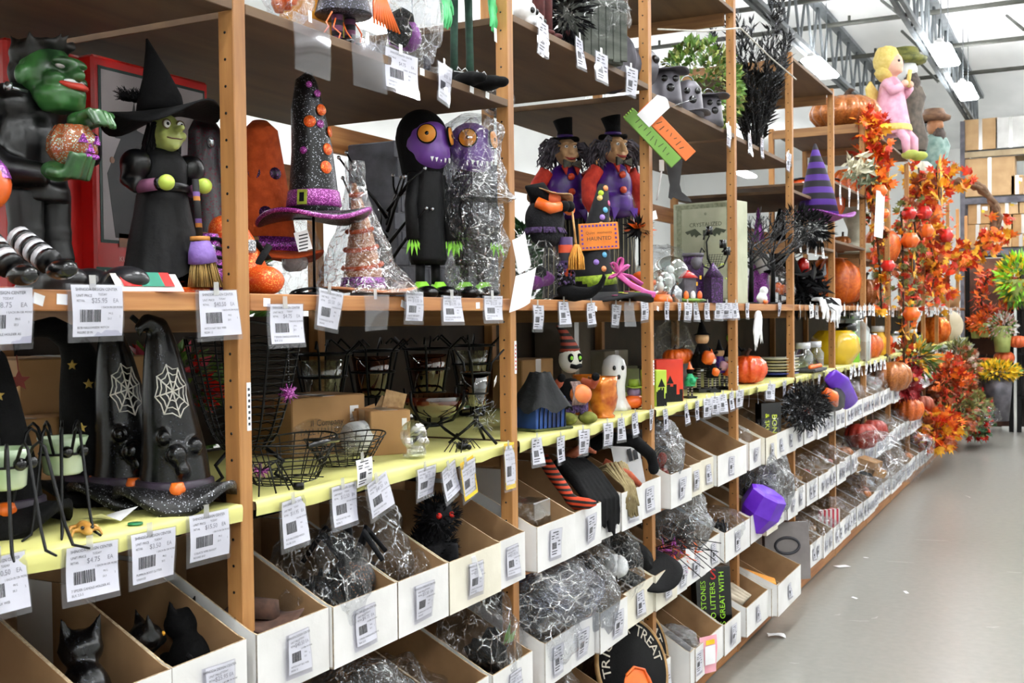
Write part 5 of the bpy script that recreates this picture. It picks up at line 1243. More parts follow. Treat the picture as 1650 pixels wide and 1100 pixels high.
# brown cartons and a red flower pot behind the witch hats
carton(30, 600, -.5, ZY, .25, .3, .3, -.3, 'brown carton behind the leftmost starred hat, with packing label', None, kraft_box, 'packing_carton'); carton(-60, 640, -.42, ZY, .2, .26, .18, -.2, 'low brown carton behind the left candle holder', None, kraft_box, 'packing_carton')
t = thing('flower_pot', 'black pot of red flowers glimpsed between the cobweb hats', 'plant', spot(262, 640, -.66, ZY), 0); b = MB(); b.lathe([(.003, 0), (.06, 0), (.08, .13), (.003, .13)], 16); b.build('pot', black_plastic, t)
for m, n in ((leaf_g, 120), (red_berry, 60), (mat('pink_bloom', '#b83048', '#d05068', 12, .6), 40)):
    b = MB()
    for i in range(n): d = rdir(); b.leaf(Vector((d.x * .1, d.y * .16, .21 + d.z * .08)), d, rdir(), .05, .03)
    b.build('leaves', m, t)
# ---------------------------------------------------------------- third bay, middle shelf
hairg = mat('grey_hair', '#2c2830', '#5c5660', 60, .7)
stripe = bands('pinstripe_cloth', ['#0c0c0c', '#8c8468', '#0c0c0c', '#3c3a30'], 'A', .42, ramp=[0, .52, .7, .9])
def gentleman(loc, rz, label, s):
    t = thing('top_hat_doll', label, 'doll', loc, rz, 'top hat dolls', s)
    for s_ in (-1, 1):
        b = MB(); n = 22
        def leg(i, j): a = 2 * PI * i; r = .05 + .012 * j + .004 * math.sin(a * 5 + j * 14); return (r * .8 * math.cos(a), s_ * .042 + r * math.sin(a), .02 + .36 * (1 - j) if False else .02 + .36 * j * 1.0)
        b = MB(); b.sheet(lambda i, j: (lambda a, r: (r * .85 * math.cos(a), r * math.sin(a), .36 * j))(2 * PI * i, .058 - .012 * j + .003 * math.sin(2 * PI * i * 5 + j * 14)), 28, 14); b.build('trouser_leg', stripe, t, (0, s_ * .044, .02))
        b = MB(); b.ell((.04, s_ * .045, .018), (.06, .032, .018)); b.build('shoe', black_plastic, t)
    b = MB(); b.ell((0, 0, .46), (.058, .085, .1)); b.tube([(0, 0, .36), (0, 0, .42)], [.08, .075], 18); b.ell((.012, 0, .36), (.06, .09, .03)); blob(b, .008, 3).build('waistcoat', purple, t)
    for s_ in (-1, 1):
        b = MB(); b.prism([(0, 0), (.045, 0), (.035, -.05)] if s_ > 0 else [(0, 0), (-.035, -.05), (-.045, 0)], .006, frame((.07, s_ * .02, .37), (1, 0, .1))); b.build('coat_tail', purple, t)
        b = MB(); b.tube([(0, s_ * .078, .525), (.0, s_ * .118, .47), (.015, s_ * .13, .40), (.05, s_ * .11, .345)], [.032, .032, .03, .033], 12); blob(b, .006, 3).build('sleeve', red_cloth, t)
        b = MB(); b.ell((.062, s_ * .105, .325), (.02, .018, .022))
        for i in range(4): b.tube([(.07, s_ * .105 + (i - 1.5) * .009, .318), (.084, s_ * .105 + (i - 1.5) * .01, .305), (.082, s_ * .105 + (i - 1.5) * .01, .29)], [.0055, .005, .004], 6)
        b.tube([(.062, s_ * .09, .33), (.08, s_ * .082, .325), (.09, s_ * .084, .315)], [.006, .006, .004], 6); blob(b, .0035, 2).build('hand', skin_p, t)
        b = MB(); b.prism([(0, 0), (s_ * .03, -.004), (s_ * .012, -.04)] if s_ > 0 else [(0, 0), (s_ * .012, -.04), (s_ * .03, -.004)], .008, frame((.06, s_ * .012, .545), (1, 0, .2))); b.build('collar', red_cloth, t)
    for z in (.5, .44, .385): b = MB(); b.tube([(.055 + (.5 - z) * .08, 0, z), (.066 + (.5 - z) * .08, 0, z)], .0135, 14); b.build('button', mat('orange_button', '#c8401c', '#d8502a', 9, .4), t)
    b = MB()
    for s_ in (-1, 1): b.prism([(0, .004), (s_ * .036, .018), (s_ * .036, -.016), (0, -.004)] if s_ < 0 else [(0, .004), (0, -.004), (s_ * .036, -.016), (s_ * .036, .018)], .012, frame((.07, 0, .548), (1, 0, 0)))
    b.ell((.074, 0, .548), .008, 8, 6); b.build('bow_tie', mat('dark_tie', '#1c1a14', '#4c4838', 60, .6), t)
    c = Vector((.012, 0, .605)); b = MB(); b.ell(c, (.048, .046, .055)); b.ell(c + Vector((.022, 0, -.03)), (.03, .032, .028)); b.tube([c + Vector((.042, 0, .02)), c + Vector((.062, 0, -.008)), c + Vector((.058, 0, -.016))], [.009, .012, .009], 10); b.tube([c - Vector((0, 0, .08)), c], .022, 10)
    for s_ in (-1, 1): b.ell(c + Vector((.034, s_ * .024, -.014)), (.015, .013, .013)); b.ell(c + Vector((-.002, s_ * .048, -.006)), (.012, .009, .018)); b.ell(c + Vector((.04, s_ * .018, .028)), (.01, .014, .006))
    hd = blob(b, .004, 3).build('head', skin_p, t)
    b = MB(); b.tube([c + Vector((.042, -.024, -.026)), c + Vector((.052, -.012, -.034)), c + Vector((.055, 0, -.035)), c + Vector((.052, .012, -.034)), c + Vector((.042, .024, -.026))], [.001, .0045, .0055, .0045, .001], 7); b.build('lips', mat('doll_lips', '#8c2018', '#a83028', 9, .4), hd)
    for s_ in (-1, 1): b = MB(); b.ell(c + Vector((.044, s_ * .018, .014)), (.005, .008, .006)); b.ell(c + Vector((.0485, s_ * .018, .014)), (.002, .003, .003), m=1); b.build('eye', [white_gl, black_plastic], hd)
    b = MB()
    for i in range(150):
        a = rnd(.75, 2 * PI - .75); p = c + Vector((.04 * math.cos(a) - .006, .046 * math.sin(a), rnd(-.01, .04))); d = Vector((math.cos(a) * .5 - .1, math.sin(a), rnd(-.6, .3))); b.tube([p, p + d * .035, p + d * .06 + Vector((rnd(-.015, .015), rnd(-.015, .015), -.03)), p + d * .055 + Vector((rnd(-.02, .02), rnd(-.02, .02), -.06))], [.004, .005, .004, .001], 4)
    b.build('hair', hairg, t)
    b = MB(); brim(b, .01, .058, .655, .004, n=24, th=.005); hb = b.build('hat_brim', black_felt, t)
    b = MB(); b.tube([(0, 0, .655), (0, 0, .69), (-.004, -.008, .735), (-.004, -.008, .737)], [.032, .03, .04, .001], 20); b.build('top_hat', black_felt, t)
    b = MB(); b.tube([(0, 0, .66), (0, 0, .672)], .034, 20); b.build('hat_band', purple, t)
    return t
gentleman(spot(913, 470, -.4, ZM), -.75, 'top hat doll in shade with red sleeves, behind and left of its twin', 1.05)
gentleman(spot(990, 470, -.2, ZM), -.55, 'top hat doll with long nose and purple waistcoat, in front of its twin', 1.05)
# --- witch with broom and curled boot
t = thing('broom_witch', 'round black witch doll with broom and curled boot, right of second upright', 'doll', spot(888, 478, -.07, ZM), -.35, None, .88)
b = MB(); b.ell((0, -.03, .31), (.07, .085, .085)); b.ell((.01, -.03, .25), (.06, .07, .05)); blob(b, .008, 3).build('body', mat('black_knit', '#0c0c10', '#1c1c22', 120, .9, bump=.4, bscale=200), t)
b = MB(); brim(b, .02, .09, .395, .01, n=28, th=.004, tilt=(.1, -.25)); b.build('hat_brim', tan, t)
b = MB(); b.tube([(0, -.03, .36), (0, -.07, .42), (-.01, -.12, .43)], [.05, .04, .005], 14); b.build('hat', black_felt, t)
b = MB(); b.ell((.035, -.02, .385), (.03, .035, .03)); b.build('face', mat('sunset_cloth', '#b03018', '#e07040', 14, .7), t)
for s_ in (-1, 1):
    b = MB(); b.tube([(.03, s_ * .07 - .03, .37), (.075, s_ * .05 - .02, .345), (.085, s_ * .01 - .01, .355)], [.022, .022, .018], 12); b.build('arm', orange_p, t)
    b = MB(); b.ell((.09, s_ * .014, .355), .022, 12, 8); b.build('glove', black_felt, t)
b = MB()
for i in range(120): a = rnd(0, 2 * PI); p = Vector((.065 * math.cos(a), -.03 + .075 * math.sin(a), .275)); b.tube([p, p + Vector((math.cos(a) * .015, math.sin(a) * .015, -.02))], [.005, .002], 4)
b.build('fringe', mat('plum_fringe', '#2c1a3a', '#5c4474', 90, .8), t)
b = MB(); b.tube([(.095, .02, .36), (.11, .03, .2)], .004, 8); br = b.build('broom_handle', mat('broom_stick', '#b08048', '#c8985c', 30, .6), t)
b = MB()
for i in range(90): a = rnd(0, 2 * PI); q = math.sqrt(rnd(0, 1)); p = Vector((.11 + .008 * q * math.cos(a), .03 + .008 * q * math.sin(a), .21)); b.tube([p, p + Vector((math.cos(a) * .018 * q, math.sin(a) * .022 * q, -.05)), p + Vector((math.cos(a) * .02 * q, math.sin(a) * .026 * q, -.095))], .003, 4)
b.build('broom_bristles', mat('raffia_orange', '#c07c24', '#e0a040', 60, .7), br)
b = MB(); b.tube([(.06, .02, .24), (.065, .02, .06)], .028, 14)
b.build('stocking', bands('fuzzy_sock', ['#b03a10', '#3c2454', '#16121c'], 'Z', .09), t)
b = MB()
for i in range(160): a = rnd(0, 2 * PI); p = Vector((.063 + .03 * math.cos(a), .02 + .03 * math.sin(a), rnd(.06, .14))); b.ell(p, .006, 6, 4, m=i % 2)
b.build('stocking_cuff', [mat('plum_fringe', '', ''), black_fur], t)
b = MB(); b.tube([(.05, .02, .05), (.06, .02, .03), (.1, .03, .022), (.16, .05, .025), (.2, .065, .05), (.215, .07, .085), (.21, .07, .1)], [.034, .036, .03, .022, .014, .009, .004], 14); b.ell((.065, .02, .025), (.04, .032, .025)); blob(b, .006, 3).build('curled_boot', black_felt, t)
# --- spotted hat
t = thing('dotted_witch_hat', 'black witch hat with multicoloured dots and pink bow below the dolls', 'witch hat', spot(972, 482, -.07, ZM), -.5)
b = MB(); brim(b, .05, .19, .03, .012, ph=1.0, th=.01, droop=.02); b.build('brim', mat('charcoal_felt', '#101014', '#1c1c20', 50, .85), t)
cp = [(-.02, -.02, .03), (-.02, -.03, .12), (-.02, -.02, .24), (-.01, .0, .36), (-.005, .01, .44)]; cr = [.085, .07, .052, .034, .018]
b = MB(); b.tube(cp, cr, 24); b.build('cone', mat('charcoal_felt', '', ''), t)
b = MB(); b.tube([(-.02, -.02, .06), (-.02, -.024, .1)], [.083, .078], 24); b.build('band', mat('lime_gingham', '#6c8418', '#98b428', 90, .7), t)
dc = [mat('dot_' + c, c, None, 9, .5) for c in ('#b8d838', '#e08a50', '#9878c8', '#58a8d0', '#d06090', '#e8c878')]
for i in range(26):
    if i < 14: f = .16 + .06 * i; seg = min(3, int(f * 4)); c = Vector(cp[seg]).lerp(Vector(cp[min(4, seg + 1)]), f * 4 - seg); r = cr[seg] + (cr[min(4, seg + 1)] - cr[seg]) * (f * 4 - seg); a = rnd(-1.3, 1.1); n = Vector((math.cos(a), math.sin(a), .15)).normalized(); p = c + n * (r - .001)
    else: a = rnd(-1.6, 1.6); q = rnd(.1, .18); fz = (q - .05) / .14; p = Vector((q * math.cos(a), q * math.sin(a), .036 + .012 * fz * fz * math.sin(3 * a + 1) - .02 * fz * fz)); n = Vector((0, 0, 1))
    if f > 1 if i < 14 else False: continue
    b = MB(); b.tube([p, p + n * .002], .011, 10); b.build('dot', dc[i % 6], t)
pkm = mat('pink_ribbon', '#c84c94', '#e070b4', 30, .4)
b = MB()
for a in (.6, 1.5, 2.4, 3.4): b.tube([Vector((.085, 0, .1)) + Vector((.03 * math.sin(PI * f) * .5, math.cos(a) * .05 * math.sin(PI * f) + .012 * math.sin(2 * PI * f), math.sin(a) * .06 * math.sin(PI * f))) for f in [i / 8 for i in range(9)]], .008, 6, flat=.25)
b.tube([(.085, 0, .1), (.11, .04, .06), (.14, .09, .03), (.17, .11, .02)], .011, 6, flat=.25); b.tube([(.085, 0, .1), (.1, .05, .09), (.12, .09, .06)], .010, 6, flat=.25); b.build('bow', pkm, t)
t = thing('door_sign', 'small orange sign with purple checked border in front of the dolls', 'sign', spot(965, 400, -.06, ZM + .005), -.95)
b = MB(); b.box((0, 0, .235), (.008, .15, .1), (.06, 0, 0), bev=.002); b.tube([(-.01, 0, 0), (-.008, 0, .2)], .004, 6); b.tube([(-.01, 0, 0), (-.01, 0, .005)], .03, 12); bd = b.build('board', mat('sign_orange', '#d87418', '#e88828', 12, .5), t)
b = MB(); T = Matrix.Translation((.0048, 0, .235)) @ Matrix.Rotation(.06, 4, 'X')
for i in range(10): b.box((0, -.062 + i * .0138, .04), (.0008, .008, .008), T=T); b.box((0, -.062 + i * .0138, -.04), (.0008, .008, .006), T=T)
for i in range(4):
    for s_ in (-1, 1): b.box((0, s_ * .064, -.024 + i * .016), (.0008, .007, .008), T=T)
b.build('checked_border', mat('sign_purple', '#5c2c8c', '#6c3c9c', 9, .5), bd)
b = MB(); b.text('Quiet  moments', .015, T @ Matrix.Translation((0, 0, .014)), 1); b.text('HAUNTED', .02, T @ Matrix.Translation((0, 0, -.008)), 0); b.build('lettering', [ink, mat('rust_ink', '#7c3c10', None, 9, .6)], bd)
# --- terracotta pot with glass ball, flowers, film, tags
def snow_globe(px, py, X, label, r=.05, base=None):
    t = thing('snow_globe', label, 'snow globe', spot(px, py, X, ZM), 0, 'snow globes'); b = MB(); b.ell((0, 0, r * 1.5), r, 22, 14); b.build('globe', glass_m, t)
    b = MB(); b.lathe([(.0, 0), (r * .95, 0), (r * .9, r * .3), (r * .7, r * .6), (0, r * .6)], 20); b.build('base', base or black_plastic, t)
    b = MB(); b.ell((0, 0, r * 1.2), (r * .3, r * .3, r * .45), 10, 8); b.ell((0, 0, r * 1.75), r * .25, 10, 8); b.build('skull_inside', white_gl, t); return t
t = thing('clay_pot', 'small terracotta pot with orange trinkets left of the third upright', 'pot', spot(1033, 476, -.1, ZM), 0)
b = MB(); b.lathe([(.003, 0), (.045, 0), (.055, .07), (.062, .072), (.062, .09), (.05, .09), (.045, .02), (.003, .015)], 20); b.build('pot', mat('terracotta', '#a84c24', '#c06434', 12, .7), t)
b = MB(); b.ell((0, 0, .1), (.04, .04, .03), 12, 8); b.build('trinket', orange_p, t)
snow_globe(1036, 470, -.3, 'clear glass globe behind the terracotta pot', .075)
t = thing('pom_flower', 'black and orange feather flower hanging beside the third upright', 'ornament', spot(1030, 370, -.05, 2.0), 0)
b = MB()
for i in range(90): d = rdir(); b.leaf(Vector((0, 0, .04)), d, rdir(), rnd(.05, .08), .018, m=0 if rnd(0, 1) > .3 else 1)
b.tube([(0, 0, -.11), (0, 0, .04)], .004, 5); b.build('petals', [black_felt, orange_p], t)
b = MB(); b.box((.03, .05, .09), (.001, .07, .035), (.3, 0, -.5)); b.build('tag', paper, t)
bag(spot(862, 470, -.1, ZM), (.14, .2, .2), 'purple', 'clear bag of fuzzy striped socks right of the second upright', bag_m)
for i, (px, py, w_, h, lab) in enumerate([(840, 388, .06, .1, 'white curled paper tag hanging from the second upright, upper one'), (842, 445, .09, .11, 'white curled paper tag hanging from the second upright, lower one')]):
    q = P(px, py, .03); t = thing('paper_tag', lab, 'tag', (q.x, q.y, q.z), -.2 - .1 * i); b = MB(); b.sheet(lambda u, v: (.012 * math.sin(u * 3), (u - .5) * w_ + .03 * (v - .5) * (1 - 2 * i), -h * v + .03 * u), 6, 8); b.build('paper', paper, t)
    b = MB(); b.tube([(0, 0, 0), (-.02, .0, .03), (-.035, .005, .04)], .0012, 4); b.build('string', white_gl, t)
# --- tilted plank sign and cut-out boot on the third upright
q = P(1060, 215, .05); t = thing('plank_sign', 'tilted plank sign of green and orange boards hung on third upright', 'sign', q, (-.82, 0, -1.15))
for i, (z, nm, c) in enumerate(((-.028, 'green', '#6f9c40'), (.03, 'orange', '#d87030'))):
    b = MB(); b.box((0, (.02 if i else -.0), z), (.014, .27, .055), bev=.002); pl = b.build('plank', mat('plank_' + nm, c, None, 20, .6), t)
    b = MB(); rr = random.Random(i)
    for j in range(9): b.box((.0075, -.09 + j * .022 + (.02 if i else 0), z + rr.uniform(-.006, .006)), (.0006, .003, rr.uniform(.012, .026)), (rr.uniform(-.5, .5), 0, 0))
    b.build('faded_lettering', mat('sign_ink', '#3c4020', None, 9, .7), pl)
b = MB()
for j in range(5): b.box((.002, -.138, -.05 + j * .011), (.012, .008, .006))
b.build('notched_edge', mat('plank_lime', '#88b840', None, 20, .6), t)
b = MB(); b.sheet(lambda u, v: (.012 + .01 * math.sin(v * 3), -.11 + .07 * u, -.01 + .13 * v * (1 - .3 * abs(u - .5))), 5, 6); b.build('white_tag', paper, t)
b = MB(); b.tube([(0, -.06, .06), (-.02, -.02, .16), (-.03, .0, .2)], .0012, 4); b.build('hanging_wire', silver_m, t)
q = P(1086, 258, .06); t = thing('boot_cutout', 'flat black boot shaped cut-out hanging below the plank sign', 'sign', q, (0, 0, -1.2))
b = MB(); b.prism([(-.035, 0), (.035, .0), (.022, -.1), (.03, -.13), (.065, -.16), (.07, -.172), (.03, -.165), (-.005, -.15), (-.012, -.16), (-.024, -.15), (-.018, -.1)][::-1], .012); b.build('boot', dark_grey, t)
b = MB(); b.box((.0, -.05, -.02), (.01, .02, .045)); b.tube([(0, -.05, -.04), (-.01, -.07, -.16)], .004, 5); b.build('white_card', paper, t)
# ---------------------------------------------------------------- third bay, yellow shelf
t = thing('haunted_lantern', 'haunted house lantern draped in black cloth on the yellow shelf', 'lantern', spot(872, 690, -.08, ZY + .002), -.35)
b = MB(); b.box((0, 0, .055), (.1, .14, .11), bev=.003); hs = b.build('house', mat('night_blue', '#182a5c', '#3058a8', 10, .4), t)
b = MB(); b.box((0, 0, .004), (.13, .18, .008), bev=.002); b.build('base', mat('moss', '#3c4420', '#565c30', 40, .8), t)
b = MB()
for i in range(7): b.tube([(.052, -.06 + i * .02, .005), (.053, -.058 + i * .02, .06), (.055, -.05 + i * .019, .1)], .002, 4)
b.build('fence', black_metal, hs)
def drape(i, j):
    a = 2 * PI * i; r = j; z = .19 - .15 * max(0, r - .25) ** .8; q = .015 + .13 * r * (1 + .1 * math.sin(5 * a))
    return (q * .7 * math.cos(a), q * .8 * math.sin(a), z + .012 * math.sin(7 * a) * r)
b = MB(); b.sheet(drape, 36, 8); b.build('black_drape', mat('black_drape', '#0a0c0e', '#16181a', 30, .8, bump=.3, bscale=40), t)
t = thing('clown_doll', 'white faced clown doll in striped hat holding an orange ball', 'doll', spot(920, 685, -.07, ZY + .002), -.65)
b = MB(); b.ell((0, 0, .1), (.05, .055, .06)); b.build('body', black_felt, t)
b = MB(); b.ell((.0, 0, .225), (.042, .042, .048), 20, 14); hd = b.build('head', mat('powder_white', '#c4c0b4', '#d8d4c8', 12, .6), t)
for s_ in (-1, 1):
    b = MB(); b.ell((.036, s_ * .017, .232), (.006, .012, .016)); b.build('eye_patch', black_felt, hd); b = MB(); b.ell((.041, s_ * .017, .232), (.004, .006, .007)); b.build('eye', lime, hd)
    b = MB(); b.tube([(.0, s_ * .045, .145), (.03, s_ * .075, .135), (.055, s_ * .07, .155)], [.017, .016, .014], 10); b.build('sleeve', mat('rust_sleeve', '#8c3a20', '#a85030', 30, .8), t)
    b = MB(); b.ell((.06, s_ * .068, .165), .015, 10, 8); b.build('hand', black_felt, t)
    b = MB(); b.ell((.05, s_ * .04, .022), (.045, .03, .022), 14, 10); b.build('foot', mat('olive_plush', '#5c6020', '#787c34', 40, .9), t)
b = MB(); b.tube([(.04, -.02, .205), (.044, 0, .2), (.04, .02, .205)], .008, 8); b.build('muzzle', black_felt, hd)
b = MB(); b.tube([(-.005, 0, .255), (-.005, -.004, .275), (-.01, -.02, .32), (-.015, -.045, .345)], [.038, .03, .016, .004], 16); b.build('hat', bands('rust_black_hat', ['#141010', '#8c3420'], 'Z', .022), t)
b = MB(); b.ell((.055, .01, .105), (.036, .04, .036), 18, 12); b.build('ball', mat('peach_ball', '#d86030', '#e89050', 10, .4), t)
b = MB()
for i in range(160): a = rnd(0, 2 * PI); p = Vector((.05 * math.cos(a), .055 * math.sin(a), rnd(.04, .075))); b.ell(p, .009, 6, 4)
b.build('fringe', mat('plum_fringe', '', ''), t)
b = MB()
for i in range(26): p = Vector((.05, rnd(-.03, .01), .15)); b.tube([p, p + Vector((.02, rnd(-.01, .01), -.03)), p + Vector((.025, rnd(-.01, .01), -.08))], .003, 4)
b.build('raffia', mat('mauve_raffia', '#6c5450', '#907870', 40, .8), t)
og = mat('orange_mercury_glass', '#a8480c', '#e08428', 30, .15, metal=.3, coat=.5)
def cup(px, py, X, label, s=1.0):
    t = thing('glass_cup', label, 'candle cup', spot(px, py, X, ZY + .002), 0, 'orange mercury glass cups', s * 1.22); b = MB(); b.lathe([(.002, 0), (.036, 0), (.036, .006), (.03, .012), (.04, .03), (.045, .06), (.042, .1), (.046, .125), (.043, .125), (.039, .1), (.041, .06), (.03, .02), (.002, .016)], 30); b.build('cup', og, t); return t
cup(972, 674, -.05, 'orange mercury glass cup on the yellow shelf, in front'); cup(945, 665, -.16, 'orange mercury glass cup behind the front cup')
t = thing('ghost_jar', 'white ceramic ghost jar with dark eyes behind the orange cup', 'jar', spot(990, 655, -.14, ZY + .002), -.8)
b = MB(); b.lathe([(.003, 0), (.065, 0), (.06, .015), (.045, .05), (.044, .1), (.05, .14), (.05, .17), (.042, .2), (.022, .218), (.003, .222)], 30, fn=lambda p, a: (p.x, p.y, p.z) if p.z > .04 else (p.x * (1 + .08 * math.sin(6 * a)), p.y * (1 + .08 * math.sin(6 * a)), p.z)); g = b.build('body', white_gl, t)
for s_ in (-1, 1): b = MB(); b.ell((.047, s_ * .018, .17), (.006, .007, .01)); b.build('eye', black_plastic, g)
b = MB(); b.ell((.046, 0, .135), (.006, .009, .012)); b.build('mouth', black_plastic, g)
t = thing('candy_figure', 'small orange figure in green hat beside the ghost jar', 'figurine', spot(1022, 655, -.08, ZY + .002), -.6)
b = MB(); b.ell((0, 0, .03), (.04, .05, .03)); b.build('body', orange_p, t); b = MB(); b.ell((0, 0, .07), (.03, .03, .028)); b.build('head', mat('plum_head', '#6c5878', '#8c7898', 12, .5), t); b = MB(); brim(b, .01, .045, .09, .003, n=18, th=.003); b.tube([(0, 0, .09), (0, 0, .12)], [.026, .022], 14); b.build('hat', mat('leaf_hat', '#7c9420', '#94ac34', 12, .5), t); b = MB(); b.ell((.03, .03, .02), (.02, .02, .014)); b.build('shoe', white_gl, t)
for i, (px, py, X, w_, h, m, lab) in enumerate([(842, 640, -.5, .3, .2, kraft_box, 'plain carton behind the haunted lantern'), (905, 560, -.6, .34, .36, mat('grey_carton', '#4a4138', '#5a5046', 8, .8), 'dull brown carton behind the clown doll'), (975, 600, -.6, .32, .2, mat('pale_carton', '#8a8270', '#9c9484', 8, .8), 'pale carton behind the white ghost jar'), (1030, 600, -.4, .25, .12, mat('celadon_box', '#a0ac84', '#b4c098', 8, .6), 'pale green box left of the third upright')]):
    t = thing('storage_carton', lab, 'box', spot(px, py, X, ZY + .002), 0); b = MB(); b.box((-.07, w_ / 2, h / 2), (.14, w_, h), bev=.004); b.build('carton', m, t); b = MB(); b.box((.0005, w_ / 2, h / 2), (.001, .05, h)); b.build('tape', tape_m, t)
# ---------------------------------------------------------------- fourth bay, yellow shelf
for px, X, w_, h, m, pr, lab in [(1080, -.06, .26, .185, mat('red_orange_card', '#c8280c', '#d83c18', 8, .4), True, 'tall red candle box with black haunted house print'), (1066, -.02, .1, .15, mat('lime_card', '#a8c038', '#b8d048', 8, .4), False, 'lime green candle box beside the third upright')]:
    t = thing('candle_box', lab, 'box', spot(px, 640, X, ZY + .002), -.5); b = MB(); b.box((-.05, 0, h / 2), (.1, w_ * .6, h), bev=.002); b.build('carton', m, t)
    b = MB(); rr = random.Random(5)
    for i in range(8): hh = rr.uniform(.03, .08); b.box((.0006, (i - 3.5) * w_ * .07, hh / 2), (.001, w_ * .07, hh))
    b.prism([(-.02, .08), (.02, .08), (0, .115)], .001, Matrix.Translation((.0006, 0, 0))); b.build('silhouette_print', black_cloth, t)
PUM = {}
def pumpkin(loc, r, label, m=None, squash=.8, rz=0, name='pumpkin', stem=brown, lobes=10, group=None):
    k = (lobes, squash)
    if k not in PUM:
        b = MB(); b.lathe([(.03, -.78), (.35, -.84), (.75, -.66), (.97, -.2), (1, .1), (.9, .5), (.62, .8), (.25, .86), (.05, .72)], 6 * lobes, lobes=lobes, amp=.14, c=(0, 0, .84))
        s_ = MB(); s_.tube([(0, 0, 1.5), (.02, 0, 1.72), (.1, .02, 1.98), (.2, .03, 2.1)], [.16, .1, .09, .11], 8)
        PUM[k] = (b, s_)
    b, s_ = PUM[k]; mm = ('pk', k, (m or pump_o).name, stem.name)
    if mm not in PUM: PUM[mm] = (b.mesh('flesh', m or pump_o), s_.mesh('stem', stem))
    t = thing(name, label, 'pumpkin', loc, rz, group); a = put('flesh', PUM[mm][0], t); a.scale = (r, r, r * squash); c = put('stem', PUM[mm][1], t); c.scale = (r, r, r * squash)
    return t
pumpkin(spot(1100, 600, -.22, ZY + .14), .055, 'small orange pumpkin on a box, right of the red candle box', orange_p)
pumpkin(spot(1086, 600, -.22, ZY + .14), .055, 'small orange pumpkin on a box, behind the red candle box', orange_p)
t = thing('storage_carton', 'dark carton carrying the two small orange pumpkins', 'box', spot(1080, 620, -.28, ZY + .002), 0); b = MB(); b.box((-.06, .1, .068), (.14, .42, .134)); b.build('carton', dark_grey, t)
def mini_fig(px, py, X, label, h, body, head, hat, extra=None):
    t = thing('party_figurine', label, 'figurine', spot(px, py, X, ZY + .002), -.7, 'small party figurines'); s = h / .2
    b = MB(); b.box((0, 0, .006 * s), (.06 * s, .06 * s, .012 * s)); b.build('base', black_plastic, t)
    for q in (-1, 1): b = MB(); b.tube([(0, q * .012 * s, .012 * s), (0, q * .012 * s, .08 * s)], .006 * s, 7); b.build('leg', bands('thin_sock', ['#141010', '#a8a098'], 'Z', .012), t)
    b = MB(); b.lathe([(.03, .07), (.034, .09), (.022, .12), (.014, .14)], 14, lobes=6, amp=.15); b.v = [tuple(Vector(p) * s) for p in b.v]; b.build('dress', body, t)
    b = MB(); b.ell((0, 0, .155 * s), .02 * s, 14, 10); b.build('head', head, t)
    b = MB(); b.tube([(0, 0, .165 * s), (0, 0, .17 * s), (0, -.004 * s, .21 * s)], [.026 * s, .015 * s, .002 * s], 12); b.build('hat', hat, t)
    for q in (-1, 1): b = MB(); b.tube([(0, q * .014 * s, .13 * s), (.015 * s, q * .03 * s, .11 * s), (.03 * s, q * .03 * s, .115 * s)], .005 * s, 6); b.build('arm', body, t)
    if extra: b = MB(); b.ell((.03 * s, 0, .1 * s), .02 * s, 10, 8, dis=.3); b.build('pouf', extra, t)
mint = mat('mint_feather', '#1c8c5c', '#2cac74', 60, .7); pinkf = mat('pink_feather', '#c890a0', '#d8a8b4', 40, .8)
mini_fig(1112, 640, -.05, 'party figurine with mint feather skirt and orange shoes', .16, mint, black_felt, orange_p, mint)
mini_fig(1132, 632, -.12, 'tall dark skeleton figurine in top hat beside the mint one', .34, black_felt, skin_p, black_felt, orange_p)
mini_fig(1148, 632, -.07, 'party figurine holding a small orange pumpkin', .2, black_felt, white_gl, orange_p, orange_p)
mini_fig(1160, 628, -.1, 'party figurine with pale pink feather pouf', .24, purple, skin_p, black_felt, pinkf)
mini_fig(1174, 626, -.06, 'party figurine in orange dress nearest the fourth upright', .2, orange_p, white_gl, black_felt)
mini_fig(1180, 600, -.2, 'thin green hatted figurine beside the fourth upright', .32, black_felt, lime, leaf_d)
bag(spot(1120, 600, -.45, ZY + .002), (.2, .4, .2), 'dark', 'bag of dark goods behind the party figurines', bag_m)
bag(spot(1085, 560, -.5, ZY + .002), (.2, .3, .34), 'dark', 'tall bag behind the small orange pumpkins', bag_m)
# fifth bay
pumpkin(spot(1203, 618, -.1, ZY + .002), .115, 'glossy orange ceramic pumpkin right of the fourth upright', mat('orange_glaze', '#d84010', '#e85c20', 6, .2, coat=.5), .78)
def plates(px, py, X, n, r, label, cols):
    for i in range(n):
        b = MB(); b.lathe([(.002, .004), (r * .55, .003), (r * .65, .008), (r, .018), (r, .022), (r * .63, .012), (r * .53, .007), (.002, .008)], 32)
        q = spot(px, py, X, ZY + .003 + i * .018); tag(b.build('plate', cols[i % len(cols)], None, q), f'{label}, {NTH[i]} plate from the bottom', 'plate', 'stacked plates')
plates(1252, 600, -.12, 6, .13, 'plate stack right of the orange ceramic pumpkin', [mat('blue_glaze', '#202c80', '#2c3c98', 6, .25)] + [mat('cream_glaze', '#b8b4a0', '#ccc8b4', 6, .25), mat('gold_glaze', '#a89c70', '#bcb084', 6, .25)] * 3)
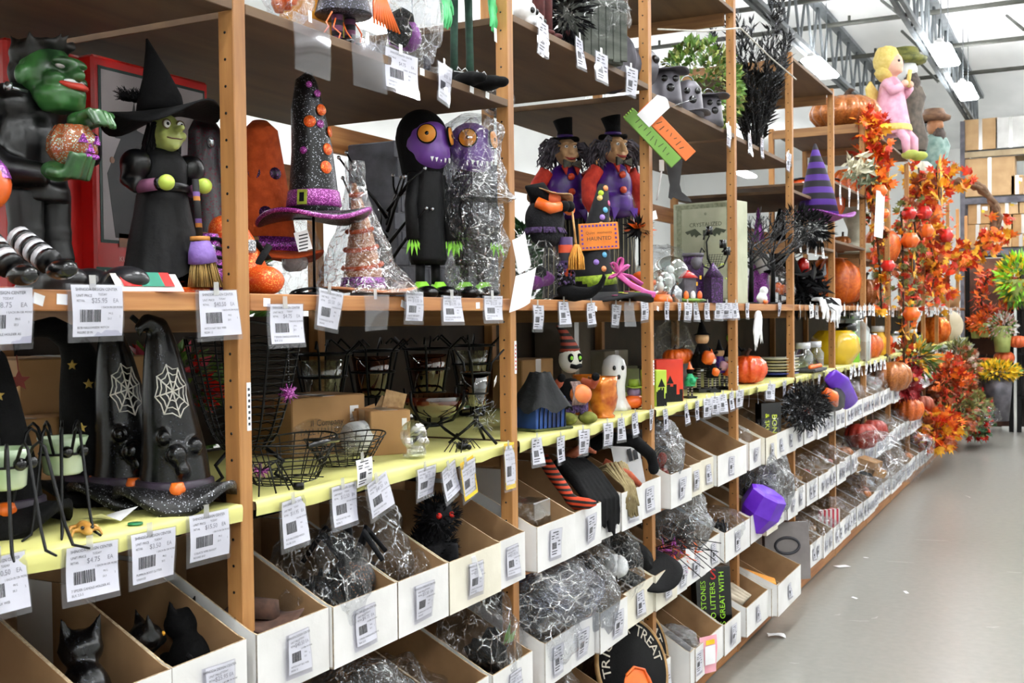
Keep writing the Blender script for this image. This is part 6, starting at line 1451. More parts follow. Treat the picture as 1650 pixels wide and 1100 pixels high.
# ---------------------------------------------------------------- fourth bay, middle shelf
t = thing('candelabra_box', 'tall parchment coloured carton printed with a bat winged candelabra', 'box', spot(1135, 488, -.22, ZM), -1.75)
W_, H_ = .36, .53
pm = mat('parchment_print', '#a4a88c', '#b9bca2', 7, .5); b = MB(); b.box((-.07, 0, H_ / 2), (.14, W_, H_), bev=.003); b.build('carton', pm, t)
b = MB()
for z in (.02, H_ - .02): b.box((.0006, 0, z), (.0008, W_ - .03, .022))
for s_ in (-1, 1): b.box((.0006, s_ * (W_ / 2 - .035), H_ / 2), (.0008, .03, H_ - .05))
b.build('printed_frame', mat('frame_print', '#7c8468', '#9ca084', 60, .5), t)
b = MB(); b.text('CRYSTALIZED', .03, Matrix.Translation((.0012, .01, H_ * .78))); b.text('*', .04, Matrix.Translation((.0012, .01, H_ * .87))); b.build('title_lettering', mat('print_dark', '#38402c', None, 9, .6), t)
b = MB(); T = Matrix.Translation((.0014, .01, .0)); z0 = .36
for s_ in (-1, 1):
    o = [(.02, 0), (.06, .035), (.12, .02), (.105, .005), (.09, .012), (.08, -.008), (.065, .004), (.055, -.012), (.04, 0)]; o = [(s_ * y, z0 + z) for y, z in o]; b.prism(o if s_ < 0 else o[::-1], .0006, T)
b.box((0, .0, z0 + .01), (.0006, .03, .03), T=T); b.tube([(0, .0, z0), (0, -.01, .3), (0, .02, .24), (0, .04, .16), (0, .03, .1)], .004, 4, flat=.1, T=T); b.build('printed_candelabra', mat('print_dark', '', ''), t)
t = thing('candelabra', 'black scrolled iron candelabra in front of the parchment carton', 'candelabra', spot(1150, 484, -.07, ZM), -.9)
b = MB(); b.box((0, 0, .005), (.09, .09, .01)); b.build('base', black_plastic, t)
b = MB(); b.tube([(0, 0, .01), (0, 0, .09)], .003, 6); b.build('stem', leaf_g, t)
b = MB(); b.tube(arc((0, 0, .125), .035, 0, 2 * PI, 20, (0, 1, 0))[:-1], .0045, 6, closed=True)
for s_ in (-1, 1): b.tube([(0, 0, .16), (0, s_ * .05, .18), (0, s_ * .075, .23), (0, s_ * .06, .27), (0, s_ * .045, .25)], .0045, 6)
b.tube([(0, 0, .16), (0, -.03, .22), (0, -.035, .3), (0, -.02, .33), (0, -.045, .34), (0, -.05, .31)], .0045, 6); b.build('scrolls', black_metal, t)
for y, z in ((.07, .235), (-.02, .335), (.05, .27)): b = MB(); b.tube([(0, y, z), (0, y, z + .04)], .017, 12); b.build('candle_cup', black_plastic, t)
b = MB()
for i in range(6): b.tube([(0, -.03 + i * .012, .18), (0, -.02 + i * .014, .24)], .0012, 4); b.tube([(0, -.035, .185 + i * .01), (0, .05, .18 + i * .012)], .0012, 4)
b.build('wire_mesh', black_metal, t)
for i in range(12): b = MB(); b.ell((rnd(-.01, .01), rnd(-.05, .08), rnd(.1, .2)), .005, 6, 4); b.build('bead', mat('peridot', '#a8b840', '#c8d860', 20, .1, coat=.5), t)
t = thing('haunted_tower', 'purple glitter haunted tower village piece among the globes', 'ornament', spot(1117, 484, -.1, ZM), -.8)
b = MB(); b.box((0, 0, .09), (.07, .07, .18), (0, 0, .2)); b.tube([(0, 0, .18), (.0, 0, .22)], [.045, .05], 8); b.build('tower', glitter('plum_glitter', '#2c1038', '#8850a8', 400, .1), t)
b = MB(); b.tube([(0, 0, .22), (0, 0, .235)], .054, 8); b.ell((.03, 0, .19), (.03, .03, .035)); b.build('skull_top', mat('stone_grey', '#4c484c', '#64606a', 20, .7), t)
for i in range(3): b = MB(); b.box((.037, (i - 1) * .02, .06 + .03 * i), (.004, .01, .018)); b.build('window', leaf_y, t)
b = MB(); b.box((.05, .08, .06), (.08, .06, .12)); b.tube([(.05, .08, .12), (.05, .08, .19)], [.05, .002], 8); b.build('annex', glitter('plum_glitter', '', ''), t)
t = thing('village_piece', 'small village piece with red roof and trick or treaters in front of purple tower', 'ornament', spot(1108, 486, -.04, ZM), -.7)
b = MB(); b.ell((0, 0, .01), (.07, .09, .012)); b.build('ground', leaf_g, t); b = MB(); b.box((0, 0, .06), (.05, .06, .1)); b.build('house', mat('stone_grey', '', ''), t); b = MB(); b.tube([(0, 0, .11), (0, 0, .145)], [.05, .008], 6); b.build('roof', red_berry, t)
for i in range(3): b = MB(); b.ell((.045, (i - 1) * .035, .03), (.012, .012, .022)); b.build('child_figure', [orange_p, white_gl, orange_p][i], t)
snow_globe(1080, 478, -.12, 'large clear snow globe with skull right of the third upright', .085); snow_globe(1064, 480, -.05, 'small snow globe at the foot of the third upright', .055, mat('orange_paint', '', ''))
t = thing('bell_ornament', 'small tin lantern at the shelf edge below the snow globes', 'lantern', spot(1088, 484, -.03, ZM), 0); b = MB(); b.lathe([(.003, 0), (.03, 0), (.03, .05), (.012, .07), (.003, .075)], 14); b.build('body', silver_m, t); b = MB(); b.tube(arc((0, 0, .07), .015, 0, PI, 8, (0, 1, 0)), .002, 5); b.build('handle', silver_m, t)
bag(spot(1070, 440, -.4, ZM), (.2, .3, .3), 'purple', 'tall clear bag behind the snow globes', bag_h); 
t = thing('felt_hat_cone', 'plain black cone witch hat behind the parchment carton', 'witch hat', Vector((-.6, P(1144, 300, -.6).y, ZM)), 0); b = MB(); b.tube([(0, 0, 0), (0, 0, .2), (0, 0, .62)], [.19, .15, .05], 20); b.build('cone', black_felt, t); b = MB(); brim(b, .1, .24, .012, .004); b.build('brim', black_felt, t)
# ---------------------------------------------------------------- twig trees in the fifth bay
def twig_tree(loc, label, seed, h=.5, m=None, n=12):
    t = thing('twig_tree', label, 'ornament', loc, 0, 'black twig trees'); rr = random.Random(seed); b = MB(); tp = []
    b.tube([(0, 0, 0), (.004, .004, h * .35), (0, 0, h * .5)], [.016, .012, .01], 8); b.build('trunk', m or black_metal, t); b = MB()
    for i in range(n): a = i * 2.4; twig(Vector((0, 0, h * (.3 + .2 * i / n))), Vector((math.cos(a), math.sin(a), rr.uniform(.3, 1.1))).normalized(), h * .24, .006, 2, b, tp, rr, .55, 3)
    b.build('branches', m or black_glit, t); b = MB(); b.tube([(0, 0, 0), (0, 0, .012)], .05, 12); b.build('base', black_metal, t)
twig_tree(spot(1210, 480, -.12, ZM), 'black glitter twig tree right of the fourth upright', 1, .62); twig_tree(spot(1245, 482, -.05, ZM), 'black glitter twig tree left of the fifth upright', 2, .6)
twig_tree(spot(1225, 470, -.35, ZM), 'black twig tree standing deeper on the shelf between the other two', 3, .7)
t = thing('felt_witch_hat', 'tall plain black witch hat behind the twig trees', 'witch hat', spot(1256, 400, -.2, ZM), 0); b = MB(); b.tube([(0, 0, .2), (0, 0, .3), (0, .02, .62)], [.14, .1, .01], 18); brim(b, .1, .2, .2, .02); b.tube([(0, 0, 0), (0, 0, .2)], .01, 8); b.tube([(0, 0, 0), (0, 0, .01)], .07, 14); b.build('hat', black_felt, t)
t = thing('purple_tinsel_cone', 'purple and white tinsel cone between twig trees', 'ornament', spot(1222, 380, -.3, ZM), 0); b = MB(); b.lathe([(.08, .0), (.07, .1), (.05, .35), (.003, .62)], 14); b.build('cone', purple_glit, t); b = MB(); b.ell((.03, -.04, .3), (.05, .05, .1), dis=.3); b.build('fluff', white_gl, t)
bag(spot(1258, 478, -.09, ZM), (.16, .2, .24), 'orange', 'tall clear bag with orange figure left of the fifth upright', bag_h, True)
t = thing('white_figurine', 'small white draped figurine with orange bow at the shelf edge below the twig trees', 'figurine', spot(1228, 488, -.02, ZM + .002), 0); b = MB(); b.ell((0, 0, .03), (.03, .04, .03), dis=.2); b.ell((.01, 0, .07), .024); blob(b, .005, 2).build('body', white_gl, t); b = MB()
b.ell((.02, 0, .01), (.012, .035, .014)); b.build('bow', orange_p, t)
t = thing('cheesecloth_ghost', 'limp white cheesecloth ghost hanging below the middle shelf', 'ornament', spot(1222, 520, .02, ZM - .03), 0); b = MB(); b.ell((0, 0, -.04), (.02, .035, .035), dis=.3)
for i in range(7): y = (i - 3) * .016; b.tube([(0, y * .8, -.05), (rnd(-.01, .01), y + rnd(-.01, .01), -.11), (rnd(-.01, .01), y * 1.4, -.16 - rnd(0, .06))], [.014, .01, .003], 6)
blob(b, .006, 2).build('cloth', paper, t)
# ---------------------------------------------------------------- top shelf, third to fifth bay
Z1, Z2, Z3 = TOPZ[1], TOPZ[2], TOPZ[3]
for i, px in enumerate((845, 858)):
    t = thing('ceramic_skull', ('upper' if i == 0 else 'lower') + ' small white skull at the left end of top shelf, third bay', 'ornament', spot(px, 20 + 10 * i, -.04 - .03 * i, Z1), 0, 'white skulls'); b = MB(); b.ell((0, 0, .05), (.04, .035, .036)); b.box((.022, 0, .018), (.03, .036, .03), bev=.008); blob(b, .005, 2).build('skull', white_gl, t)
    for s_ in (-1, 1): b = MB(); b.ell((.036, s_ * .014, .048), (.008, .009, .01)); b.build('eye_socket', black_plastic, t)
t = thing('red_boots', 'pair of dark red stockinged legs on top shelf', 'ornament', spot(874, 40, -.06, Z1), 0)
for s_ in (-1, 1): b = MB(); b.tube([(0, s_ * .03, 0), (0, s_ * .03, .25)], .022, 10); b.ell((.02, s_ * .03, .012), (.04, .02, .014)); b.build('leg', mat('dark_red_cloth', '#3c1414', '#54201c', 40, .8), t)
t = thing('feather_tree', 'bushy black feather tree on a red stem, top shelf of third bay', 'ornament', spot(915, 55, -.1, Z1), 0); b = MB(); b.tube([(0, 0, 0), (0, 0, .1)], .012, 8); b.build('stem', mat('dark_red_cloth', '', ''), t); b = MB()
for i in range(500): d = rdir(); p = Vector((0, 0, .17)) + Vector((d.x * .05, d.y * .06, d.z * .09)); b.leaf(p, d, rdir(), rnd(.04, .07), .012)
b.build('feathers', black_fur, t)
t = thing('weathered_house', 'weathered grey wooden house wrapped in film on the top shelf', 'ornament', spot(952, 85, -.06, Z1), -.5); gw = mat('weathered_wood', '#3c403a', '#585c54', (30, 6, 30), .8)
for i in range(7): b = MB(); b.box((.06, -.1 + i * .034, .11), (.012, .031, .2 + .015 * (i % 2)), bev=.002); b.build('plank', gw, t)
b = MB(); b.box((0, 0, .1), (.1, .22, .2)); b.prism([(-.14, .2), (.14, .2), (0, .3)], .14); b.build('house', gw, t)
o = put('film', bag_mesh(1, .5, .5, .5, False, 1), t, (0.0, 0, .2)); o.scale = (.22, .32, .3)
t = thing('zinc_can', 'round zinc watering can lying on top shelf left of the third upright', 'watering can', spot(1022, 130, -.08, Z1), -.4); b = MB(); b.tube([(-.02, -.09, .085), (0, .07, .085)], [.08, .08], 24); b.lathe([(.03, 0), (.085, .004), (.12, .02), (.12, .024), (.03, .008)], 24, T=frame((0, -.09, .085), (1, 0, 0)) @ Matrix.Rotation(PI / 2, 4, 'X')); b.build('can', grey_zinc, t); b = MB(); b.ell((.06, .05, .11), (.03, .02, .02)); b.build('hole', black_plastic, t)
def zinc_ghost(px, py, X, label, s, rz, seed):
    t = thing('zinc_ghost_lantern', label, 'lantern', spot(px, py, X, Z2), rz, 'zinc ghost lanterns', s); b = MB(); b.tube([(0, 0, 0), (0, 0, .03), (0, 0, .13), (.0, 0, .16), (0, 0, .17)], [.075, .072, .062, .04, .012], 22); bd = b.build('body', grey_zinc, t)
    for y, z, r in ((-.024, .11, .014), (.024, .11, .014), (0, .07, .018)): b = MB(); x = math.sqrt(max(.0001, .066 ** 2 - y * y)); b.tube([(x - .004, y, z), (x + .004, y * 1.05, z)], r, 12); b.build('face_hole', black_plastic, bd)
    b = MB(); brim(b, .02, .105, .02 if seed == 1 else .15, .006, n=26, th=.003); b.build('collar', grey_zinc, t); b = MB(); b.tube(arc((0, 0, .16), .03, 0, PI, 10, (0, 1, 0)), .0025, 5); b.build('handle', silver_m, t)
zinc_ghost(1072, 150, -.06, 'zinc ghost lantern with round eye, nearest the third upright', 1.0, -.9, 0); zinc_ghost(1108, 175, -.06, 'zinc ghost lantern with wide collar in the middle of the three', 1.0, -.9, 1); zinc_ghost(1142, 195, -.05, 'zinc ghost lantern farthest from the third upright', .95, -.8, 0)
t = thing('ivy_topiary', 'bushy ivy topiary behind the zinc lanterns on top shelf', 'plant', spot(1130, 150, -.32, Z2), 0); b = MB(); b.lathe([(.002, 0), (.08, 0), (.1, .12), (.002, .12)], 16); b.build('pot', brown, t)
for m, n in ((leaf_g, 700), (leaf_k, 300), (mat('ivy_pale', '#90a048', '#b4c070', 20, .5), 200)):
    b = MB()
    for i in range(n): d = rdir(); q = rnd(.5, 1) ** .5; p = Vector((d.x * .2 * q, d.y * .36 * q, .33 + d.z * .27 * q)); b.leaf(p, d + rdir() * .6, rdir(), rnd(.03, .055), .03)
    b.build('leaves', m, t)
t = thing('pine_cone', 'brown pine cone tucked in the ivy topiary', 'pine cone', spot(1172, 120, -.2, Z2 + .3), 0); b = MB()
for i in range(60): a = i * 2.4; f = i / 60; r = .03 * math.sin(PI * (.15 + .8 * f)); p = Vector((math.cos(a) * r, math.sin(a) * r, f * .08)); b.leaf(p, Vector((math.cos(a), math.sin(a), .4)), Vector((0, 0, 1)), .018, .014)
b.build('scales', brown, t)
t = thing('glitter_branches', 'tall upright bunch of black glitter branches, fifth bay top shelf', 'ornament', spot(1215, 215, -.18, Z3), 0); b = MB(); rr = random.Random(11)
for i in range(40):
    a = i * 2.4; l = rr.uniform(.4, 1.0); d = Vector((math.cos(a) * .3, math.sin(a) * .42, 1)).normalized(); pts = [Vector((0, 0, 0)) + d * l * f + Vector((rr.uniform(-.02, .02), rr.uniform(-.02, .02), 0)) for f in (0, .3, .6, 1)]; b.tube(pts, [.006, .005, .004, .001], 5)
    for j in range(60): f = rr.uniform(.35, 1); p = d * l * f; q = (d + rdir() * .8).normalized(); b.leaf(p, q, rdir(), rr.uniform(.04, .09), .014)
b.build('branches', glitter('black_glitter_big', '#08080a', '#a8acb8', 260, .04), t); b = MB(); b.tube([(0, 0, 0), (0, 0, .05)], .035, 12); b.build('base', black_plastic, t)
b = MB(); q0, q1 = P(1060, 47, .02), P(1283, 128, .02); q2 = P(1193, 45, .03)
b.tube([q0, q0.lerp(q2, .5) - Vector((0, 0, .012)), q2, q2.lerp(q1, .5) - Vector((0, 0, .01)), q1], .004, 6); tag(b.build('tie_rope', mat('white_cord', '#b4b0a4', '#c8c4b8', 60, .8), None), 'thin white cord strung between the uprights above the zinc lanterns', 'cord')
# ---------------------------------------------------------------- what lies in the bins
def inbin(r, k, i, dx=-.13, dy=0.0, dz=.006):
    o = bi(r, k, i); return o.location + Vector((dx, dy, dz))
def bw(r, k, i): return bi(r, k, i).children[0].dimensions.y if False else max(v.co.y for v in bi(r, k, i).children[0].data.vertices) * 2
WHERE = lambda r, k, i: f'in {NTH[i]} bin of {ROWN[r]}, {BAY[k + 1]}'
def sit_cat(loc, rz, label, s, m, name='cat_figurine', eyes=True):
    t = thing(name, label, 'figurine', loc, rz, None, s); b = MB(); b.ell((0, 0, .07), (.05, .045, .07)); b.ell((-.02, 0, .045), (.055, .055, .045)); b.ell((.03, 0, .15), (.036, .036, .032)); b.ell((.058, 0, .142), (.016, .018, .013))
    for q in (-1, 1): b.tube([(.03, q * .02, .17), (.022, q * .03, .205)], [.014, .003], 8); b.tube([(.045, q * .022, .09), (.055, q * .024, .01)], [.018, .014], 8)
    b.tube([(-.06, 0, .02), (-.08, .03, .06), (-.07, .05, .12)], [.014, .012, .007], 8); blob(b, .006, 3).build('body', m, t)
    if eyes:
        for q in (-1, 1): b = MB(); b.ell((.06, q * .015, .157), .005, 8, 6); b.build('eye', leaf_y, t)
    return t
sit_cat(inbin('A', -1, 0, -.06, .1), -.4, 'black glitter cat with yellow eyes at the bottom left corner', .9, dk_glit); sit_cat(inbin('A', -1, 0, -.09, -.1), .2, 'grey glitter cat cut by the left picture edge', .8, mat('grey_resin', '#2c2e32', '#44464c', 20, .4))
t = sit_cat(inbin('A', -1, 1, -.12), 2.6, 'black glitter cat seen from behind with a green tag', 1.15, dk_glit, eyes=False); b = MB(); b.box((-.075, .01, .02), (.002, .05, .03), (.2, .5, 0)); b.build('tag', mat('sage_tag', '#7c8c78', None, 9, .6), t)
sit_cat(inbin('A', -1, 2, -.16, -.05), 1.2, 'black cat figurine in the bin left of the first upright', 1.0, dk_glit); sit_cat(inbin('A', -1, 2, -.13, .08), 2.9, 'second black cat figurine leaning in the same bin by the upright', 1.0, black_felt, eyes=False)
t = thing('felt_hat', 'brown felt hats heaped in the bin right of the first upright', 'hat', inbin('A', 0, 0, -.1), 0); b = MB(); brim(b, .03, .1, .13, .014); b.tube([(0, 0, .13), (0, .01, .17)], [.05, .04], 16); b.build('hat', brown_felt, t); b = MB(); b.ell((0, 0, .06), (.1, .11, .06), dis=.2); b.build('lower_hat', brown_felt, t)
bag(inbin('A', 0, 1, -.12, -.03), (.26, .22, .22), 'spider', 'clear bag of black spiders right of the felt hat bin', bag_h, dense=2)
t = thing('glitter_spider', 'large black glitter spider bulging from the second bin', 'ornament', inbin('A', 0, 1, -.09, .07), 0); b = MB(); b.ell((0, 0, .14), (.06, .055, .06), 20, 14); b.build('body', glitter('bronze_black', '#0a0808', '#8c5830', 420, .06), t)
for i in range(6): b = MB(); a = i * 1.05; b.tube([(0, 0, .17), (-.02 + .06 * math.cos(a), .06 * math.sin(a), .26), (-.02 + .11 * math.cos(a), .11 * math.sin(a), .2)], [.012, .012, .006], 7); b.build('leg', black_fur, t)
bag(inbin('A', 0, 2, -.15, -.04), (.24, .22, .24), 'dark', 'crinkled clear bag with black goods in third bin, second bay', bag_h, dense=2); bag(inbin('A', 0, 2, -.07, .06), (.1, .1, .17), None, 'small flat clear bag at the front of the third bin', bag_m)
t = sit_cat(inbin('A', 0, 3, -.13, -.02, .05), -.5, 'fluffy black plush cat with red eyes sitting in the cream bin', 1.25, black_fur, 'plush_cat', False); b = MB(); rr = random.Random(4)
for c_, r_ in (((0, 0, .07), .055), ((-.02, 0, .045), .06), ((.03, 0, .15), .042)):
    for i in range(500): d = rdir(); p = Vector(c_) + d * r_ * .85; b.leaf(p, d + rdir() * .5, rdir(), .024, .004)
b.build('fur', black_fur, t)
for q in (-1, 1): b = MB(); b.ell((.062, q * .016, .157), .007, 8, 6); b.build('eye', red_berry, t)
b = MB(); b.box((.09, .05, .04), (.003, .03, .05), (.3, .2, -.5)); b.build('tag', paper, t)
# third bay, upper row
t = thing('clear_box', 'clear plastic box standing in first bin right of the second upright', 'box', inbin('A', 1, 0, -.07, -.04), 0); b = MB(); b.box((0, 0, .1), (.08, .12, .2), bev=.003); b.build('walls', smooth_film, t)
bag(inbin('A', 1, 0, -.15, .05), (.2, .2, .18), 'brown', 'small bag of tags ' + WHERE('A', 1, 0), bag_m)
t = thing('witch_stocking', 'orange and black striped witch leg hanging over a bin front', 'ornament', inbin('A', 1, 1, -.06, -.02, .0), -.4); b = MB(); b.tube([(-.1, -.03, .3), (-.05, -.02, .24), (-.01, -.005, .19), (.0, 0, .17)], [.022, .022, .02, .018], 14); b.tube([(0, 0, .17), (.03, .005, .155), (.08, .012, .16), (.11, .015, .165)], [.02, .024, .018, .008], 14); b.build('leg', bands('orange_black_sock', ['#c84018', '#1c1410'], 'Z', .017), t)
t = thing('cloth_gloves', 'black cloth witch sleeve hanging over the bin front beside the striped leg', 'ornament', inbin('A', 1, 2, -.1, -.04, .0), -.2); b = MB()
for i in range(7): b.tube([(-.05, (i - 3) * .02, .27), (.03, (i - 3) * .024, .22), (.108, (i - 3) * .028, .14), (.112, (i - 3) * .03, .04 - .02 * (i % 3))], [.024, .022, .014, .008], 8)
blob(b, .008, 3).build('sleeve', black_felt, t); b = MB(); b.tube([(-.05, 0, .28), (.0, .02, .31)], .018, 8)
for i in range(4): b.tube([(.0, .02, .31), (.04, .02 + .012 * i, .315 - .006 * i)], .006, 6)
b.build('hand', mat('clay_hand', '#8c4428', '#a85c3c', 20, .6), t)
t = thing('raffia_bundle', 'tan raffia bow and bundle spilling over a bin front', 'ornament', inbin('A', 1, 3, -.08, 0, 0), -.3); b = MB()
for i in range(60): y = rnd(-.05, .05); b.tube([(-.06, y, .2), (.02, y + rnd(-.02, .02), .21 + rnd(0, .03)), (.085, y * .6, .15), (.096, y * .4 + rnd(-.02, .02), rnd(.04, .1))], .004, 4)
b.build('raffia', mat('tan_raffia', '#7c6c48', '#a09068', 40, .8), t); b = MB(); b.tube([(-.02, -.02, .24), (.05, .04, .19), (.08, .07, .15)], [.014, .016, .01], 8); b.build('orange_arm', mat('rust_sleeve', '', ''), t)
t = thing('cloth_arm_doll', 'bent black cloth arm reaching over the last bin before third upright', 'ornament', inbin('A', 1, 4, -.1, -.06, 0), -.3); b = MB(); b.tube([(-.1, -.12, .25), (-.02, -.06, .31), (.05, .03, .3), (.085, .09, .24), (.09, .1, .2)], [.03, .03, .028, .025, .02], 12); b.ell((.09, .1, .19), (.022, .025, .03)); blob(b, .008, 3).build('arm', black_felt, t)
t = thing('backing_card', 'white header card with black print standing behind the cloth arm', 'card', inbin('A', 1, 4, -.1, .05, .01), -.5); b = MB(); b.box((0, 0, .15), (.002, .14, .26), (.15, -.1, 0)); b.build('card', paper, t); b = MB(); b.box((.002, .0, .22), (.001, .02, .05), (.15, -.1, 0)); b.box((.002, .03, .22), (.001, .02, .04), (.15, -.1, 0)); b.build('print', ink, t)
bag(inbin('A', 2, 0, -.12), (.24, .26, .26), 'red', 'full clear bag of party picks in first bin right of the third upright', silver, dense=2)
t = thing('wire_loop', 'loose black wire loops sticking up from the party pick bag', 'wire', inbin('A', 2, 0, -.08, -.02, .12), 0); b = MB()
for i in range(4): b.tube(arc((0, i * .02, .06), .06 - .008 * i, -.3, PI + .3, 14, (.5, .8, 0), (0, .2, 1)), .0022, 5)
b.build('wire', black_metal, t)
bag(inbin('A', 2, 2, -.16), (.14, .2, .12), None, 'thin film bag at the back of the third bin, fourth bay', bag_m)
t = thing('tomb_box', 'black box with yellow lettering standing in the upper row, fifth bay', 'box', spot(1238, 690, -.0, ZA + .01), -.6)
b = MB(); b.box((0, 0, .15), (.05, .14, .28), (.0, 0, 0)); b.build('carton', black_plastic, t); b = MB(); T = Matrix.Translation((.0258, 0, .15)) @ Matrix.Rotation(-PI / 2, 4, 'X'); b.text('BONES', .05, T @ Matrix.Translation((0, 0, .02))); b.text('& SKULLS', .04, T @ Matrix.Translation((0, 0, -.03))); b.build('lettering', mat('acid_yellow', '#c8d820', None, 9, .5), t)
# middle row
bag(inbin('B', 0, 0, -.13), (.26, .26, .22), 'dark', 'bag of black goods ' + WHERE('B', 0, 0), bag_h); bag(inbin('B', 0, 1, -.1, -.1), (.28, .3, .24), 'dark', 'large shiny crinkled bag at the bottom of the second bay', silver, dense=2); bag(inbin('B', 0, 1, -.12, .1), (.24, .24, .2), 'brown', 'crinkled bag with brown tags beside the large shiny one', bag_h, dense=2)
t = bag(inbin('B', 0, 2, -.2, .02), (.2, .2, .16), 'dark', 'dark bag at the back of ' + WHERE('B', 0, 2)[3:], bag_m)
bag(inbin('B', 0, 3, -.12, .0), (.24, .24, .28), 'dark', 'dark doll with green trim in a clear bag, left of the second upright', bag_h, dense=2)
t = thing('leaf_sprig', 'green felt leaf showing through the bagged dark doll', 'leaf', inbin('B', 0, 3, -.06, .05, .17), 0); b = MB(); b.leaf(Vector((0, 0, 0)), Vector((.2, .3, 1)), Vector((1, 0, 0)), .08, .035); b.leaf(Vector((0, .02, 0)), Vector((.2, .8, .6)), Vector((1, 0, 0)), .06, .03); b.build('leaf', leaf_g, t)
blue_m = film('bag_film_blue', '#b4bcd0', .1, .75, .15, .7, 28, 1.9, .7, 8)
bag(inbin('B', 1, 0, -.1, .02), (.26, .26, .24), 'dark', 'clear bag with a black round hat right of the second upright', bag_h, dense=2); bag(inbin('B', 1, 1, -.1, -.08, .1), (.3, .46, .2), 'dark', 'big grey blue plastic bag lying across two bins', blue_m, rz=0, dense=2)
bag(inbin('B', 1, 2, -.08, -.06, .03), (.22, .2, .22), 'purple', 'purple glitter goods in a shiny bag beside the grey blue bag', silver, dense=2); bag(inbin('B', 1, 2, -.2, .1, .08), (.26, .3, .24), 'dark', 'crinkled bag of black goods behind the white ghost bag', bag_h, dense=2)
bag(inbin('B', 1, 3, -.06, -.06, .08), (.16, .2, .22), 'white', 'white ghost doll in a clear bag hanging over the bin edge', bag_m, dense=2)
t = thing('black_felt_hat', 'large black felt hat brim poking out of the cream bin', 'witch hat', inbin('B', 1, 4, -.12, -.05, .17), (.15, .35, 0)); b = MB(); brim(b, .05, .2, .0, .012, th=.008); b.tube([(0, 0, 0), (0, -.05, .05), (-.02, -.14, .08)], [.08, .06, .02], 16); b.build('hat', black_felt, t)
t = thing('tinsel_picks', 'purple and orange tinsel picks with black stems and a white tag', 'ornament', inbin('B', 2, 0, -.1, .05, .1), 0)
for m, off in ((mag_glit, -.1), (orange_glit, .06)):
    b = MB()
    for i in range(160): p = Vector((rnd(-.08, .1), off + rnd(-.1, .12), rnd(0, .08))); b.leaf(p, rdir(), rdir(), .05, .008)
    b.build('tinsel', m, t)
for i in range(9): b = MB(); b.tube([(-.05, -.1 + .03 * i, .06), (.08, -.12 + .03 * i, .08 + .02 * (i % 3)), (.2, -.1 + .04 * i, -.02 + .03 * (i % 4))], .0022, 5); b.build('stem', black_metal, t)
b = MB(); b.box((.1, .06, .03), (.001, .05, .065), (0, 0, -.5)); b.build('tag', paper, t)
bag(inbin('B', 2, 1, -.1, .05, .06), (.24, .3, .26), 'dark', 'shiny bag with black tinsel in second bin right of the third upright', silver, dense=2); bag(inbin('B', 2, 3, -.1, 0, .03), (.24, .24, .2), 'spider', 'bag of black spiders left of the fourth upright', bag_m)
t = thing('purple_bucket', 'faceted bright purple plastic bucket right of the fourth upright', 'bucket', inbin('B', 3, 0, -.04, .04, .06), (0, .5, 0)); b = MB(); b.lathe([(.003, 0), (.07, 0), (.11, .1), (.1, .2), (.08, .21), (.003, .2)], 8, smooth=False); b.build('bucket', purple_b, t)
bag(inbin('B', 3, 1, -.08, .0, .05), (.28, .26, .3), 'dark', 'silvery crumpled foil bag right of the purple bucket', silver, dense=2); bag(inbin('B', 3, 2, -.06, .05, .05), (.26, .26, .26), 'white', 'second silvery foil bag left of the fifth upright', silver, dense=2)
# bottom row
bag(inbin('C', 1, 0, -.1, .1, .02), (.28, .3, .26), 'orange', 'clear bag of black and orange apples at the bottom picture edge', bag_h, dense=2)
def round_sign(loc, rot, label):
    t = thing('treat_sign', label, 'sign', loc, rot, 'round trick or treat signs'); X_ = Matrix.Rotation(PI / 2, 4, 'Y')
    b = MB(); b.tube([(-.008, 0, 0), (.008, 0, 0)], .19, 48); b.build('disc', black_felt, t); b = MB(); b.tube([(.002, .185 * math.cos(a), .185 * math.sin(a)) for a in [2 * PI * i / 48 for i in range(48)]], .009, 8, closed=True); b.build('rim', mat('bronze_rim', '#7c5c30', '#a88450', 20, .4), t)
    b = MB(); s_ = 'TRICK OR TREAT'
    for i, ch in enumerate(s_):
        a = PI * .98 - i * PI * .96 / (len(s_) - 1)
        if ch != ' ': b.text(ch, .062, Matrix.Translation((.0088, .142 * math.cos(a), .142 * math.sin(a))) @ Matrix.Rotation(a - PI / 2, 4, 'X'))
    b.build('lettering', mat('bone_ink', '#b8b0a0', None, 9, .6), t); b = MB(); b.tube([(.01, -.05, -.02), (.012, 0, .0), (.012, .05, -.02), (.012, .06, -.08)], .006, 6); b.ell((.008, 0, -.08), (.006, .08, .08)); b.build('jack_face', orange_p, t)
round_sign(P(1018, 1075, .02) , (0, -.35, -.35), 'round black trick or treat sign with bone lettering, front one'); round_sign(P(1022, 1045, -.07), (0, -.35, -.35), 'round black trick or treat sign leaning behind the front one')
bag(inbin('C', 1, 2, -.14, 0, .02), (.22, .2, .2), 'dark', 'shiny black goods in bag behind the trick or treat signs', silver); t = thing('pompom', 'black fuzzy pompom in the bin right of the third upright', 'pompom', inbin('C', 1, 3, -.06, .03, .11), 0); b = MB(); b.ell((0, 0, 0), .045, 16, 10); b.build('core', black_fur, t); b = MB()
for i in range(500): d = rdir(); b.leaf(d * .04, d, rdir(), .022, .005)
b.build('fluff', black_fur, t)
bag(inbin('C', 2, 0, -.1, 0, .05), (.22, .18, .16), 'dark', 'shiny bag of black goods in first bottom bin, fourth bay', silver)
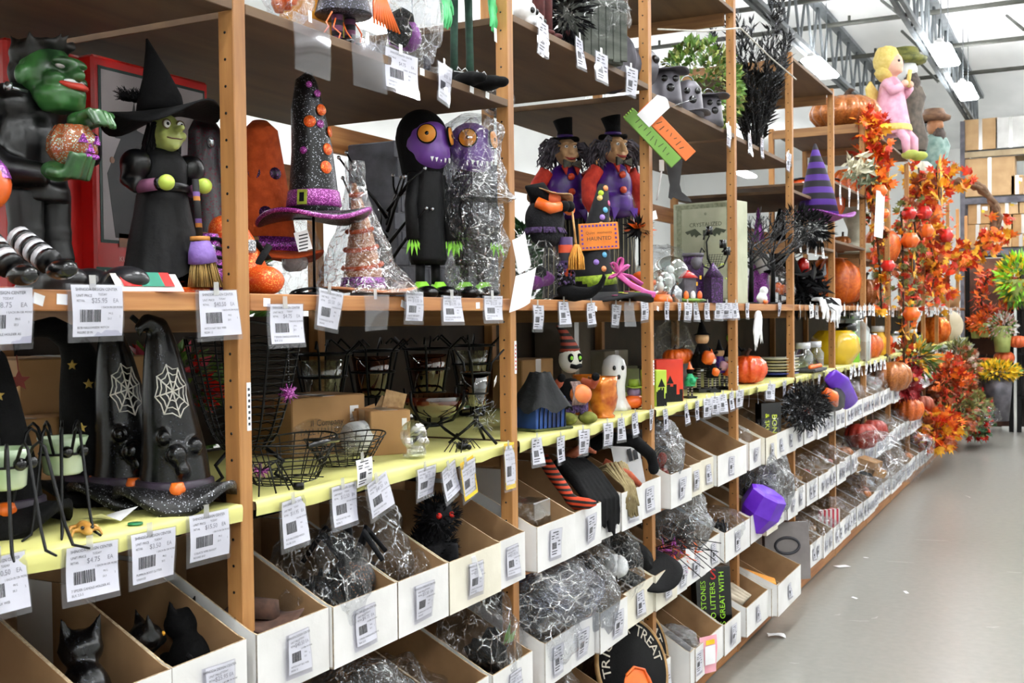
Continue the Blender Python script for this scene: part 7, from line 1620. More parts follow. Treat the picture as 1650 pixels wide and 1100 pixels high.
t = thing('pink_ticket', 'pink paper ticket with white label hanging on a white bin corner', 'ticket', bi('C', 2, 1).location + Vector((.012, -.06, .13)), -.5); b = MB(); b.sheet(lambda u, v: (.004 * math.sin(v * 5), (u - .5) * .1, -.16 * v + .03), 4, 6); b.build('ticket', pink_paper, t); b = MB(); b.box((.008, .005, -.05), (.001, .06, .08)); b.build('label', paper, t); b = MB(); b.box((.009, .005, .005), (.001, .05, .02)); b.build('stamp', yel_paper, t)
t = thing('tomb_carton', 'black box with green lettering standing in bottom bin, fourth bay', 'box', bi('C', 2, 2).location + Vector((-.1, .02, .04)), (0, -.1, -.9)); b = MB(); b.box((0, 0, .16), (.07, .17, .32), bev=.002); b.build('carton', black_plastic, t); b = MB(); T = Matrix.Translation((.036, 0, .14)) @ Matrix.Rotation(PI / 2, 4, 'X')
for i, s_ in enumerate(('TOMB STONES', 'ALSO LITTERS', 'GOES GREAT WITH')): b.text(s_, .036, T @ Matrix.Translation((0, 0, .05 - .045 * i)))
b.build('lettering', mat('acid_green', '#98d820', None, 9, .5), t); b = MB(); b.text('S', .07, Matrix.Translation((.036, .0, .285))); b.build('logo', red_berry, t)
t = thing('cloth_roll', 'pale cloth rolls lying in bottom bin right of the fourth upright', 'cloth', bi('C', 3, 0).location + Vector((-.15, 0, .02)), 0); b = MB()
for i in range(4): b.tube([(-.1, -.09 + .05 * i, .16 - .01 * i), (.0, -.08 + .05 * i, .15), (.09, -.05 + .04 * i, .1)], .02, 8)
b.build('rolls', mat('linen', '#a89c88', '#c0b4a0', 30, .8), t)
t = thing('orange_box', 'orange and black box lying in bottom bin, fifth bay', 'box', bi('C', 3, 1).location + Vector((-.12, 0, .12)), (0, .3, .3)); b = MB(); b.box((0, 0, .04), (.2, .12, .06), bev=.003); b.build('carton', mat('amber_card', '#d08018', '#e09828', 9, .4), t); b = MB(); b.box((.101, 0, .04), (.002, .1, .05)); b.build('print', black_cloth, t)
t = thing('pan_carton', 'grey carton with black oval print leaning in a bottom bin, fifth bay', 'box', spot(1268, 860, .04, ZD + .01), (0, -.1, -1.0)); b = MB(); b.box((0, 0, .17), (.05, .26, .32)); b.build('carton', mat('dim_carton', '#6c6664', '#7c7674', 9, .5), t); b = MB(); b.tube([(.026, .07 * math.cos(a), .2 + .045 * math.sin(a)) for a in [i * PI / 12 for i in range(24)]], .008, 6, closed=True); b.build('print', ink, t)
mkbin(P(1262, 930, .2).y, P(1300, 930, .2).y, ZD, .17, 'white bin sticking out from bottom row below the oval print carton', near=False, cw=.06, hf=.16)
# the rest by kind
kinds = {0: 'dark', 1: 'dark', 2: 'dark', 3: 'dark', 4: 'red', 5: 'orange', 6: 'red', 7: 'orange', 8: 'red', 9: 'orange', 10: 'orange'}
word = {'dark': 'black goods', 'red': 'red berry picks', 'orange': 'small orange pumpkins', 'white': 'pale goods', 'purple': 'purple glitter goods', 'brown': 'brown tags', None: 'nothing but film', 'spider': 'spiders'}
for k in range(3, 11):
    for r in 'ABC':
        for i in range(len(BINS.get((r, k), ()))):
            if (r, k) == ('B', 3) and i < 3 or (r, k) == ('C', 3) or R.random() < (.3 if r == 'A' and k < 5 else .12): continue
            kd = R.choice([kinds[k], kinds[k], 'brown', 'white' if k > 3 else 'purple']); w_ = bw(r, k, i); q = inbin(r, k, i, -.12, rnd(-.02, .02), .02)
            if kd == 'orange' and R.random() < .5: pumpkin(q + Vector((.03, 0, .04)), .09, 'orange pumpkin ' + WHERE(r, k, i), [pump_o, pump_c][i % 2], .8, rnd(0, 3), 'bin_pumpkin')
            else: bag(q, (.26, w_ * .95, rnd(.18, .28)), kd, 'bag of ' + word[kd] + ' ' + WHERE(r, k, i), R.choice([bag_m, bag_h, bag_h]))
bag(P(1400, 790, .12) , (.5, .7, .34), 'brown', 'big clear bag of brown and white goods bulging into the aisle', bag_h, dense=2); bag(P(1445, 775, .2), (.3, .6, .36), None, 'large empty clear bag sagging out of the bottom row', bag_m, dense=2)
t = thing('striped_packet', 'red and white striped packet sticking up from bottom row, sixth bay', 'packet', P(1336, 835, .05), -.7); b = MB(); b.box((0, 0, 0), (.02, .16, .12)); b.build('packet', bands('candy_stripe', ['#c0b8b4', '#a83040'], 'Y', .034), t)
# black tinsel wreath and purple bag over the upper row, sixth bay
t = thing('tinsel_bush', 'bushy black tinsel wreath with an orange pod hanging over the upper bins', 'ornament', P(1298, 655, .1), 0); b = MB()
for i in range(1600): d = rdir(); q = rnd(.4, 1); b.leaf(Vector((d.x * .12 * q, d.y * .3 * q, d.z * .13 * q)), d + rdir() * .8, rdir(), rnd(.03, .06), .012)
b.build('tinsel', glitter('black_tinsel', '#060608', '#b8bcc8', 220, .05), t); b = MB(); b.tube([(.1, .08, .08), (.12, .16, .05), (.12, .28, -.01)], [.03, .04, .012], 10); b.build('orange_pod', orange_p, t)
t = thing('purple_pouch', 'purple and black satin pouch hanging right of the tinsel wreath', 'pouch', P(1336, 640, .08), 0); b = MB(); b.ell((0, .1, .0), (.08, .2, .1), dis=.25); b.build('pouch', black_satin, t); b = MB(); b.tube([(.04, -.15, .15), (.06, .05, .08), (.08, .3, -.06), (.04, .35, -.09)], [.05, .07, .06, .02], 10, flat=.4); b.build('ribbon', purple_b, t)
# ---------------------------------------------------------------- far half of the rack
AUT = [leaf_r, leaf_o, leaf_y, leaf_b]
def leaves(t, fn, n, mats, size, name='leaves', shape='maple'):
    if shape == 'maple': size *= .7; n = int(n * 1.5)
    for i, m in enumerate(mats):
        b = MB()
        for j in range(n // len(mats)):
            p, d = fn(); s_ = size * rnd(.7, 1.3)
            if shape == 'maple': b.maple(p, d + rdir() * .5, rdir(), s_)
            else: b.leaf(p, d + rdir() * .5, rdir(), s_, s_ * .35)
        b.build(name, m, t)['kind'] = 'stuff'
def garland(pts, n, label, rad=.09, size=.085, mats=AUT, extras=()):
    t = thing('leaf_garland', label, 'garland', pts[0], 0, 'autumn leaf garlands'); P_ = [Vector(p) - Vector(pts[0]) for p in pts]
    b = MB(); b.tube(P_, .01, 6); b.build('vine', brown, t)
    def fn():
        i = R.randrange(len(P_) - 1); p = P_[i].lerp(P_[i + 1], R.random()); d = rdir(); return p + d * rad * R.random(), d
    leaves(t, fn, n, mats, size)
    for f, kind, r in extras:
        q = f * (len(P_) - 1); i = min(int(q), len(P_) - 2); p = P_[i].lerp(P_[i + 1], q - i) + Vector((rad * .8, -.03, 0))
        if kind == 'sun':
            b = MB()
            for j in range(18): a = 2 * PI * j / 18; d = Vector((.25, math.cos(a), math.sin(a))); b.leaf(p, d, Vector((1, 0, 0)), r, r * .35)
            o = b.build('sunflower', leaf_y, t); b = MB(); b.ell(p + Vector((.02, 0, 0)), (.02, r * .42, r * .42), 12, 8); b.build('seed_head', brown, o)
        else:
            b = MB(); b.lathe([(.03, -.75), (.6, -.75), (1, 0), (.6, .75), (.05, .7)], 24, lobes=8, amp=.14); b.v = [tuple(Vector(v) * r + p) for v in b.v]; o = b.build('mini_pumpkin', [orange_p, red_berry][kind == 'apple'], t); b = MB(); b.tube([p + Vector((0, 0, r * .6)), p + Vector((.01, 0, r * 1.1))], r * .12, 6); b.build('stem', leaf_g, o)
    return t
G = lambda *a: [P(x, y, X) for x, y, X in a]
garland(G((1402, 190, .03), (1408, 250, .05), (1412, 310, .05)), 170, 'bright red and orange leaf garland hanging below the fairy figure', .13, .13, [leaf_r, leaf_r, leaf_o, leaf_y])
garland(G((1402, 300, .04), (1412, 360, .05), (1418, 440, .05), (1420, 500, .05)), 90, 'mixed leaf and gourd garland continuing below the bright red one', .09, .1, AUT + [leaf_k], [(.05, 'p', .06), (.25, 'p', .05), (.62, 'apple', .06)])
garland(G((1452, 340, .06), (1455, 420, .08), (1456, 520, .1), (1457, 620, .1)), 130, 'long garland with pumpkins and sunflowers hanging to the bins', .09, .1, AUT + [leaf_k], [(.02, 'apple', .07), (.2, 'p', .085), (.36, 'sun', .14), (.62, 'p', .08), (.75, 'sun', .11)])
garland(G((1480, 270, .05), (1488, 340, .08), (1505, 420, .1), (1512, 480, .1)), 190, 'thick rust and orange leaf swag left of the grapevine wreath', .2, .15, AUT, [(.05, 'sun', .2), (.2, 'sun', .18), (.5, 'apple', .09)])
garland(G((1508, 270, .1), (1512, 350, .1), (1510, 430, .1), (1500, 470, .1)), 130, 'orange leaf swag hanging at the wreath', .22, .15, [leaf_o, leaf_o, leaf_y, leaf_r])
garland(G((1470, 330, .05), (1478, 400, .05), (1470, 500, .05)), 120, 'darker rust leaf garland between the long garland and the swag', .13, .11, [leaf_b, leaf_r, leaf_k], [(.1, 'apple', .08), (.3, 'p', .08)])
t = thing('grapevine_wreath', 'grapevine wreath ring covered with orange maple leaves near the rack end', 'wreath', P(1545, 352, .3), (0, 0, -1.2)); b = MB()
for i in range(7): b.tube([(rnd(-.03, .03), (.40 + rnd(-.04, .04)) * math.cos(a), (.40 + rnd(-.04, .04)) * math.sin(a)) for a in [2 * PI * j / 28 for j in range(28)]], .028, 6, closed=True)
b.build('ring', mat('grapevine', '#5c4430', '#7c6048', 20, .8), t)
def fw(): a = rnd(.5, 2 * PI - 1.0) + .9; return Vector((.06, .42 * math.cos(a), .42 * math.sin(a))) + rdir() * .13, rdir()
leaves(t, fw, 200, [leaf_o, leaf_y, leaf_r], .16)
# fairy figure seated on the top board
t = thing('fairy_figure', 'blond fairy figure in pink dress with yellow wings on top of the rack', 'figurine', P(1436, 228, .0), -.35, None, .92)
pinkd = mat('pink_dress', '#d490a8', '#e4b0c4', 12, .6); blond = mat('blond_hair', '#cdb45c', '#dcc678', 30, .7); fsk = mat('fairy_skin', '#d8a890', '#e4b8a4', 12, .5)
b = MB(); b.lathe([(.17, .06), (.19, .09), (.15, .3), (.12, .48), (.1, .56), (.05, .62)], 26, lobes=8, amp=.08); b.tube([(0, 0, .06), (0, 0, .08)], .17, 20); b.build('dress', pinkd, t); b = MB(); b.lathe([(.192, .09), (.196, .11), (.185, .15)], 26); b.build('hem', blond, t)
b = MB(); b.ell((.02, 0, .74), (.1, .095, .12)); b.ell((.11, 0, .72), (.022, .018, .018)); b.ell((.07, 0, .68), (.05, .06, .04)); b.tube([(0, 0, .6), (0, 0, .68)], .05, 10); hd = blob(b, .014, 2).build('head', fsk, t)
b = MB(); b.ell((-.04, 0, .78), (.13, .135, .15), dis=.12); b.ell((-.05, 0, .66), (.09, .14, .09), dis=.2); b.build('hair', blond, t)
for s_ in (-1, 1):
    b = MB(); b.ell((.105, s_ * .04, .76), .014, 8, 6); b.build('eye', ink, hd); b = MB(); b.tube([(0, s_ * .1, .56), (.09, s_ * .13, .46), (.15, s_ * .07, .5)], [.05, .05, .045], 10); b.build('sleeve', pinkd, t); b = MB(); b.ell((.17, s_ * .05, .53), .035, 10, 8); b.build('hand', fsk, t)
    b = MB(); b.tube([(.1, s_ * .07, .1), (.19, s_ * .08, .0), (.2, s_ * .08, -.14)], [.05, .045, .035], 10); b.build('leg', pinkd, t); b = MB(); b.ell((.24, s_ * .085, -.16), (.09, .04, .045)); b.build('shoe', mat('moss_shoe', '#a0ac48', '#b4c060', 12, .5), t)
    b = MB(); b.prism([(0, 0), (s_ * .16, .1), (s_ * .24, .02), (s_ * .2, -.14), (s_ * .08, -.2)][::s_], .02, Matrix.Translation((-.13, 0, .48))); b.build('wing', blond, t)
b = MB(); b.tube([(.17, 0, .5), (.2, 0, .66)], .02, 8); b.build('flute', blond, t)
def statue(px, py, X, label, h, body, head, extra, name='figure_statue'):
    t = thing(name, label, 'figurine', P(px, py, X), -.6); s_ = h; b = MB(); b.lathe([(.2, 0), (.22, .1), (.16, .35), (.2, .52), (.16, .62), (.06, .68)], 20, lobes=6, amp=.1); b.v = [tuple(Vector(v) * s_) for v in b.v]; b.build('body', body, t); b = MB(); b.ell((.02 * s_, 0, .78 * s_), (.11 * s_, .1 * s_, .13 * s_)); b.ell((.13 * s_, 0, .77 * s_), .025 * s_, 8, 6); hd = blob(b, .016 * s_, 2).build('head', head, t)
    b = MB(); b.lathe([(.12, .84), (.2, .86), (.21, .9), (.15, .93), (.12, 1.0), (.003, 1.02)], 18); b.v = [tuple(Vector(v) * s_) for v in b.v]; b.build('hat', extra, t); b = MB(); b.ell((.09 * s_, 0, .66 * s_), (.07 * s_, .09 * s_, .1 * s_), dis=.2); b.build('beard', mat('dark_beard', '#3c3430', '#5c504a', 30, .8), t)
statue(1458, 245, -.1, 'dark leafy harvest statue right behind the fairy', 1.05, mat('bark_statue', '#3c342c', '#5c5044', 14, .7), white_gl, leaf_k); statue(1505, 302, -.05, 'bearded pilgrim figure in brown feathered hat on top of the rack', .92, mat('teal_coat', '#5c7c74', '#8ca49c', 12, .6), mat('tan_face', '#9c6844', '#b8825c', 12, .5), mat('brown_hat', '#5c4030', '#7c5c44', 14, .8))
pumpkin(P(1481, 296, -.1), .16, 'round white pumpkin left of the bearded pilgrim figure', mat('white_pumpkin', '#c8c4b0', '#dcd8c4', 8, .4), .9)
pumpkin(Vector((-.22, 9.5, 3.192)), .29, 'huge copper coloured pumpkin on top of the rack', pump_c, .56, 0, 'giant_pumpkin', brown, 14)
Zk = {4: 2.13, 5: 2.2}
def shelfpump(px, py, X, z, r, label, m=pump_o, sq=.85): return pumpkin(spot(px, py, X, z + .001), r, label, m, sq, rnd(0, 3))
glz = mat('glazed_jar', '#a8320c', '#d0541c', 6, .15, coat=.6)
for i, (px, X) in enumerate(((1296, -.42), (1325, -.3))):
    t = thing('ceramic_jar', ('left' if i == 0 else 'right') + ' glossy orange ribbed ceramic jar behind the striped witch hat', 'jar', spot(px, 285, X, 2.431), 0, 'orange ceramic jars'); b = MB(); b.lathe([(.003, 0), (.13, 0), (.17, .08), (.18, .2), (.15, .28), (.13, .3), (.003, .3)], 40, lobes=10, amp=.12); b.build('jar', glz, t); b = MB(); b.lathe([(.135, .3), (.14, .31), (.05, .325), (.003, .33)], 24); b.build('lid', black_plastic, t)
board('shelf_board', 4, 2.43, .019, ply)
t = thing('striped_witch_hat', 'tall purple and black striped witch hat hanging in the sixth bay', 'witch hat', P(1318, 352, .02), 0, None, .78); b = MB(); b.tube([(0, 0, .02), (0, 0, .2), (0, -.06, .42), (0, -.1, .6)], [.17, .13, .07, .01], 20); b.build('cone', bands('purple_stripe', ['#4c2484', '#120c18'], 'Z', .1), t); b = MB(); brim(b, .1, .3, .02, .03, th=.012); b.build('brim', purple_glit, t)
t = thing('feather_boa', 'fluffy black feather boa on the shelf below the striped hat', 'boa', P(1300, 365, .03), 0); b = MB()
for i in range(700): y = rnd(-.3, .35); d = rdir(); b.leaf(Vector((d.x * .07, y + d.y * .05, d.z * .08)), d, rdir(), .06, .014)
b.build('feathers', black_fur, t)
for i in range(4): card(1288 + i * 12, 372 + i * 4, .006, f'price card {NTH[i]} on the small shelf below the feather boa', .06, .13, False, 0, sleeve=False)
for i in range(4): card(1353 + i * 14, 298 + i * 5, .006, f'price card {NTH[i]} on the high shelf in the seventh bay', .06, .14, False, 0, sleeve=False)
t = thing('white_cards', 'long white price tag hanging on the leaf garland', 'tag', P(1417, 312, .12), -.4); b = MB(); b.box((0, 0, -.16), (.002, .12, .36), (-.1, 0, 0)); b.build('tag', paper, t)
shelfpump(1373, 300, -.25, 2.611, .2, 'carved orange pumpkin with cream bloom below the giant pumpkin', pump_o, .95); shelfpump(1392, 310, -.12, 2.611, .13, 'smaller orange pumpkin at the end of the same high shelf')
t = thing('cream_bloom', 'cream bloom with grey leaves on the carved pumpkin', 'flower', P(1382, 265, .0), 0); leaves(t, lambda: (rdir() * .07, rdir()), 60, [mat('cream_petal', '#c8c4a8', '#dcd8c0', 12, .6)], .1, 'petals', 'l'); leaves(t, lambda: (Vector((.02, .1, -.1)) + rdir() * .07, rdir()), 30, [mat('sage_leaf', '#5c6448', '#7c8468', 12, .6)], .12, 'foliage', 'l')
t = thing('stone_statue', 'pale stone garden statue on the shelf below the orange pumpkins', 'statue', spot(1378, 412, -.2, 2.201), -.8); b = MB(); b.box((0, 0, .04), (.22, .22, .08)); b.lathe([(.07, .08), (.06, .2), (.1, .3), (.12, .42), (.07, .5), (.05, .52)], 14); b.ell((.02, 0, .57), (.06, .055, .07)); b.tube([(0, .1, .44), (.08, .12, .36), (.12, .04, .4)], .03, 8); blob(b, .014, 3).build('statue', mat('pale_stone', '#9c9a88', '#b8b6a4', 14, .8), t)
shelfpump(1358, 415, -.3, 2.201, .1, 'small brown gourd left of the pale stone statue', pump_c); shelfpump(1420, 400, -.1, 2.12, .17, 'jack-o-lantern pumpkin behind the mixed garland', pump_o, 1.1)
board('shelf_board', 6, 2.12, .019, ply)
for a in [(1345, 488, -.25, .24, 'large orange pumpkin on the middle shelf behind the sixth upright', pump_o), (1318, 486, -.4, .2, 'shadowed orange pumpkin left of the large middle shelf pumpkin', pump_o), (1394, 490, -.1, .14, 'copper orange pumpkin left of the mixed garland, middle shelf', pump_c), (1380, 490, -.3, .12, 'small orange pumpkin behind the copper one', orange_p)]: shelfpump(a[0], a[1], a[2], ZM, a[3], a[4], a[5], .95)
t = thing('black_raven', 'heap of black feathers and film on the middle shelf, sixth bay', 'ornament', spot(1300, 486, -.08, ZM), 0); leaves(t, lambda: (Vector((rnd(-.08, .08), rnd(-.25, .25), rnd(.02, .2))), rdir()), 240, [black_satin, black_fur], .12, 'feathers', 'l'); b = MB(); b.ell((0, -.1, .25), (.04, .06, .06)); b.build('red_bloom', red_berry, t)
t = thing('white_cloth', 'white cheesecloth strips draped over the middle shelf edge, sixth bay', 'cloth', P(1335, 490, .02), 0); b = MB()
for i in range(26): y = rnd(-.3, .3); b.tube([(-.05, y, .03), (.01, y + rnd(-.02, .02), .035), (.03, y + rnd(-.04, .04), -.03), (.03 + rnd(-.02, .02), y + rnd(-.07, .07), -.06 - rnd(0, .12))], [.02, .022, .018, .006], 6, flat=.5)
blob(b, .012, 2).build('cloth', paper, t)
t = thing('glass_jar', 'tall clear glass jar on the middle shelf right of the copper pumpkin', 'jar', spot(1415, 490, -.2, ZM), 0); b = MB(); b.lathe([(.003, 0), (.09, 0), (.1, .05), (.1, .3), (.07, .36), (.08, .4), (.075, .4), (.065, .36), (.095, .3), (.003, .01)], 20); b.build('jar', glass_m, t); b = MB(); b.ell((0, 0, .12), (.07, .07, .1), dis=.3); b.build('filling', leaf_k, t)
for i, (px, py, X, r) in enumerate(((1470, 490, -.2, .2), (1485, 440, -.1, .14), (1500, 488, -.2, .15), (1530, 490, -.1, .14))):
    t = thing('turkey_platter', 'pale harvest platter standing upright on the far shelves, ' + NTH[i] + ' from left', 'plate', spot(px, py, X, ZM if py > 460 else 2.301), -.9); b = MB(); b.lathe([(.003, 0), (r * .6, .004), (r, .03), (r, .04), (.003, .012)], 24, T=Matrix.Translation((0, 0, r)) @ Matrix.Rotation(PI / 2, 4, 'Y')); b.build('platter', mat('platter_%d' % (i % 2), ('#b8ac90', '#8c6440')[i % 2], ('#ccc0a4', '#a87c54')[i % 2], 6, .3), t)
# yellow shelf, far bays
def jar(px, X, label, h, m, lid): t = thing('spice_jar', label, 'jar', spot(px, 560, X, ZY + .002), 0, 'small jars on the yellow shelf'); b = MB(); b.lathe([(.003, 0), (h * .32, 0), (h * .34, h * .6), (h * .22, h * .75), (h * .22, h * .8), (.003, h * .8)], 16); b.build('body', m, t); b = MB(); b.tube([(0, 0, h * .8), (0, 0, h)], h * .25, 14); b.build('lid', lid, t)
for i, px in enumerate((1294, 1312)): jar(px, -.08, ('left' if i == 0 else 'right') + ' clear ghost jar with white lid right of the fifth upright', .19, glass_m, white_gl)
t = thing('candle_tray', 'grey tray with orange candles right of the fifth upright', 'tray', spot(1306, 600, -.04, ZY + .002), 0); b = MB(); b.box((0, 0, .015), (.14, .36, .02), bev=.004); b.build('tray', dark_grey, t)
for i in range(7): b = MB(); b.ell((.03, -.14 + i * .047, .035), .016, 8, 6); b.build('candle', orange_p, t)
t = thing('yellow_bowl', 'large yellow ceramic pumpkin bowl behind the sixth upright', 'bowl', spot(1345, 580, -.12, ZY + .002), 0); b = MB(); b.lathe([(.003, 0), (.12, 0), (.19, .1), (.17, .2), (.12, .25), (.1, .25)], 30, lobes=8, amp=.1); b.build('bowl', mat('yellow_glaze', '#c8a010', '#dcb828', 6, .2, coat=.4), t)
for i, (px, h, m, lab) in enumerate([(1352, .2, purple_b, 'purple and orange party goblet'), (1364, .3, lime, 'green and orange tall box'), (1372, .42, glass_m, 'tall clear apothecary jar'), (1380, .34, white_gl, 'white lidded canister'), (1390, .22, red_berry, 'red striped candle jar'), (1404, .2, red_berry, 'red topped candy jar'), (1416, .26, leaf_y, 'gold corn vase'), (1424, .24, leaf_o, 'amber corn vase'), (1440, .2, white_gl, 'wrapped white cup'), (1470, .2, leaf_y, 'gold leaf bowl'), (1482, .16, white_gl, 'white gravy boat')]): jar(px, -.1, lab + ' on the yellow shelf', h, m, [white_gl, black_plastic, silver_m][i % 3])
for a in [(1505, .2, 'shiny copper orange pumpkin on the far yellow shelf', mat('chrome_orange', '#c85410', '#e88030', 6, .12, metal=.5)), (1400, .12, 'small orange pumpkin on the yellow shelf, eighth bay', pump_o)]: shelfpump(a[0], 540, -.08, ZY + .002, a[1], a[2], a[3], .95)
t = thing('harvest_plate', 'round cream plate standing beside the shiny copper pumpkin', 'plate', spot(1526, 540, -.06, ZY + .002), -1.1); b = MB(); b.lathe([(.003, 0), (.12, .004), (.2, .03), (.2, .04), (.003, .012)], 28, T=Matrix.Translation((0, 0, .2)) @ Matrix.Rotation(PI / 2, 4, 'Y')); b.build('plate', mat('platter_0', '', ''), t)
shelfpump(1434, 620, .03, ZA + .1, .19, 'copper pumpkin heaped on the upper bins beside the long garland', pump_c, .8); shelfpump(1430, 618, -.1, ZA + .1, .12, 'purple grey gourd behind the copper pumpkin', mat('plum_gourd', '#5c3c5c', '#7c5c78', 8, .4))
shelfpump(1463, 668, .05, ZB + .13, .15, 'orange pumpkin on the middle bins below the red star leaf', pump_o); shelfpump(1486, 640, .05, ZB + .12, .12, 'dusky red pumpkin on the middle bins further along', mat('dusky_red', '#8c3c24', '#a85438', 8, .5))
shelfpump(1388, 700, .04, ZB + .13, .13, 'dark red ball pumpkin on the middle bins, eighth bay', mat('deep_red', '#7c1c14', '#9c3020', 8, .4)); shelfpump(1406, 690, .04, ZB + .13, .12, 'second dark red pumpkin beside it on the middle bins', mat('deep_red', '', ''))
# autumn bushes at the far end
def bush(px, py, X, sx, sy, sz, n, label, mats, size=.12):
    t = thing('autumn_bush', label, 'foliage', P(px, py, X), 0, 'autumn foliage bunches'); b = MB()
    for i in range(12): d = rdir(); b.tube([Vector((-.1, 0, -sz * .2)), Vector((d.x * sx * .5, d.y * sy * .5, d.z * sz * .5)), Vector((d.x * sx, d.y * sy, d.z * sz))], .008, 4)
    b.build('stems', brown, t)
    def fn(): d = rdir(); q = rnd(.4, 1); return Vector((d.x * sx * q, d.y * sy * q, d.z * sz * q)), d
    leaves(t, fn, n, mats, size, 'leaves', 'maple' if size > .11 else 'l'); return t
bush(1510, 690, .18, .2, .6, .22, 300, 'rust and gold leaf bush spilling from the bottom bins', [leaf_b, leaf_o, leaf_y, leaf_r], .14); bush(1545, 655, .3, .25, .8, .3, 260, 'olive and rust twig bush at rack end', [leaf_k, leaf_b, leaf_k], .12); bush(1532, 612, .22, .2, .7, .24, 240, 'red and orange leaf bush on the middle bins near the end', [leaf_r, leaf_o, leaf_b], .14)
bush(1552, 595, .22, .16, .8, .3, 240, 'brown dried flower bush beside the far uprights', [leaf_b, leaf_k, mat('dry_pink', '#a88c80', '#c0a898', 12, .7)], .13); bush(1480, 575, .12, .14, .6, .14, 240, 'green and gold sprigs on the upper bins', [leaf_k, leaf_g, leaf_y], .11); bush(1545, 570, .15, .14, .8, .16, 240, 'silvery green sprigs hanging at the far yellow shelf', [leaf_k, mat('silver_leaf', '#8c9484', '#acb4a4', 12, .6)], .11); bush(1575, 670, .35, .2, .6, .3, 260, 'dark green and berry bush low at the rack end', [leaf_k, leaf_d, red_berry], .12)
bush(1460, 610, .08, .1, .3, .18, 80, 'single crimson star leaf cluster at the foot of the long garland', [mat('crimson', '#7c0c14', '#a01820', 12, .5)], .14); bag(P(1580, 690, .42), (.3, .5, .3), None, 'clear bag on the floor by the berry bush', bag_m)
# ---------------------------------------------------------------- end of the aisle
def post_rack():
    t = thing('pallet_rack', 'tall grey pallet rack with cartons at far end of aisle', 'pallet rack', (0, 21.6, 0))
    for x in (-.42, 2.4):
        for y in (0, .9): b = MB(); b.box((x, y, 2.55), (.08, .06, 5.1)); b.build('upright', grey_zinc, t)
    for z in (2.8, 3.72, 4.55):
        for y in (-.02, .92): b = MB(); b.box((1.0, y, z - .06), (2.76, .05, .1)); b.build('beam', mat('beam_tan', '#a08c6c', '#b4a080', 6, .6) if z > 4 else grey_zinc, t)
        b = MB(); b.box((1.0, .45, z + .005), (2.7, .9, .02)); b.build('deck', dark_grey, t)
post_rack()
pale_k = mat('pale_kraft', '#b89468', '#c8a478', 5, .7)
def rbox(px, py, w_, h, z, label, m=pale_k, st=True):
    q = Pz(px, py, z); k = (21.62 - CAM.y) / (q.y - CAM.y); r = MW @ Vector((px - 825.0, 550.0 - py, -FPX)); x = CAM.x + r.x * 21.65 / r.y
    t = thing('carton', label, 'box', (x, 21.62, z + .016), 0, 'cartons on the pallet rack'); b = MB(); b.box((w_ / 2, .3, h / 2), (w_, .6, h), bev=.008); b.build('box', m, t); b = MB(); b.box((w_ / 2, -.002, h / 2), (.06, .003, h)); b.build('tape', tape_m, t)
    if st: b = MB(); b.box((w_ * .78, -.003, h * .75), (w_ * .25, .004, h * .2)); b.build('label', paper, t); b = MB(); b.box((w_ * .7, -.005, h * .62), (w_ * .14, .004, h * .14)); b.build('yellow_label', yel_paper, t)
rbox(1553, 245, .56, .55, 4.56, 'brown carton on the top tier of the pallet rack', st=False); rbox(1604, 245, .5, .54, 4.56, 'white carton on the top tier beside the brown one', white_card, False)
rbox(1555, 316, .82, .68, 3.73, 'large brown carton on the second tier of the pallet rack', st=False); rbox(1629, 316, .2, .34, 3.73, 'small carton with yellow label at right of the second tier')
for i, (px, dz, w_, h) in enumerate([(1556, 0, .4, .42), (1596, 0, .34, .3), (1630, 0, .3, .22), (1600, .31, .3, .26), (1560, .43, .36, .36), (1602, .58, .42, .26), (1632, .23, .34, .34), (1640, .58, .3, .28)]): rbox(px, 400, w_, h, 2.81 + dz, f'brown carton with labels, {NTH[i]} in the third tier stack', [kraft_box, mat('pale_kraft', '#b89468', '#c8a478', 5, .7)][i % 2])
# florist display
def floral(px, py, Y, label, r, cols, petal=.07, pot=None, n=220, sy=1, cat='flowers', name='flower_bunch', potm=None):
    q = MW @ Vector((px - 825.0, 550.0 - py, -FPX)); p = CAM + q * (Y / q.y); t = thing(name, label, cat, p, 0)
    def fn(): d = rdir(); u = rnd(.6, 1); return Vector((d.x * r * u, d.y * r * u, d.z * r * sy * u)), d
    leaves(t, fn, n * 2, cols, petal, 'petals', 'l')
    if pot: b = MB(); b.lathe([(.003, -pot), (r * .55, -pot), (r * .75, 0), (r * .7, 0), (.003, -.05)], 20); b.build('pot', potm or mat('celery_pot', '#98a458', '#b0bc70', 9, .5), t)
    return t
YF = 16.8
def disp(x0, x1, label, shelves, back):
    t = thing('display_stand', label, 'display stand', (x0, YF + .3, 0)); w_ = x1 - x0
    for x in (0, w_): b = MB(); b.box((x, 0, 1.25), (.06, .06, 2.5)); b.build('post', black_metal, t)
    for z in shelves: b = MB(); b.box((w_ / 2, -.0, z), (w_, .5, .03)); b.build('shelf', black_metal, t)
    b = MB(); b.box((w_ / 2, .3, 1.25), (w_, .02, 2.4)); b.build('back_board', back, t)
disp(.05, .62, 'dark florist display stand with brown back at the aisle end', (.55, 1.05, 1.5), mat('brown_back', '#4c2c20', '#6c4430', 6, .7)); disp(.72, 2.2, 'second dark display stand at the right picture edge', (.5, 1.1, 1.7), mat('dark_back', '#1c1816', '#2c2622', 6, .7))
mg = mat('gold_mum', '#d8a810', '#f0cc28', 12, .6); co = mat('coral_rose', '#b04028', '#d0604c', 12, .6)
t = thing('rose_wreath', 'coral red flower wreath hanging on the florist display', 'wreath', (0, 0, 0)); q = MW @ Vector((1604 - 825.0, 550.0 - 474, -FPX)); t.location = CAM + q * (YF / q.y)
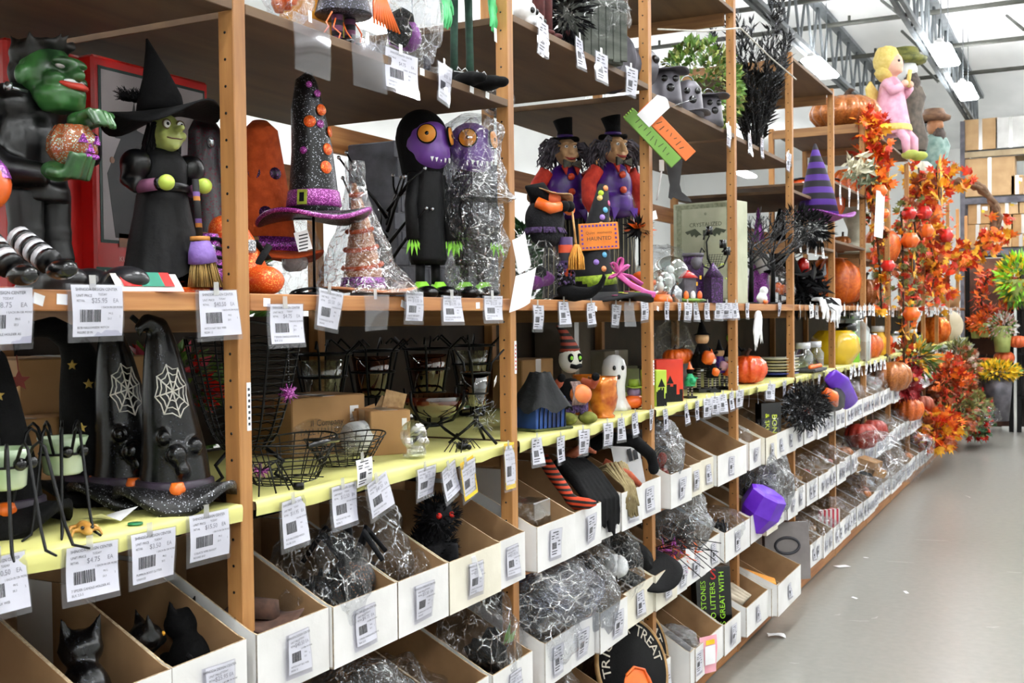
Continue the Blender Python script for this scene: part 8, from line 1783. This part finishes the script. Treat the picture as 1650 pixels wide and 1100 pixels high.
def fr(): a = rnd(0, 2 * PI); return Vector((.2 * math.cos(a), 0, .28 * math.sin(a))) + rdir() * .09, rdir()
leaves(t, fr, 420, [co, leaf_r, leaf_o], .1, 'petals', 'l'); b = MB(); b.tube([(.2 * math.cos(a), .03, .28 * math.sin(a)) for a in [2 * PI * j / 20 for j in range(20)]], .03, 6, closed=True); b.build('ring', brown, t)
floral(1590, 520, YF, 'bunch of bright orange flowers on the florist display', .17, [leaf_o, orange_p], pot=.2); floral(1615, 525, YF - .1, 'bunch of pale pink flowers in a celery green vase', .17, [mat('pale_pink_f', '#b88880', '#d8b0a8', 12, .6), white_gl, leaf_g], pot=.36, n=240)
floral(1606, 598, YF - 1.5, 'dome of yellow chrysanthemums in a grey metal bucket', .26, [mg, mg, mg, leaf_g], .07, .62, 700, .4, potm=grey_zinc); floral(1640, 450, YF - .2, 'big yellow and lime flower bunch at right picture edge', .22, [mg, lime, leaf_g], .14, .3, 260, 1.4); floral(1572, 522, YF + .1, 'small orange flower bunch beside the black post', .1, [orange_p], .07, .2, 100)
for i, (px, py, r) in enumerate(((1587, 598, .14), (1618, 588, .14), (1640, 560, .12))): q = MW @ Vector((px - 825.0, 550.0 - py, -FPX)); pumpkin(CAM + q * (YF / q.y), r, ('left', 'middle', 'right')[i] + ' orange pumpkin on the florist display shelf', mat('coral_pumpkin', '#c84c20', '#dc6c38', 9, .4), .8)
t = thing('white_planter', 'white square planter with red candle beside the metal bucket', 'planter', (0, 0, 0)); q = MW @ Vector((1592 - 825.0, 550.0 - 662, -FPX)); k = -CAM.z / q.z; t.location = CAM + q * k; b = MB(); b.box((0, 0, .2), (.3, .3, .4), bev=.01); b.build('box', white_gl, t); b = MB(); b.tube([(-.05, 0, .4), (-.05, 0, .52)], .05, 12); b.build('candle', red_berry, t)
t = thing('wire_trug', 'small dark basket with a handle on the floor at the aisle end', 'basket', Pz(1602, 686, 0), 0); b = MB(); b.box((0, 0, .05), (.22, .14, .1), bev=.01); b.build('basket', brown, t); b = MB(); b.tube(arc((0, 0, .1), .09, 0, PI, 12), .008, 6); b.build('handle', brown, t)
# torn tape left on the shelf edges
tape_me = MB().box((0, 0, 0), (.0008, .022, .018)).mesh('tape_scrap', paper)
for px, py in ((62, 482), (100, 482), (332, 484), (430, 487), (650, 490), (770, 492), (960, 497), (1060, 497)): put('tape_scrap', tape_me, rack, P(px, py, .0008), (rnd(-.3, .3), 0, 0))
for px, py in ((680, 128), (760, 152), (785, 160)): put('tape_scrap', tape_me, rack, (.0008, P(px, py, 0).y, TOPZ[0] - .01), (rnd(-.3, .3), 0, 0))
# litter on the floor
for i, (px, py, sx, sy, lab) in enumerate([(1251, 1026, .05, .09, 'crumpled white paper scrap nearest the bottom bins'), (1377, 964, .02, .035, 'small white paper chip in the middle of the aisle'), (1395, 899, .03, .03, 'tiny white scrap further up the aisle'), (1357, 913, .06, .1, 'white card lying by the bottom bins'), (1460, 955, .02, .04, 'faint paper chip right of the small white one')]):
    b = MB(); b.sheet(lambda u, v: ((u - .5) * sx, (v - .5) * sy, .003 + .012 * abs(math.sin(u * 4 + v * 3)) * (i == 0) + .004 * v), 4, 5); tag(b.build('paper_scrap', paper, None, Pz(px, py, 0), rnd(0, 3)), lab, 'paper', 'litter on the floor')
for o in bpy.data.objects:
    if o.type == 'MESH' and o.parent and o.name.split('.')[0] in ('needles', 'feathers', 'fur', 'fluff', 'tinsel', 'leaves', 'bristles', 'broom_bristles', 'hair', 'fringe', 'raffia', 'stocking_cuff', 'scales', 'petals', 'hat_feathers', 'string', 'wire_mesh', 'print', 'print_detail', 'lettering', 'faded_lettering', 'contents'): o['kind'] = 'stuff'
bpy.data.scenes.remove(TS)
